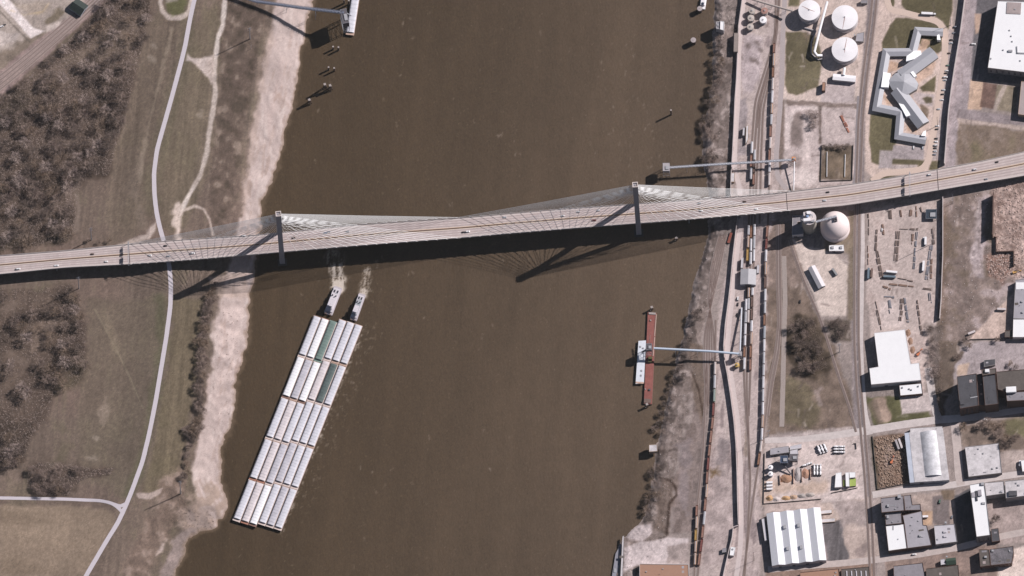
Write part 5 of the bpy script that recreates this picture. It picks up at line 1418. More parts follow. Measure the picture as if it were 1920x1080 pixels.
def gable_shed(label, p0, p1, width_m, eave, ridge, roof, wall, name="gable_shed", doors=True):
    a, b = W(*p0, ridge), W(*p1, ridge)
    o = thing(name, label, "shed", ((a[0]+b[0])/2, (a[1]+b[1])/2, -.3))
    mb = MB(); gable(mb, a, b, width_m, eave, ridge)
    wm = MB(); rm = MB()
    for f, m in zip(mb.f, mb.m):
        t = wm if m == 1 else rm
        t.add([mb.v[i] for i in f], [tuple(range(len(f)))])
    wm.build("wall", wall, o); rm.build("roof", roof, o)
    if doors:
        d = Vector((b[0]-a[0], b[1]-a[1])).normalized(); mb = MB(); mb.box((b[0]+d.x*.06, b[1]+d.y*.06, eave*.42), (.2, width_m*.4, eave*.84), math.atan2(d.y, d.x)); mb.build("roller_door", m_doorm, o)
    return o
m_gr = mat("shed roof grey", (188,184,190), .6, .05, .3, stain=.06); m_gr2 = mat("shed roof pale", (212,206,212), .55, .05, .3, stain=.06)
gable_shed("grey gabled shed spanning the wagon rows below the bridge", (1403.5,504), (1402.5,532), 20, 6.5, 9.0, m_gr, m_wall["metal"], "track_shed")
gable_shed("pale gabled shed standing askew in the dome yard", (1521.5,499), (1541,537), 9.6, 5.0, 7.2, m_gr2, m_wall["metal"])
gable_shed("dark green hipped house beside the small pale block at the bottom", (1774,1052), (1792,1050), 9, 5, 8, m_roof["green"], m_wall["brick"], "house")
gable_shed("dark-roofed block standing in for a shadow at the upper left corner", (137,4), (158,18), 17, 11.5, 15.5, mat("roof black green", (50,58,56), .7, .1, .3), m_wall["metal"])  # stand-in block: a dark shadow put into the roof colour
gable_shed("white loading shed roof below the lowest tank", (1562,143.5), (1604,147.5), 8, 6.2, 6.9, m_white, m_wall["white"], "loading_shed", False)

# saw-tooth hall: four parallel gables on one building
def hall():
    h = 9.5
    corners = [(1437,963), (1538,951), (1549.5,1050), (1447.5,1061)]
    q = [Vector(W(x, y, h)[:2]) for x, y in corners]
    c = sum(q, Vector((0, 0)))/4
    o = thing("gabled_hall", "large white hall with four parallel gabled roofs near the lower right railway", "warehouse", (c.x, c.y, -.3))
    u = (q[1]-q[0]); Lw = u.length/4
    wm, n = MB(), 4
    for k in range(n):
        a = q[0].lerp(q[1], (k+.5)/n); b = q[3].lerp(q[2], (k+.5)/n)
        mb = MB(); gable(mb, a, b, Lw, h-.8, h+2.4, over=.02)
        rm = MB()
        for f, m in zip(mb.f, mb.m): (wm if m == 1 else rm).add([mb.v[i] for i in f], [tuple(range(len(f)))])
        r = rm.build("roof", m_roofw, o)
        for (hx, hy, kk) in HATCH:
            if kk == k:
                w = W(hx, hy, h+1.2); m2 = MB(); m2.box((w[0], w[1], h+1.0), (3.6, 5.2, 2.6), math.atan2(b.y-a.y, b.x-a.x)+math.pi/2); v_ = m2.build("roof_vent", m_unit, o); v_.parent = r; v_.matrix_parent_inverse = Matrix()
    wm.build("wall", m_wall["white"], o)
    for t in (.15, .4, .65, .9):
        p = q[3].lerp(q[2], t); d = (q[2]-q[3]).normalized(); mb = MB(); mb.box((p.x+d.y*.1, p.y-d.x*.1, 2.2), (4, .25, 4.4), math.atan2(d.y, d.x)); mb.build("roller_door", m_doorm, o)
m_roofw = mat("hall roof white", (232,230,238), .6, .03, .3)
HATCH = [(1471.5,988,1), (1497.5,985,2), (1477,1028.5,1), (1502.5,1026,2)]
hall()
building("long low lean-to on the left side of the four-gabled hall", [(1428,973),(1433,972),(1439,1012),(1434,1014)], 6, "lilac", "white", par=.2, door=False)
for (x, y, l, lab) in ((1549,957,22,"upper pale loading bay right of the four-gabled hall"), (1553,973,26,"lower pale loading bay right of the four-gabled hall")):
    building(lab, [(x-l/2,y),(x+l/2,y-2),(x+l/2,y+5),(x-l/2,y+7)], 2.5, "stained", "tan", par=.1, door=False)

# barrel-roofed warehouse
def barrel():
    h = 8.0
    q = [Vector(W(x, y, h)[:2]) for x, y in [(1696,812), (1768,803), (1780,900), (1706,905)]]
    c = sum(q, Vector((0, 0)))/4
    o = thing("barrel_warehouse", "large warehouse with a pale barrel-vaulted roof beside the scrap yard", "warehouse", (c.x, c.y, -.3))
    mb = MB(); mb.prism([tuple(p) for p in q], -.3, h, top=False, bottom=False); mb.build("wall", m_wall["metal"], o)
    def strip(t0, t1, z0, z1, n, prof, name, m, s0=0.0, s1=1.0):
        mb = MB(); vv = []
        for s in (s0, s1):
            for k in range(n+1):
                t = t0+(t1-t0)*k/n; p = q[0].lerp(q[1], t).lerp(q[3].lerp(q[2], t), s); vv.append((p.x, p.y, prof(k/n)))
        mb.add(vv, [(k, k+n+1, k+n+2, k+1) for k in range(n)])
        if n > 4: mb.add(vv[:n+1]+[(vv[n][0], vv[n][1], h-.5), (vv[0][0], vv[0][1], h-.5)], [tuple(range(n+3))]); mb.add(vv[n+1:]+[(vv[-1][0], vv[-1][1], h-.5), (vv[n+1][0], vv[n+1][1], h-.5)], [tuple(range(n+3))])
        return mb.build(name, m, o, smooth=n > 4)
    mr = mat("warehouse roof metal", (216,213,220), .5, .12, .35, stain=.28); mr2 = mat("warehouse roof bluish", (196,200,216), .55, .05, .3, stain=.1)
    strip(0, .12, 0, 0, 1, lambda t: h+.02, "side_roof", mr2); strip(.12, .4, 0, 0, 1, lambda t: h+.3+.4*t, "side_roof", m_roof["stained"])
    strip(.4, .82, 0, 0, 14, lambda t: h+.7+3.2*math.sin(math.pi*t)**.9, "barrel_roof", mr, .03, .9); strip(.82, 1, 0, 0, 1, lambda t: h+.3, "side_roof", m_roof["stained"])
    strip(.4, .82, 0, 0, 1, lambda t: h+.25, "side_roof", m_roof["stained"])
    mb = MB(); p = q[3].lerp(q[2], .3); mb.box((p.x, p.y-.1, 2.4), (5, .3, 4.8), .1); mb.build("roller_door", m_doorm, o)
barrel()

# courtyard building: low gabled wings around four courts, a faceted hall across them
m_wing = mat("wing roof grey metal", (178,176,184), .55, .04, .3); m_wingw = mat("wing wall", (148,142,140), .85, .06, .3)
def courtyard():
    h = 5.6
    o = thing("courtyard_building", "rambling grey metal-roofed building of zigzag wings around small courts", "building", W(1692, 155, 0))
    LOOP = [(1768,60),(1721,57.5),(1711,97),(1662,97.5),(1644,201),(1689,210),(1685,254),(1736,263)]
    q = [Vector(W(x, y, 6)[:2]) for x, y in LOOP]; nn = []
    for i in range(len(q)):
        d1 = (q[i]-q[i-1]).normalized() if i else (q[1]-q[0]).normalized(); d2 = (q[i+1]-q[i]).normalized() if i < len(q)-1 else d1
        n1, n2 = Vector((-d1.y, d1.x)), Vector((-d2.y, d2.x)); b_ = n1+n2; nn.append(b_/max(.4, 1+n1.dot(n2)))
    for i in range(len(q)-1):
        w = thing("wing", None, None); w.parent = o; wm, rm = MB(), MB()
        ends = []
        for p, n in ((q[i], nn[i]), (q[i+1], nn[i+1])):
            e = [p-n*5.2, p-n*5.6, p, p+n*5.6, p+n*5.2]; ends.append(e)
        for e, k in ((0, 0), (1, 4)):
            a0, a1 = ends[0][k], ends[1][k]; wm.add([(a0.x, a0.y, -.3), (a1.x, a1.y, -.3), (a1.x, a1.y, 5.0), (a0.x, a0.y, 5.0)], [(0, 1, 2, 3)])
        for e in ([ends[0]] if i == 0 else []) + ([ends[1]] if i == len(q)-2 else []):
            wm.add([(e[0].x, e[0].y, -.3), (e[4].x, e[4].y, -.3), (e[4].x, e[4].y, 5), (e[2].x, e[2].y, 7.2), (e[0].x, e[0].y, 5)], [(0, 1, 2, 3, 4)])
        for k0, k1, z0, z1 in ((1, 2, 4.85, 7.3), (2, 3, 7.3, 4.85)):
            P_ = [(ends[0][k0].x, ends[0][k0].y, z0), (ends[1][k0].x, ends[1][k0].y, z0), (ends[1][k1].x, ends[1][k1].y, z1), (ends[0][k1].x, ends[0][k1].y, z1)]
            rm.add(P_, [(0, 1, 2, 3)])
        wm.build("wall", m_wingw, w); rm.build("roof", m_wing, w)
    hall = thing("main_hall", None, None); hall.parent = o
    mbw, mbr = MB(), MB()
    for a, b in (((1751,96),(1690,141)), ((1731,232),(1681,166))):
        mb = MB(); gable(mb, W(*a, 9), W(*b, 9), 18.0, 5.5, 9.6, over=.3)
        for f, m in zip(mb.f, mb.m): (mbw if m == 1 else mbr).add([mb.v[i] for i in f], [tuple(range(len(f)))])
    out = [W(x, y, 7)[:2] for x, y in [(1697,131),(1711,141),(1722,157),(1719,167),(1704,176),(1690,182),(1673,168),(1664,152),(1678,138)]]
    mbw.prism(out, -.3, 7, top=False, bottom=False); ap = W(1695, 153, 12.5); n = len(out)
    if area(out) < 0: out = out[::-1]
    ov = [(p[0], p[1], 7.0) for p in out]
    for i in range(n): mbr.add([ov[i], ov[(i+1) % n], ap], [(0, 1, 2)])
    mbw.build("wall", m_wingw, hall); mbr.build("roof", m_wing, hall)
    for tri in ([(1714,95),(1726,94),(1728,101),(1714,111),(1699,116),(1700,106)], [(1656,135),(1670,137),(1666,164),(1652,164)], [(1685,194),(1699,197),(1707,216),(1699,219),(1692,206)], [(1757,66),(1761,64),(1764,75),(1757,75)], [(1731,247),(1736,244),(1735,255),(1727,255)], [(1707,136),(1712,133),(1719,142),(1714,145)]):
        pl = [W(x, y, 7.6) for x, y in tri]; m = len(pl); cx, cy = sum(p[0] for p in pl)/m, sum(p[1] for p in pl)/m
        pts = [(x, y, 7.9-.16*((x-cx)*.88+(y-cy)*.47)) for x, y, z in pl]; mb = MB()
        mb.add(pts+[(x, y, -.2) for x, y, z in pts], [tuple(range(m))]+[((i+1) % m, i, m+i, m+(i+1) % m) for i in range(m)]); mb.build("link_roof", mat("sunlit link roof", (250,248,252), .55, .02, .3), o)  # sun-facing facets: their sunlight is put into the white colour and tilt
courtyard()

# tanks, silos, dome
m_tank = mat("tank white paint", (248,242,247), .55, .03, .15, stain=.05); m_tankw = mat("tank wall", (216,208,212), .6, .05, .2, stain=.1); m_rust = mat("rust streak", (168,128,120), .8, .2, .8)
m_old = mat("old tank paint", (200,186,180), .7, .12, .5, stain=.25)
def tank(px, py, rpx, h, label, mw, mr, streaks=(), cone=1.6, group=None, name="storage_tank"):
    c = W(px, py, h); r = rpx*S
    o = thing(name, label, "tank", (c[0], c[1], -.2), 0, group)
    mb = MB(); mb.lathe((c[0], c[1], 0), [(r, -.2), (r, h*.5), (r+.06, h*.5), (r+.06, h*.53), (r, h*.53), (r, h)], 40); mb.build("tank_wall", mw, o, smooth=False)
    mb = MB(); mb.lathe((c[0], c[1], 0), [(r+.12, h-.15), (r+.12, h+.05), (r*.66, h+cone*.34), (r*.33, h+cone*.67), (.3, h+cone)], 40); rf = mb.build("tank_roof", mr, o)
    if streaks:
        mb = MB()
        for ang, l in streaks:
            for k in range(5):
                t0, t1 = k/5*l, (k+1)/5*l; w0 = .55*(1-.6*k/5); hh = lambda t: h+cone*(1-t)+.06
                ca, sa = math.cos(ang), math.sin(ang)
                mb.add([(c[0]+ca*t0*r-sa*w0, c[1]+sa*t0*r+ca*w0, hh(t0)), (c[0]+ca*t0*r+sa*w0, c[1]+sa*t0*r-ca*w0, hh(t0)), (c[0]+ca*t1*r+sa*w0*.8, c[1]+sa*t1*r-ca*w0*.8, hh(t1)), (c[0]+ca*t1*r-sa*w0*.8, c[1]+sa*t1*r+ca*w0*.8, hh(t1))], [(0, 1, 2, 3)])
        q = mb.build("rust_streak", m_rust, o); q.parent = rf; q.matrix_parent_inverse = Matrix()
    mb = MB(); mb.lathe((c[0], c[1], h+cone-.1), [(.8, 0), (.8, .9)], 12); q = mb.build("roof_hatch", m_unit, o); q.parent = rf; q.matrix_parent_inverse = Matrix()
    mb = MB()
    for i in range(16):
        a0, a1 = -2.2+i*.07, -2.2+(i+1)*.07; mb.box((c[0]+math.cos(a0)*(r+.5), c[1]+math.sin(a0)*(r+.5), h*(i+.5)/16), (1.0, .9, .12), a0)
    mb.build("stairway", m_gal, o)
    return o
tank(1517.5,19,20.4,15.5,"white storage tank with a cross of rust streaks, left of three big tanks",m_tankw,m_tank,((2.6,.8),(-.3,.5)))
tank(1584,32.5,24.4,13.6,"large white storage tank with one dark rust streak, upper right of three",m_tankw,m_tank,((-1.75,.95),))
tank(1584,92.5,24.5,13.6,"large white storage tank with a faint rust streak, lower right of three",m_tankw,m_tank,((1.4,.9),(-1.6,.3)))
tank(1410,20,5.8,7.5,"rusty small tank at the back left of the small tank cluster",m_old,m_old,name="small_tank",cone=.8)
tank(1433.5,20,6.4,9,"brown-topped small tank at the back right of the small tank cluster",m_old,m_rust,name="small_tank",cone=.8)
tank(1408,33.5,6.2,7.5,"cream small tank in the middle of the left column of small tanks",m_old,m_old,name="small_tank",cone=.8)
tank(1431,37,6.6,8.5,"clean white small tank at the right of the small tank cluster",m_tankw,m_tank,name="small_tank",cone=.8)
tank(1407,50,6.2,7.5,"cream small tank at the front of the left column of small tanks",m_old,m_old,name="small_tank",cone=.8)
def pipe_run(name, label, cat, pts, r, m, legs=0, box=False, n=8, lattice=False, group=None, legm=None):
    """pts: (px, py, z)"""
    w = [Vector(W(x, y, z)) for x, y, z in pts]
    o = thing(name, label, cat, w[0])
    mb = MB(); fr = MB()
    for a, b in zip(w[:-1], w[1:]):
        if box:
            d = (b-a); ang = math.atan2(d.y, d.x); k = max(1, int(d.length/30))
            nx, ny = -math.sin(ang)*r, math.cos(ang)*r
            vv = [(p.x+nx*s, p.y+ny*s, p.z+dz) for p in (a, b) for s, dz in ((-1, -r), (1, -r), (1, r*.6), (.5, r), (-.5, r), (-1, r*.6))]
            mb.add(vv, [(i, (i+1) % 6, (i+1) % 6+6, i+6) for i in range(6)]+[(5,4,3,2,1,0), (6,7,8,9,10,11)])
        else: mb.tube(a, b, r, n=n)
        if lattice:
            d = b-a; K = max(2, int(d.length/4.5)); ang = math.atan2(d.y, d.x); nn = Vector((-math.sin(ang), math.cos(ang), 0))*(r+.5)
            for i in range(K):
                p, q = a.lerp(b, i/K), a.lerp(b, (i+1)/K)
                for s in (-1, 1):
                    fr.tube(p+nn*s+Vector((0,0,-r)), q+nn*s+Vector((0,0,r+.2)), .16, n=4); fr.tube(p+nn*s+Vector((0,0,r+.2)), q+nn*s+Vector((0,0,r+.2)), .16, n=4)
                fr.tube(p+nn+Vector((0,0,r+.2)), q-nn+Vector((0,0,r+.2)), .14, n=4); fr.tube(p+nn+Vector((0,0,r+.2)), p-nn+Vector((0,0,r+.2)), .14, n=4)
    mb.build("gallery" if box else "pipe", m, o)
    if lattice: fr.build("lattice_frame", legm or m_gal, o)
    if legs:
        tot = sum((b-a).length for a, b in zip(w[:-1], w[1:])); s = 0; step = tot/(legs+1); nxt = step
        for a, b in zip(w[:-1], w[1:]):
            l = (b-a).length
            while nxt < s+l and nxt < tot-1:
                p = a.lerp(b, (nxt-s)/l)
                if p.z > 1:
                    gz = H_at(p)-.5
                    d = (b-a).normalized(); nn = Vector((-d.y, d.x, 0)); m2 = MB()
                    for s2 in (-1, 1): m2.tube(p+nn*s2*.5+Vector((0,0,-r)), Vector((p.x, p.y, gz))+nn*s2*(1.4+p.z*.06), .22, n=6)
                    m2.tube(p+nn*1.0+Vector((0,0,-p.z*.5)), p-nn*1.0+Vector((0,0,-p.z*.5)), .14, n=5)
                    m2.build("trestle", legm or m_gal, o)
                nxt += step
            s += l
    return o
def H_at(p):
    x = 960 + (p.x*RV[0])/S; V = UV[0]*p.x+UV[1]*p.y; y = 540 - V/S
    return H(x, y)
m_conv = mat("conveyor cladding", (206,206,216), .5, .06, .3); m_convb = mat("conveyor blue-grey", (132,136,154), .6, .08, .4); m_convc = mat("conveyor pale blue", (196,206,224), .5, .05, .3)
pipe_run("pipe_bridge", "white elevated pipe bridge bending between the tanks", "pipeline", [(1551,3,9),(1538,52,9),(1527,97,8),(1532,104,7),(1542,104,5)], 1.5, m_white, 5, True)
pipe_run("pipe_bridge", "grey low pipe running along the left of the tanks", "pipeline", [(1508,52,1.5),(1530,58,1.5),(1521,80,1.5),(1521,100,1.5),(1534,112,1.5),(1543,110,2)], .8, m_tgrey, 0, True)
pipe_run("transfer_pipe", "thick white duct between the lowest tank and the loading shed", "pipeline", [(1583.5,127,6),(1582,141,7.5)], 1.6, m_white, 0, True)
pipe_run("conveyor", "pale conveyor running from the small tanks to the left big tank", "conveyor", [(1408,-2,6),(1445,9,9),(1486,20.5,13)], 1.1, mat("conveyor tan", (186,172,168), .7, .06, .4), 5, True)
pipe_run("conveyor", "white truss conveyor from the dock tower across the wagons to the orange hopper", "conveyor", [(1254,314.5,12),(1350,308,12),(1420,304,12),(1488,299.5,12)], 1.0, m_conv, 6, True, lattice=True)
pipe_run("transfer_pipe", "thin white pipe running from the orange hopper down to the bridge", "pipeline", [(1489.5,300,11),(1488,357,3)], .75, m_white, 2, False)
pipe_run("conveyor", "pale blue conveyor reaching from the wagon tracks out to the red dock", "conveyor", [(1388,663.5,13),(1330,658.5,15),(1226,653,17)], 1.25, m_convc, 3, True)
pipe_run("conveyor", "white conveyor rising beside the wagon rows to the dock transfer tower", "conveyor", [(1390.5,577,2),(1387.5,658,12)], .95, m_conv, 3, True)
pipe_run("conveyor", "long blue-grey truss conveyor crossing the beach to the upper loader", "conveyor", [(380,-30,12),(480,2.5,14),(560,14,22),(645,24,30)], 1.5, m_convb, 4, True, lattice=True, legm=m_convb)
pipe_run("conveyor", "narrow bridge conveyor from the concrete silo to the dome top", "conveyor", [(1530,416,34),(1569,405.5,33.5)], .9, m_conv, 0, True, lattice=True)

def tower(name, label, cat, px, py, w, d, h, m, z0=-.3, frame=True, top=None, rot=0.0, group=None):
    """px,py: centre of the tower's top"""
    c = W(px, py, h)
    o = thing(name, label, cat, (c[0], c[1], z0), rot, group)
    mb = MB()
    for x in (-w/2, w/2):
        for y in (-d/2, d/2): mb.tube((x, y, 0), (x, y, h-z0), .3, n=6)
    K = max(1, int((h-z0)/5))
    for k in range(K):
        za, zb = (h-z0)*k/K, (h-z0)*(k+1)/K
        for (x0, y0, x1, y1) in ((-w/2,-d/2,w/2,-d/2), (w/2,-d/2,w/2,d/2), (w/2,d/2,-w/2,d/2), (-w/2,d/2,-w/2,-d/2)):
            mb.tube((x0,y0,za), (x1,y1,zb), .14, n=4); mb.tube((x0,y0,zb), (x1,y1,zb), .14, n=4)
    mb.build("steel_frame", m_gal, o, False)
    if top:
        mb = MB(); mb.box((0, 0, h-z0-top/2), (w+.6, d+.6, top), taper=.96); mb.build("cabin", m, o, False)
        mb = MB(); mb.box((w*.15, -d*.1, h-z0+.5), (w*.5, d*.45, 1.0)); mb.build("machinery", m_unit, o, False)
    return o
m_dkst = mat("dark steel", (96,90,96), .7, .15, .5)
tower("transfer_tower", "grey dock tower at the river end of the white truss conveyor", "tower", 1249, 313, 8.5, 11, 15, m_tgrey, WZ-2, top=6)
tower("ship_loader", "dark steel loader tower beside the moored white barge at the top", "loader", 646, 30, 8, 20, 31, m_dkst, WZ-2, top=14, rot=.2)
pipe_run("loading_chute", "pale spout dropping from the loader tower onto the moored barge", "chute", [(649,24,29),(658,29,8)], .7, m_gal)
tower("transfer_tower", "dark steel tower on the red dock where the pale blue conveyor ends", "tower", 1217, 650, 7, 9, 19, m_dkst, WZ+2, top=5)
pipe_run("loading_boom", "dark steel boom reaching from the dock tower over the white barge", "boom", [(1216,654,17),(1203,661,13)], .6, m_dkst, lattice=True, legm=m_dkst)
pipe_run("mooring_boom", "rusty lattice boom rising above the upper half of the red dock", "boom", [(1216,650,12),(1219,628,15)], .35, m_dkst, lattice=True, legm=m_rust)
tower("transfer_tower", "grey hopper tower beside the wagons at the land end of the pale blue conveyor", "tower", 1387, 663, 5, 6, 14, m_tgrey, top=6)
tank(1382,684,4.2,6,"yellow tank below the hopper tower beside the wagons",mat("yellow tank", (186,148,84), .7, .1, .5),mat("yellow tank roof", (196,160,92), .7, .1, .5),cone=1,name="yellow_tank")
tower("loading_hopper", "orange-topped hopper where the truss conveyor ends", "hopper", 1488, 297, 5, 5, 13, mat("orange cabin", (226,150,92), .7, .15, .8), top=4)
# mooring things in the water
m_cell = mat("sheet pile cell", (176,164,166), .85, .14, .5); m_pile = mat("timber pile", (88,72,66), .9, .15, .8); m_pilet = mat("pile cap", (170,158,156), .85, .1, .6)
def cell(px, py, rpx, h, label):
    c = W(px, py, h); o = thing("mooring_cell", label, "mooring cell", (c[0], c[1], WZ-3)); r = rpx*S
    mb = MB(); mb.lathe((c[0], c[1], 0), [(r+.15*0, WZ-3), (r, h-.5), (r+.2, h-.5), (r+.2, h)], 20); mb.build("cell_wall", m_pile, o)
    mb = MB(); mb.lathe((c[0], c[1], 0), [(r-.1, h-.05), (r-.1, h+.15), (r*.4, h+.3)], 20); mb.tube((c[0], c[1], h), (c[0], c[1], h+1), .4, n=8); mb.build("cell_top", m_cell, o)
cell(1312,16,5,4,"round grey mooring cell at the stern of the white boat")
cell(1300,75,5.3,5,"round grey mooring cell standing alone in the water near the pump house")
for px, py, h, lab in ((624.5,87.5,10,"left pile of the upper pair below the loader"),(634.5,88.5,11,"right pile of the upper pair below the loader"),(616,126,10,"left pile of the lower pair below the loader"),(626.5,127.5,11,"right pile of the lower pair below the loader"),(645,-1,14,"left pile beside the loader at the top edge"),(654,1,14,"right pile beside the loader at the top edge"),(1258,206.5,16.5,"lone tall mooring pile in open water at right")):
    c = W(px, py, WZ+h); o = thing("mooring_pile", lab, "pile", (c[0], c[1], WZ-3)); mb = MB(); mb.tube((c[0], c[1], WZ-3), (c[0], c[1], WZ+h), 1.15, n=10); mb.build("pile_shaft", m_pile, o)
    mb = MB(); mb.tube((c[0], c[1], WZ+h), (c[0], c[1], WZ+h+.5), 1.2, n=10); mb.build("pile_cap", m_pilet, o)
def dolphin(px, py, h, n, spread, label):
    c = W(px, py, WZ+h); o = thing("mooring_dolphin", label, "dolphin", (c[0], c[1], WZ-3))
    for i in range(n):
        a = 2*math.pi*i/n; mb = MB(); mb.tube((c[0]+spread*math.cos(a), c[1]+spread*math.sin(a), WZ-3), (c[0]+.5*math.cos(a), c[1]+.5*math.sin(a), WZ+h), .6, n=8); mb.build("pile_shaft", m_pile, o)
    mb = MB()
    for i in range(n):
        a, b = 2*math.pi*i/n, 2*math.pi*(i+1)/n; t = .35
        mb.tube((c[0]+spread*.7*math.cos(a), c[1]+spread*.7*math.sin(a), WZ+h*.25), (c[0]+spread*.3*math.cos(b), c[1]+spread*.3*math.sin(b), WZ+h*.72), .25, n=5)
    mb.build("pile_brace", m_pile, o)
    mb = MB(); mb.box((c[0], c[1], WZ+h+.2), (3.0, 3.0, .6), .4); mb.tube((c[0]-2, c[1]-3, WZ+h*.5), (c[0]+2, c[1]+2, WZ+h*.5), .25, n=6); mb.build("pile_cap", m_pilet, o)
dolphin(609,158,20,6,4.2,"larger timber pile cluster in the water beside the upper beach")
dolphin(619,160,15,5,3.2,"pale-topped timber pile cluster right of the larger one")
dolphin(580,187,13,5,3.2,"small timber pile cluster nearest the upper beach")
dolphin(1222,576,9,4,2.2,"timber pile cluster at the upper end of the red dock"); dolphin(1213,758,9,4,2.2,"timber pile cluster at the lower end of the red dock"); dolphin(1268,446,7,4,2.4,"timber pile cluster just below the bridge shadow at right")
# red dock, white barge
m_dock = mat("red dock deck", (150,92,86), .85, .1, .3, stain=.2); m_dockb = mat("pale dock edge", (190,162,152), .85, .1, .4)
def slab(name, label, cat, px, z0, z1, m, details):
    poly = [W(x, y, z1)[:2] for x, y in px]; c = (sum(p[0] for p in poly)/len(poly), sum(p[1] for p in poly)/len(poly))
    o = thing(name, label, cat, (c[0], c[1], z0)); mb = MB(); mb.prism(poly, z0, z1-.08); mb.build("hull", m_hull, o)
    mb = MB(); mb.prism(inset(poly, .15), z1-.3, z1); mb.build("deck", m, o)
    for nm, x, y, wx, wy, hh, mm in details:
        w = W(x, y, z1); mb = MB(); mb.box((w[0], w[1], z1+hh/2), (wx*S, wy*S, hh), -.08); mb.build(nm, mm, o)
slab("dock_barge", "long rust-red dock barge moored off the right bank", "barge", [(1214.5,585),(1231,587),(1222.5,758),(1207,757)], WZ-1.5, WZ+2.6, m_dock,
     [("deck_rim",1229,610,1.6,44,.5,m_dockb),("deck_rim",1226,650,1.6,38,.5,m_dockb),("winch",1220,601,2.5,2.5,1.2,m_pilet),("winch",1218,731,3.5,3.5,1.4,m_dkst),("winch",1210,730,2,2,1,m_pilet),("cabin",1219,675,7,11,3,mat("olive cabin",(96,92,60),.8,.1,.6)),("capstan_deck",1214,752,13,8,.8,m_fend),("capstan_deck",1223,588,13,4,.8,m_pilet)])
slab("deck_barge", "small white covered barge lying alongside the red dock", "barge", [(1197,639),(1211.5,638),(1207.5,718),(1191.5,720)], WZ-1.5, WZ+3.6, mat("white barge roof",(226,228,238),.5,.04,.3,stain=.08),
     [("end_deck",1199.5,717.5,15,3.4,.12,m_bdeck["tan"]),("hatch",1201,650,3,3,.7,m_unit),("hatch",1206,653,3,2.4,.7,m_unit),("hatch",1203,695,3,3,.7,m_unit),("hatch",1202,704,3,3,.7,m_unit)])
def boat():
    c = W(1318.5, 3, WZ+3); o = thing("work_boat", "small white work boat at the top edge near the right bank", "boat", (c[0], c[1], WZ), 1.45)
    mb = MB(); mb.prism([(-10,-3.6),(6,-4),(10,-2.6),(11.5,0),(10,2.6),(6,4),(-10,3.6)], -1, 2); mb.build("hull", m_white, o, False)
    mb = MB(); mb.box((-1,0,3.2), (9,5.6,2.4)); mb.build("cabin", m_white, o, False)
    mb = MB(); mb.box((-3.6,0,4.5), (3.4,3,1.4)); mb.build("pilothouse", m_tbw, o, False)
    mb = MB(); mb.tube((-1,0,4), (-1,0,9), .12, n=6); mb.build("mast", m_gal, o, False)
boat()
slab("deck_barge", "grey barge moored under the quay at the bottom edge", "barge", [(1154,1038),(1165,1018),(1161,1120),(1141,1120)], WZ-1.5, WZ+2.2, mat("blue-grey barge deck",(150,148,160),.7,.1,.4,stain=.2), [("hatch",1153,1070,4,8,.6,m_unit)])
building("quay wall ledge at the bottom edge of the right bank", [(1167,1006),(1170,1004),(1166,1120),(1161,1120)], 1.2, "stained", "grey", par=.1, door=False, cat="quay wall", name="quay_wall")
building("pale stone stub standing in the water edge on the lower right bank", [(1217,834),(1232,833),(1233,846),(1217,847)], 7, "stained", "tan", par=.3, door=False, name="bridge_abutment", cat="abutment")
tower("rusty_barge_wreck", "rusty narrow hulk lying on the bank under the bridge", "hulk", 1368, 443, 4.5, 20, 2.6, mat("hulk rust",(124,70,60),.9,.15,.5), top=2.4, rot=-.24) if False else slab("beached_barge", "narrow rusty pontoon lying on the bank below the bridge", "pontoon", [(1369,435),(1373.5,437),(1368,456),(1363,455)], -.5, 2.4, mat("hulk rust",(138,78,68),.9,.15,.5), [])

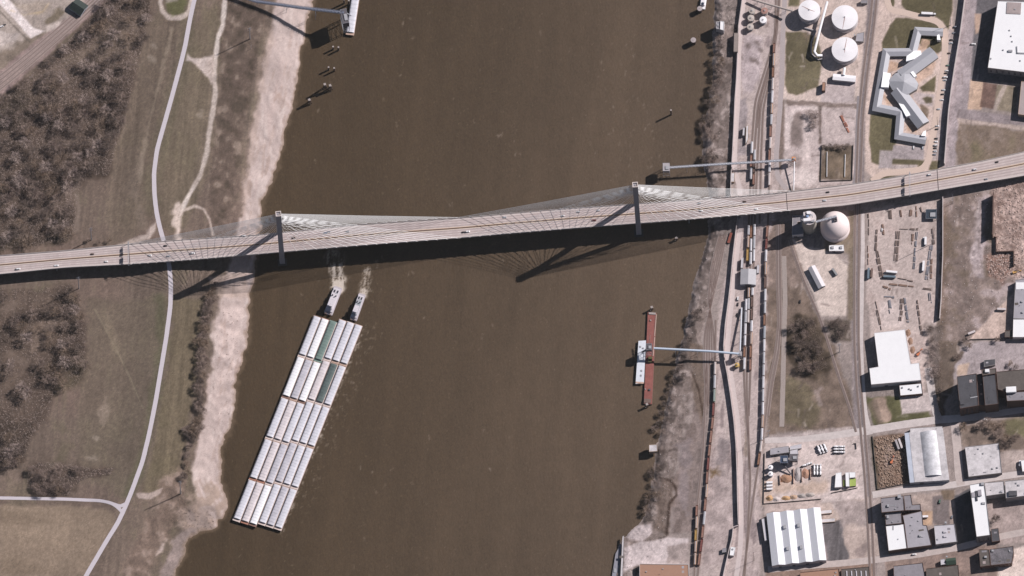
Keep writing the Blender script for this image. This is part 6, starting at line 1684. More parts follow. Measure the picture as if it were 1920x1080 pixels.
# concrete dome and silo
def dome():
    c = W(1566, 429.5, 0); o = thing("storage_dome", "big pinkish-white concrete dome beside the cylindrical silo", "dome", (c[0], c[1], -.3)); r = 19.2; z = 12
    m = mat("dome concrete", (236,219,219), .8, .03, .1, stain=.05)
    mb = MB(); mb.lathe((c[0], c[1], 0), [(r, -.3), (r, z)], 64); mb.build("dome_wall", m, o, smooth=True)
    mb = MB(); mb.lathe((c[0], c[1], 0), [(r*math.cos(t), z+r*math.sin(t)) for t in np.linspace(0, 1.53, 20)], 64); mb.build("dome_shell", m, o, smooth=True)
    mb = MB(); mb.box((c[0]+1.4, c[1]+1, z+r+1), (4.4, 5, 2.6), .1); mb.box((c[0]+2.4, c[1]+1.5, z+r+2.8), (2, 2.4, 1.4), .1); mb.build("head_house", m_dkst, o)
dome()
def silo():
    c = W(1518, 427, 0); o = thing("concrete_silo", "tall concrete cylinder silo with white machinery on top, left of the dome", "silo", (c[0], c[1], -.3)); r = 9.6; h = 36
    m = mat("silo concrete", (176,168,160), .9, .08, .2, stain=.15)
    mb = MB(); mb.lathe((c[0], c[1], 0), [(r, -.3), (r, h)], 48); mb.build("silo_wall", m, o, smooth=False)
    mb = MB(); mb.lathe((c[0], c[1], 0), [(r+.1, h-.2), (r+.1, h+.15), (r-.5, h+.2)], 48); mb.build("silo_roof", m_wdirty, o)
    for dx, dy, sx, sy, sz, mm in ((-2.5,-4.5,9,4,6,m_white),(1.5,-2.5,6,6,4,m_wdirty),(-5,4,4,5,5,m_wdirty),(0,5,5,4,7,m_white),(3,2.5,4,4,3,m_unit),(5,-5,5,3,3,m_unit)):
        mb = MB(); mb.box((c[0]+dx, c[1]+dy, h+sz/2), (sx, sy, sz), .1); mb.build("roof_machinery", mm, o)
    mb = MB(); mb.lathe((c[0]-2, c[1]+1, h), [(2.2, 0), (2.2, 4), (1.2, 5)], 16); mb.build("blue_filter", mat("blue filter", (150,170,206), .5, .05, .5), o)
    mb = MB()
    for k in range(9): mb.box((c[0]-r-1.0, c[1]-3+.7*k, 4*k+2), (1.6, 2.4, .2))
    mb.build("stair_landing", m_gal, o)
silo()

# batching plant, gravel bins, green skips
tower("batching_plant", "dark blue batching tower among sheds in the concrete yard", "plant", 1470, 861, 10, 10, 14, mat("plant blue", (52,66,92), .6, .15, .5), top=8)
tower("batching_plant", "dark steel bin tower right of the blue batching tower", "plant", 1488, 857, 10, 9, 12, m_dkst, top=6)
pipe_run("conveyor", "dark inclined belt from the gravel bins to the batching tower", "conveyor", [(1483,889,1.5),(1466,867,9)], .8, m_dkst, 1, True)
for px, py, h, lab in ((1445,876,7,"upper white cement drum at the left of the concrete yard"),(1445,888,7,"lower white cement drum at the left of the concrete yard")):
    tank(px, py, 4.5, h, lab, m_tankw, m_tank, name="cement_drum", cone=.8)
for i, y in enumerate((906,912,918)): trailer(on_ground(1443, y), .05, 8, 2.6, 2.4, m_white, f"white tanker, {ORD[i]} of three stacked along the concrete yard's left wall", "trailer", "tank_trailer")
def heap(px, py, rx, ry, h, col, label, seed, cat="heap", name="gravel_heap", rot=0.0):
    r = random.Random(seed); c = W(px, py, 0); mb = MB(); n, k = 18, 6; vv = []
    for j in range(k):
        t = j/(k-1)
        for i in range(n):
            a = 2*math.pi*i/n; jit = 1+r.uniform(-.16, .16)*(1-t)
            vv.append((c[0]+(math.cos(a)*rx*S*(1-t)*jit), c[1]+(math.sin(a)*ry*S*(1-t)*jit), -.1+h*(1-(1-t)**1.3)*(.95+r.uniform(-.07, .07))))
    mb.add(vv, [(j*n+i, j*n+(i+1) % n, (j+1)*n+(i+1) % n, (j+1)*n+i) for j in range(k-1) for i in range(n)])
    return tag(mb.build(name, mat("heap %d %d %d" % col, col, .95, .16, .6)), label, cat)
SANDC, GRV, BRN = (196,158,122), (176,166,166), (170,132,110)
heap(1474,898,13,9,3.5,BRN,"brown sand heap left of the gravel bins",1); heap(1496,890,8,15,3.5,GRV,"grey gravel heap in the middle bin",2); heap(1511,888,8,10,3.2,(178,138,120),"reddish sand heap in the right bin",3)
heap(1443,934,7,6,3,SANDC,"orange sand heap in the lower left corner of the concrete yard",4); heap(1456,936,8,5,2.4,(206,192,190),"pale gravel heap beside the orange sand",5); heap(1474,934,9,5,2.4,SANDC,"tan sand heap, third along the yard's lower edge",6); heap(1488,932,8,5,2.4,(190,160,140),"pinkish sand heap, fourth along the yard's lower edge",7); heap(1503,930,9,5,2.4,(168,158,156),"grey gravel heap, fifth along the yard's lower edge",8); heap(1519,928,10,5,2.4,(178,166,162),"pale grey gravel heap, last along the yard's lower edge",9)
for px in [(1462,890,1463,908),(1488,878,1488,906),(1503,878,1504,903),(1519,878,1520,898)]:
    a, b = W(px[0], px[1], 2), W(px[2], px[3], 2); mb = MB(); d = Vector(b)-Vector(a); mb.box(((a[0]+b[0])/2, (a[1]+b[1])/2, 1.1), (d.length, .7, 2.6), math.atan2(d.y, d.x))
    tag(mb.build("bin_wall", m_bdeck["tan"]), "concrete bin wall between gravel heaps, %s" % {1462:"leftmost",1488:"second from left",1503:"third from left",1519:"rightmost"}[px[0]], "bin wall", "walls of the gravel bins")
m_green = mat("green skip", (164,180,96), .6, .06, .5)
for pl, m, lab in (([(1567,887),(1578,885),(1579,913),(1565,914)], "white", "wide white shed roof, left of the row beside the concrete yard"), ([(1585,886),(1592,885),(1593,912),(1586,912)], "white", "narrow white shed roof in the row beside the concrete yard"), ([(1592.5,885),(1604,885),(1604,895),(1593,896)], "white", "short white shed roof above the bright green skip")):
    building(lab, pl, 5, "white", "white", par=.15, door=False)
slab("green_skip", "bright green flat skip at the right of the small white sheds", "skip", [(1593,898),(1605,897),(1605,911),(1593,912)], -.2, 2.4, m_green, []); slab("green_skip", "narrow green skip between the small white sheds", "skip", [(1580.5,900),(1585,900),(1585,912),(1581,912)], -.2, 2.4, m_green, [])
def excavator(px, py, rot, label, col):
    o = thing("excavator", label, "excavator", on_ground(px, py), rot); m = mat("machine "+label[:6], col, .6, .08, .6)
    for y in (-1.3, 1.3):
        mb = MB(); mb.box((0, y, .5), (4.4, .7, 1.0)); mb.build("crawler_track", m_chassis, o, False)
    mb = MB(); mb.box((-.5, 0, 1.9), (5, 3, 1.8)); mb.build("body", m, o, False); mb = MB(); mb.box((1.2, .9, 2.6), (1.8, 1.2, 2)); mb.build("cab", m_glass, o, False)
    mb = MB(); mb.tube((2, -.4, 2.4), (5.5, -.4, 5), .4, n=6); mb.tube((5.5, -.4, 5), (8, -.4, 1.5), .3, n=6); mb.box((8, -.4, 1), (1.2, 1.4, 1.2)); mb.build("boom", m, o, False)
excavator(1672,866,1.3,"orange excavator in the scrap yard",(206,122,86)); excavator(1903,511,.3,"small yellow digger at the foot of the rubble",(206,160,98)); excavator(1722,664,1.0,"orange loader beside the stacked scrap by the white works",(196,118,84))
tower("tent_frame", "dark blue-roofed open shelter in the pipe yard under the bridge", "shelter", 1746, 401, 14, 13, 5, mat("shelter blue", (50,60,74), .6, .1, .5), top=.8)
# pipe yard stacks
def stack(p0, p1, wpx, col, label, seed, h=1.1, group="stacks of pipe and steel in the yard"):
    r = random.Random(seed); a, b = Vector(W(*p0, 0)[:2]), Vector(W(*p1, 0)[:2]); d = b-a; L_ = d.length; d.normalize(); n = Vector((-d.y, d.x)); mb = MB(); Wd = wpx*S
    s = 0
    while s < L_:
        l = min(r.uniform(6, 13), L_-s+2)
        for k in range(max(2, int(Wd/.9))):
            if r.random() < .2: continue
            o = -Wd/2+(k+.5)*.9+r.uniform(-.2, .2); c = a+d*(s+l/2)+n*o
            mb.box((c.x, c.y, .1+h*r.uniform(.3, .5)), (l*r.uniform(.8, 1.02), .6, h*r.uniform(.5, 1.0)), math.atan2(d.y, d.x)+r.uniform(-.05, .05))
        s += l+r.uniform(.2, 1.5)
    o = mb.build("steel_stack", mat("stack %d %d %d" % col, col, .85, .25, .8)); return tag(o, label, "steel stack", group)
DK, BG, BR = (132,114,108), (146,143,152), (150,122,110)
for i, (p0, p1, w, c, lab) in enumerate([((1645,430),(1643,468),5,DK,"dark steel stack, upper part of the left column in the pipe yard"),((1644,470),(1654,520),7,DK,"dark steel stack, lower part of the left column in the pipe yard"),((1655,420),(1657,438),4,BR,"brown steel stack at the top of the left column in the pipe yard"),((1684,432),(1680,488),8,DK,"dark steel stack, left side of the middle ring in the pipe yard"),((1686,428),(1719,430),4,DK,"dark steel stack, top side of the middle ring in the pipe yard"),((1720,434),(1714,505),5,BG,"blue-grey pipe stack, right side of the middle ring in the pipe yard"),((1712,438),(1711,456),4,BR,"brown steel stack inside the middle ring in the pipe yard"),((1749,428),(1751,456),6,DK,"dark steel stack, upper part of the right column in the pipe yard"),((1747,460),(1738,522),7,BG,"blue-grey pipe stack, lower part of the right column in the pipe yard"),((1747,485),(1746,520),4,BR,"brown steel stack beside the blue-grey right column in the pipe yard"),
    ((1669,394),(1670,409),7,DK,"dark steel stack, leftmost of the short ones under the bridge edge"),((1688,393),(1690,405),4,BR,"brown steel stack, second of the short ones under the bridge edge"),((1709,393),(1708,405),6,BR,"brown steel stack, third of the short ones under the bridge edge"),((1718,386),(1719,407),3,BR,"thin brown steel stack, fourth of the short ones under the bridge edge"),((1726,388),(1729,399),5,DK,"dark steel stack, last of the short ones under the bridge edge"),((1683,523),(1709,528),6,DK,"dark steel stack right of the blue-grey container"),((1667,532),(1711,537),5,BR,"brown steel stack along the lower edge of the pipe yard"),((1655,537),(1668,541),6,BR,"short brown steel stack at the lower left of the pipe yard"),
    ((1641,565),(1653,616),5,DK,"dark steel stack slanting down to the white works"),((1667,562),(1671,585),7,BG,"blue-grey pipe stack above the white works"),((1658,556),(1674,557),5,BG,"short blue-grey pipe stack heading the pale apron"),((1692,560),(1689,600),7,DK,"dark steel stack on the pale apron above the white works"),((1697,558),(1703,602),5,BG,"blue-grey pipe stack beside the dark one above the white works"),((1720,562),(1729,625),5,DK,"dark steel stack slanting right of the pale apron"),((1743,548),(1746,566),5,BG,"short blue-grey pipe stack by the long wall"),((1730,541),(1746,543),4,DK,"short dark steel stack across the lower right of the pipe yard"),((1628,460),(1629,495),3,BR,"thin brown steel stack along the yard's left fence"),((1628,400),(1630,440),2.5,DK,"thin dark steel stack along the yard's left fence, upper"),((1756,560),(1757,590),4,BG,"blue-grey stack against the long wall below the pipe yard"),
    ((1578,216),(1592,246),6,(190,128,108),"stack of orange-red pipes in the hardstanding beside the street railway")]): stack(p0, p1, w, c, lab, 100+i)
for i in range(3): heap(1703+i*4,624+i*16,5,8,1.8,(150,120,104),f"scrap heap along the white works, {ORD[i]} from the top",40+i,"scrap heap","scrap_heap")

# ------------------------------------------------------------------ walls and fences
m_fw = mat("floodwall concrete", (196,182,182), .9, .06, .3)
def wall_line(label, pts, h, th, m, name="concrete_wall", cat="wall", z=0.0, cap=None):
    w = [Vector(W(x, y, 0)[:2]) for x, y in pts]; o = thing(name, label, cat, (w[0].x, w[0].y, -.3)); mb, mc = MB(), MB()
    nn = []
    for i in range(len(w)):
        d = (w[min(i+1, len(w)-1)]-w[max(i-1, 0)]).normalized(); nn.append(Vector((-d.y, d.x)))
    vv, vc = [], []
    for p, n in zip(w, nn):
        for s, zz in ((-1, -.3), (-1, h), (1, h), (1, -.3)): q = p+n*s*th/2; vv.append((q.x, q.y, zz))
        for s, zz in ((-1, h-.1), (-1, h+.25), (1, h+.25), (1, h-.1)): q = p+n*s*(th/2+.12); vc.append((q.x, q.y, zz))
    fs = [(i*4+j, i*4+j+1, (i+1)*4+j+1, (i+1)*4+j) for i in range(len(w)-1) for j in range(3)]+[(0,1,2,3), tuple(range(len(vv)-1, len(vv)-5, -1))]
    mb.add(vv, fs); mc.add(vc, fs); mb.build("wall_face", m, o); mc.build("coping", cap or m, o); return o
wall_line("long concrete floodwall running down the right bank above the bridge", [(1399,-60),(1392,0),(1385,50),(1383,104),(1381,150),(1378,190),(1376,240),(1373.5,290),(1371,330),(1370,365),(1376,400)], 5.2, .7, m_fw, "floodwall", "floodwall")
wall_line("long concrete floodwall running down the right bank below the bridge", [(1384,405),(1380,435),(1374,485),(1370,530),(1366,565),(1360,610),(1357,650),(1359,680),(1364,705),(1370,745),(1376,790),(1380,835),(1382,890),(1383,940),(1384.5,985)], 5.2, .7, m_fw, "floodwall", "floodwall")
wall_line("stepped end piece of the floodwall near the bottom edge", [(1384.5,987),(1375,990),(1373,1010),(1368,1030),(1362,1055),(1350,1110)], 4.5, .7, m_fw, "floodwall", "floodwall")
wall_line("thick raised block on the floodwall beside the pump house", [(1381,66),(1380,101)], 8, 5.5, mat("raised wall block",(150,136,132),.9,.1,.4), "wall_block", "wall block")
wall_line("tall dark retaining wall along the side street at the upper right", [(1816,-60),(1808,10),(1800,70),(1790,130),(1784,170),(1779,210),(1775,260),(1771,310)], 7.5, 1.0, m_fw, "retaining_wall", "wall")
wall_line("long dark wall between the pipe yard and the rubble block", [(1768,372),(1768,420),(1768,480),(1766,530),(1765,562),(1762,600)], 6.5, .8, m_fw, "boundary_wall", "wall")
wall_line("ruined factory wall casting a black shadow across the rubble", [(1863,366),(1862,440),(1861,446)], 13, 1.0, m_wall["brick"], "ruined_wall", "wall")
wall_line("low broken wall zigzag inside the rubble heaps", [(1863,446),(1868,446),(1868,474),(1901,473),(1901,500)], 5, .8, m_wall["brick"], "ruined_wall", "wall")
wall_line("white fence line, left of two across the grass pit below the orange hopper", [(1551,285),(1550.5,332)], 1.3, .4, m_white, "fence_line", "fence")
wall_line("white fence line, right of two across the grass pit below the orange hopper", [(1585,290),(1584,332)], 1.3, .4, m_white, "fence_line", "fence")
for pts, lab in (([(1541,272),(1539,340),(1598,338),(1600,272)], "dark chain fence around the grass pit"), ([(1636,818),(1645,918),(1706,906)], "dark fence along the scrap yard street side"), ([(1434,850),(1432,945),(1540,936)], "fence along the lower left of the concrete yard"), ([(1606,842),(1605,832),(1600,832)], "pale corner fence beside the parked mixers"), ([(1558,925),(1608,915)], "fence below the small white sheds"), ([(1818,637),(1918,634)], "dark fence at the foot of the triangular yard")):
    wall_line(lab, pts, 1.6, .2, mat("fence mesh", (104,96,94), .8, .1, .6), "boundary_fence", "fence")

# ------------------------------------------------------------------ poles
def pole(px, py, h, label, arms=False, r=.5, m=None, z0=None, group=None):
    z0 = H(px, py)-.4 if z0 is None else z0
    c = W(px, py, z0); o = thing("utility_pole", label, "pole", c, .3)
    mb = MB(); mb.tube((0, 0, 0), (0, 0, h), r, r*.55, 8); mb.build("pole_shaft", m or m_gal, o, False)
    mb = MB()
    if arms:
        for z in (h*.78, h*.88, h*.98): mb.tube((-2.6, 0, z), (2.6, 0, z), .16, n=5)
        mb.build("cross_arm", m or m_gal, o, False)
    else:
        mb.tube((0, 0, h-.4), (1.6, 0, h), .14, n=5); mb.build("lamp_arm", m or m_gal, o, False)
pole(469,73,40,"tall grey power pole on the brushy strip at upper left",True,.7); pole(339,926,46,"tall grey power pole near the path spur at lower left",True,.75); pole(171.5,450,44,"pale power pole above the bridge at left",True,.7); pole(148,541,42,"pale power pole just below the bridge at left",True,.7)
pole(471,92,14,"short thin pole below the tall one on the brushy strip",False,.25); pole(1750,456,45,"tall thin mast in the pipe yard",False,.45); pole(1574.5,660,30,"pale lattice-topped pole beside the diagonal track",True,.5); pole(1441,818,22,"pale pole at the lower end of the long wagon line",True,.35)
pole(1414,1051,30,"dark pole near the bottom of the yard tracks",False,.3,m_pile); pole(1783,47,28,"pale lamp mast at the bend of the driveway",False,.45); pole(1787,381,33,"thin pale pole below the bridge in the rubble block",False,.35); pole(1758,236,32,"dark lamp mast beside the parked cars",False,.35,m_pile)
pole(1395,842,16,"thin dark pole beside the floodwall in the lower yard",False,.25,m_pile)
# ------------------------------------------------------------------ bare winter trees
m_bark = mat("bark", (92,80,74), .95, .15, .5); 
TWIG = [mat("twigs grey brown", (154,134,126), .95, .2, .4), mat("twigs dark", (122,106,100), .95, .2, .4), mat("twigs ochre", (150,128,113), .95, .2, .4), mat("twigs pale", (182,162,156), .95, .16, .4)]
def twig_mesh(rad, height, n, seed, wid, base=.32):
    r = random.Random(seed); vv, fs = [], []
    limbs = [(r.uniform(0, 6.283), r.uniform(.4, .95), r.uniform(.5, 1.0)) for _ in range(r.randint(7, 10))]
    ph = [r.uniform(0, 6.28) for _ in range(4)]
    for i in range(n):
        if r.random() < .45:
            la, lr, lz = r.choice(limbs); a = la + r.gauss(0, .22); t = lr*r.random()**.45*1.08
        else:
            a = r.uniform(0, 6.283); t = r.random()**.55
        edge = .78 + .16*math.sin(2*a+ph[0]) + .10*math.sin(3*a+ph[1]) + .08*math.sin(5*a+ph[2])
        rr = rad*t*edge
        z = height*(base + (1-base)*math.sqrt(max(0, 1-t*t*.85))*r.uniform(.35, .95))
        p = Vector((math.cos(a)*rr, math.sin(a)*rr, z))
        d = Vector((math.cos(a)*(.3+t*.7)+r.gauss(0, .45), math.sin(a)*(.3+t*.7)+r.gauss(0, .45), .7-.3*t+r.gauss(0, .35))).normalized()
        l = r.uniform(1.0, 2.6)*rad/5.5
        s = d.cross(Vector((r.gauss(0, 1), r.gauss(0, 1), r.gauss(0, 1)))).normalized()*wid*r.uniform(.6, 1.3)
        k = len(vv); q = p+d*l
        vv += [p-s, p+s, q+s*.25, q-s*.25]; fs.append((k, k+1, k+2, k+3))
    return vv, fs, limbs
_tree = {}
def tree_proto(kind, variant):
    key = (kind, variant)
    if key in _tree: return _tree[key]
    rad, hgt, n, wid, tm = {"wood": (7.6, 11, 400, .12, TWIG[(0, 1, 2, 3)[variant % 4]]), "bank": (7.4, 10, 520, .14, TWIG[(1, 2, 0, 0)[variant % 4]]), "dark": (7.0, 11, 520, .15, TWIG[(1, 1, 0, 1)[variant % 4]]), "pale": (8.0, 9, 420, .13, TWIG[3])}[kind]
    o = thing("bare_tree", "x", "tree")
    vv, fs, limbs = twig_mesh(rad, hgt, n, 50+variant*7+len(kind), wid)
    mb = MB(); mb.tube((0, 0, -.5), (0, 0, hgt*.34), .34, .24, 7)
    for a, lr, lz in limbs:
        p = Vector((0, 0, hgt*.3)); q = Vector((math.cos(a)*rad*lr*.5, math.sin(a)*rad*lr*.5, hgt*(.3+lz*.32))); e = Vector((math.cos(a)*rad*lr*.95, math.sin(a)*rad*lr*.95, hgt*(.25+lz*.66)))
        mb.tube(p, q, .17, .11, 5); mb.tube(q, e, .11, .04, 4)
    mb.build("trunk", m_bark, o, False)
    mb = MB(); mb.v = [tuple(p) for p in vv]; mb.f = fs; mb.m = [0]*len(fs); mb.build("crown", tm, o, False)
    _tree[key] = [o, False]
    return _tree[key]
def plant(kind, px, py, sc, label, group):
    q = tree_proto(kind, rnd.randint(0, 3))
    o = q[0] if not q[1] else copy_tree(q[0]); q[1] = True
    h = H(px, py); w = W(px, py, h)
    o.location = w; o.rotation_euler = (0, 0, rnd.uniform(0, 6.28)); s = sc*rnd.uniform(.85, 1.15); o.scale = (s, s, s*rnd.uniform(.85, 1.15))
    o["label"] = label; o["group"] = group
    return o
def in_poly(x, y, poly): return bool(inside(np.array([[float(x)]]), np.array([[float(y)]]), poly)[0, 0])
def scatter(poly, n, mind, seed, dens=None):
    r = random.Random(seed); out = []; xs = [p[0] for p in poly]; ys = [p[1] for p in poly]; tries = 0
    while len(out) < n and tries < n*150:
        tries += 1; x, y = r.uniform(max(min(xs), -15), min(max(xs), 1935)), r.uniform(max(min(ys), -15), min(max(ys), 1095))
        if not in_poly(x, y, poly): continue
        if any((x-a)**2+(y-b)**2 < mind*mind for a, b in out): continue
        if dens is not None:
            i, j = int((x+40)/G), int((y+40)/G)
            if dens[j, i] < r.uniform(-.9, .5): continue
        out.append((x, y))
    return out
for x, y in scatter(WOOD_A, 128, 13, 3, -N_mid*.6+.3): plant("wood", x, y, 1.25, "bare grey-brown tree in the thicket left of the levee path, above the bridge", "trees of the upper left thicket")
for x, y in scatter(WOOD_B, 46, 11, 4, -N_mid): plant("wood", x, y, 1.15, "bare grey-brown tree in the thicket at the left edge, below the bridge", "trees of the lower left thicket")
for x, y in [(62,885),(70,900),(66,915),(82,892),(88,912),(100,918),(112,922),(124,915),(78,925),(100,900),(108,885),(145,884)]: plant("bank", x, y, .9, "dark bare tree in the small copse above the tan field", "trees of the small copse")
for x, y in ((165,452),(185,456),(205,452)): plant("wood", x, y, .5, "small bare tree at the foot of the pale pole above the bridge", "small trees by the upper pole")
LB = [(392,556),(398,565),(389,572),(384,585),(392,592),(382,605),(377,618),(386,622),(379,634),(372,645),(383,648),(376,660),(370,672),(382,678),(376,690),(368,702),(380,708),(374,720),(368,732),(378,738),(376,752),(370,764),(378,772),(374,786),(366,798),(372,806),(360,812),(352,818),(364,822),(348,808)]
for x, y in LB: plant("bank", x+2, y, 1.0, "dark bare tree in the row between levee grass and beach, below the bridge", "trees along the left bank")
for x, y in [(355,840),(352,856),(350,872),(352,888),(345,895),(398,545),(404,535)]: plant("bank", x, y, .75, "small dark bush-like tree at an end of the left bank row", "small trees at the ends of the left bank row")
RB = [(1350,75),(1352,90),(1346,108),(1352,118),(1344,128),(1350,140),(1346,158),(1340,170),(1336,178),(1342,190),(1334,200),(1326,196),(1332,212),(1322,225),(1316,238),(1326,240),(1334,232),(1330,252),(1322,258),(1318,246),(1338,262),(1330,288),(1322,300),(1334,306),(1342,298)]
for i, (x, y) in enumerate(RB): plant("dark" if i % 3 else "bank", x, y, .85, "dark bare tree leaning over the water's edge on the right bank, above the bridge", "trees on the right bank above the bridge")
RB2 = [(1302,590),(1306,600),(1312,585),(1292,640),(1286,655),(1280,672),(1275,690),(1268,700),(1282,706),(1264,716),(1258,728),(1252,742),(1262,748),(1246,760),(1254,768),(1240,778),(1250,790),(1236,796),(1228,806),(1242,812),(1230,880),(1222,892),(1236,884),(1226,908),(1216,935),(1222,925),(1230,930),(1214,945),(1212,960)]
for i, (x, y) in enumerate(RB2): plant("dark" if i % 2 else "bank", x, y, .8, "dark bare tree on the rubble-strewn right bank, below the bridge", "trees on the right bank below the bridge")
for x, y in [(1518,215),(1526,222),(1532,214),(1530,232),(1524,238)]: plant("pale", x, y, .8, "pale bare tree in the clump left of the orange-red pipes", "pale trees of the loader yard")
for x, y in [(1545,276),(1556,275),(1568,276),(1580,278),(1590,274)]: plant("dark", x, y, .6, "dark bare tree along the top of the fenced grass pit", "trees above the grass pit")
for x, y in [(1486,618),(1492,640),(1500,610),(1500,650),(1510,630),(1512,668),(1518,610),(1524,650),(1530,690),(1520,695),(1536,660),(1506,690)]: plant("dark", x, y, 1.1, "dark bare tree in the thicket between gravel lane and diagonal track", "trees of the scrub thicket")
for x, y in [(1560,612),(1572,606),(1584,618),(1576,630)]: plant("dark", x, y, .9, "dark bare bush in the corner between diagonal track and street railway", "bushes by the street railway")
for x, y in [(1745,620),(1748,640),(1744,656),(1750,668),(1745,680),(1752,692),(1756,650),(1748,704),(1758,712),(1760,735),(1762,752),(1765,770),(1756,700)]: plant("pale" if y > 640 and y < 710 else "dark", x, y, .75, "bare tree in the overgrown strip right of the white works", "trees of the overgrown strip")
for x, y in [(1850,795),(1862,803),(1872,815),(1880,800),(1888,825),(1898,830),(1905,822),(1880,840),(1838,800),(1806,803)]: plant("bank", x, y, .9, "bare brown tree in the lot above the pale square warehouse", "trees of the lot by the pale square warehouse")
for x, y in [(1870,638),(1810,640),(1818,650),(1795,670),(1905,690),(1895,684)]: plant("bank", x, y, .6, "small bare tree around the broken concrete lot", "small trees of the concrete lot")
_t = plant("dark", 1867, 977, .9, "dark tree whose crown overlaps the tall white block", "x"); del _t["group"]
# undergrowth: one mass of low twigs nobody could count
def undergrowth(name, label, areas, m, seed, h=(.2, 1.6), ln=(.7, 1.9), wid=.09):
    r = np.random.default_rng(seed); V, F = [], []
    for poly, n, dens in areas:
        xs = [p[0] for p in poly]; ys = [p[1] for p in poly]
        x = r.uniform(min(xs), max(xs), n); y = r.uniform(min(ys), max(ys), n)
        ok = inside(x, y, poly)
        i = np.clip(((x+40)/G).astype(int), 0, NX-1); j = np.clip(((y+40)/G).astype(int), 0, NY-1)
        ok &= (SD[j, i] > 3)
        if dens is not None: ok &= dens[j, i] > r.uniform(-.8, .6, n)
        x, y, i, j = x[ok], y[ok], i[ok], j[ok]
        for xx, yy, hz in zip(x, y, HGT[j, i]):
            w = Vector(W(xx, yy, hz)); a = r.uniform(0, 6.28); el = r.uniform(.2, 1.3)
            d = Vector((math.cos(a)*math.cos(el), math.sin(a)*math.cos(el), math.sin(el)))
            s = Vector((-math.sin(a), math.cos(a), r.uniform(-.4, .4)))*wid*r.uniform(.6, 1.5)
            p = w+Vector((0, 0, r.uniform(*h)*.5)); q = p+d*r.uniform(*ln); k = len(V)
            V += [tuple(p-s), tuple(p+s), tuple(q+s*.3), tuple(q-s*.3)]; F.append((k, k+1, k+2, k+3))
    mb = MB(); mb.v, mb.f, mb.m = V, F, [0]*len(F)
    return tag(mb.build(name, m), label, "undergrowth", None, "stuff")
undergrowth("undergrowth", "pale bare brushwood filling the thickets on the left bank", [(WOOD_A, 40000, None), (WOOD_B, 17000, -N_mid*.6), (COPSE, 2600, None)], TWIG[3], 5, (.3, 4.5), (1.2, 3.2), .11)
undergrowth("undergrowth", "dark brushwood under the left bank thickets", [(WOOD_A, 30000, .3-N_mid*.6+.5*N_sm), (WOOD_B, 14000, -N_mid*.7+.5*N_sm), (COPSE, 4200, None)], TWIG[1], 6, (.3, 4.0), (1.2, 3.0), .12)
undergrowth("undergrowth", "brown scrub on the strip between levee and beach", [(BRUSH, 9000, N_sm), (BRUSH2, 5000, N_sm), ([(300,915),(350,890),(352,960),(330,985),(300,970)], 1600, None)], TWIG[2], 7)
undergrowth("undergrowth", "grey-brown scrub on the right bank", [(RIP, 22000, N_mid), ([(1240,1000),(1250,860),(1290,720),(1320,700),(1322,800),(1290,1000)], 5000, N_sm), ([(1478,600),(1528,600),(1552,690),(1500,705)], 6500, None), ([(1541,600),(1595,600),(1596,640),(1560,640)], 1500, None), ([(1738,615),(1765,610),(1768,800),(1752,780)], 3200, None), ([(1836,800),(1880,786),(1920,820),(1870,845)], 1800, None)], TWIG[0], 8)
undergrowth("undergrowth", "dry weeds of the wasteland by the railways", [([(1438,540),(1510,540),(1604,800),(1440,812)], 5200, N_mid), (RUB, 6000, -N_mid), ([(1448,415),(1490,420),(1512,540),(1440,545)], 1600, None)], TWIG[2], 9, (.1, .6), (.4, 1.0), .1)
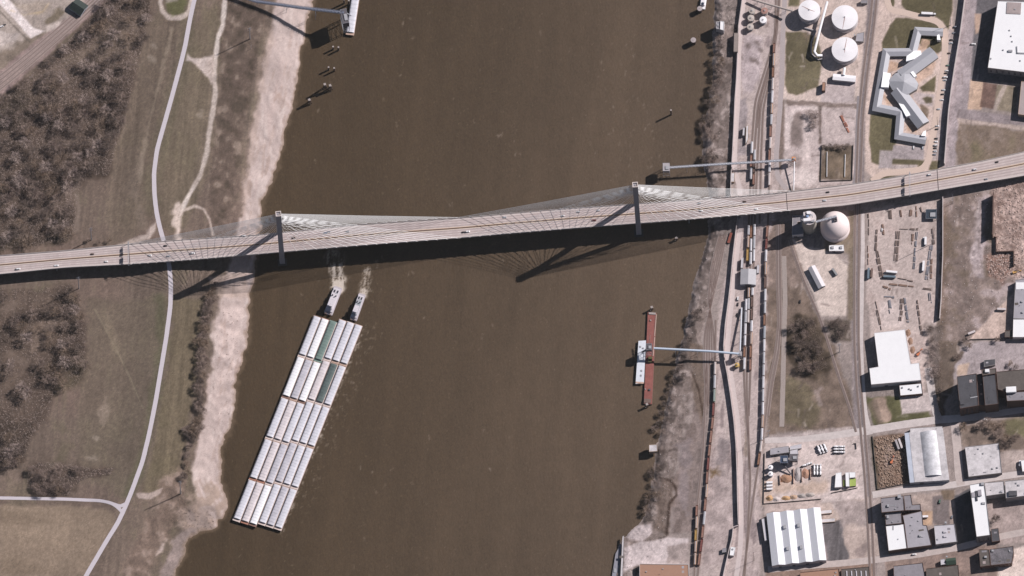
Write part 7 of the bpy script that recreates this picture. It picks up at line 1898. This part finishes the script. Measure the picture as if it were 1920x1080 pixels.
# rubble
def rubble(name, label, areas, m, seed, sz):
    r = np.random.default_rng(seed); mb = MB()
    for poly, n, dens in areas:
        xs = [p[0] for p in poly]; ys = [p[1] for p in poly]
        x = r.uniform(min(xs), max(xs), n); y = r.uniform(min(ys), max(ys), n); ok = inside(x, y, poly)
        i = np.clip(((x+40)/G).astype(int), 0, NX-1); j = np.clip(((y+40)/G).astype(int), 0, NY-1); ok &= SD[j, i] > -1
        if dens is not None: ok &= dens[j, i] > r.uniform(-.8, .8, n)
        for xx, yy, hz in zip(x[ok], y[ok], HGT[j, i][ok]):
            w = W(xx, yy, hz); s = sz[0]+(sz[1]-sz[0])*r.random()**2.5
            mb.box((w[0], w[1], w[2]+s*.15), (s, s*r.uniform(.5, 1), s*r.uniform(.4, .9)), r.uniform(0, 3.1), 0, r.uniform(.4, .9))
    return tag(mb.build(name, m), label, "rubble", None, "stuff")
rubble("riprap", "pale broken stone lining the right bank", [(RIP, 7000, N_sm)], mat("riprap stone", (186,172,168), .95, .25, .8), 21, (.5, 1.6))
rubble("rubble", "pinkish broken brick heaped on the cleared block", [(RUB2, 6500, N_sm*.6), ([(1845,480),(1900,474),(1900,500),(1880,530),(1855,515)], 700, None)], mat("brick rubble", (206,180,172), .95, .3, .7), 22, (.5, 1.9))
rubble("rubble", "pale concrete chunks strewn over the cleared block", [(RUB, 1700, N_mid)], mat("concrete rubble", (202,188,186), .95, .2, .8), 23, (.5, 1.5))
rubble("scrap", "brown scrap heaped around the scrap yard", [([(1640,822),(1698,815),(1704,905),(1650,914)], 3200, -N_mid+.3)], mat("scrap", (170,145,130), .95, .4, .9), 24, (.6, 2.6))
rubble("driftwood", "pale drift debris on the lower beach", [([(405,570),(460,570),(440,760),(400,820),(390,740)], 500, N_sm), ([(330,950),(405,960),(400,992),(335,990)], 260, None)], mat("drift debris", (150,132,124), .95, .2, .8), 25, (.4, 1.2))

# ------------------------------------------------------------------ thin air between the ground and the high viewpoint
mh = bpy.data.materials.new("haze"); mh.use_nodes = True
nt = mh.node_tree; nt.nodes.remove(nt.nodes["Principled BSDF"])
pv = nt.nodes.new("ShaderNodeVolumePrincipled"); pv.inputs["Color"].default_value = (0.92, 0.95, 1.0, 1); pv.inputs["Density"].default_value = 1.25e-5
nt.links.new(pv.outputs[0], nt.nodes["Material Output"].inputs["Volume"])
mb = MB(); mb.box((0, -250, 790), (7800, 7800, 1640)); hz = mb.build("haze", mh); tag(hz, "thin pale air over the whole place", "haze", None, "stuff")
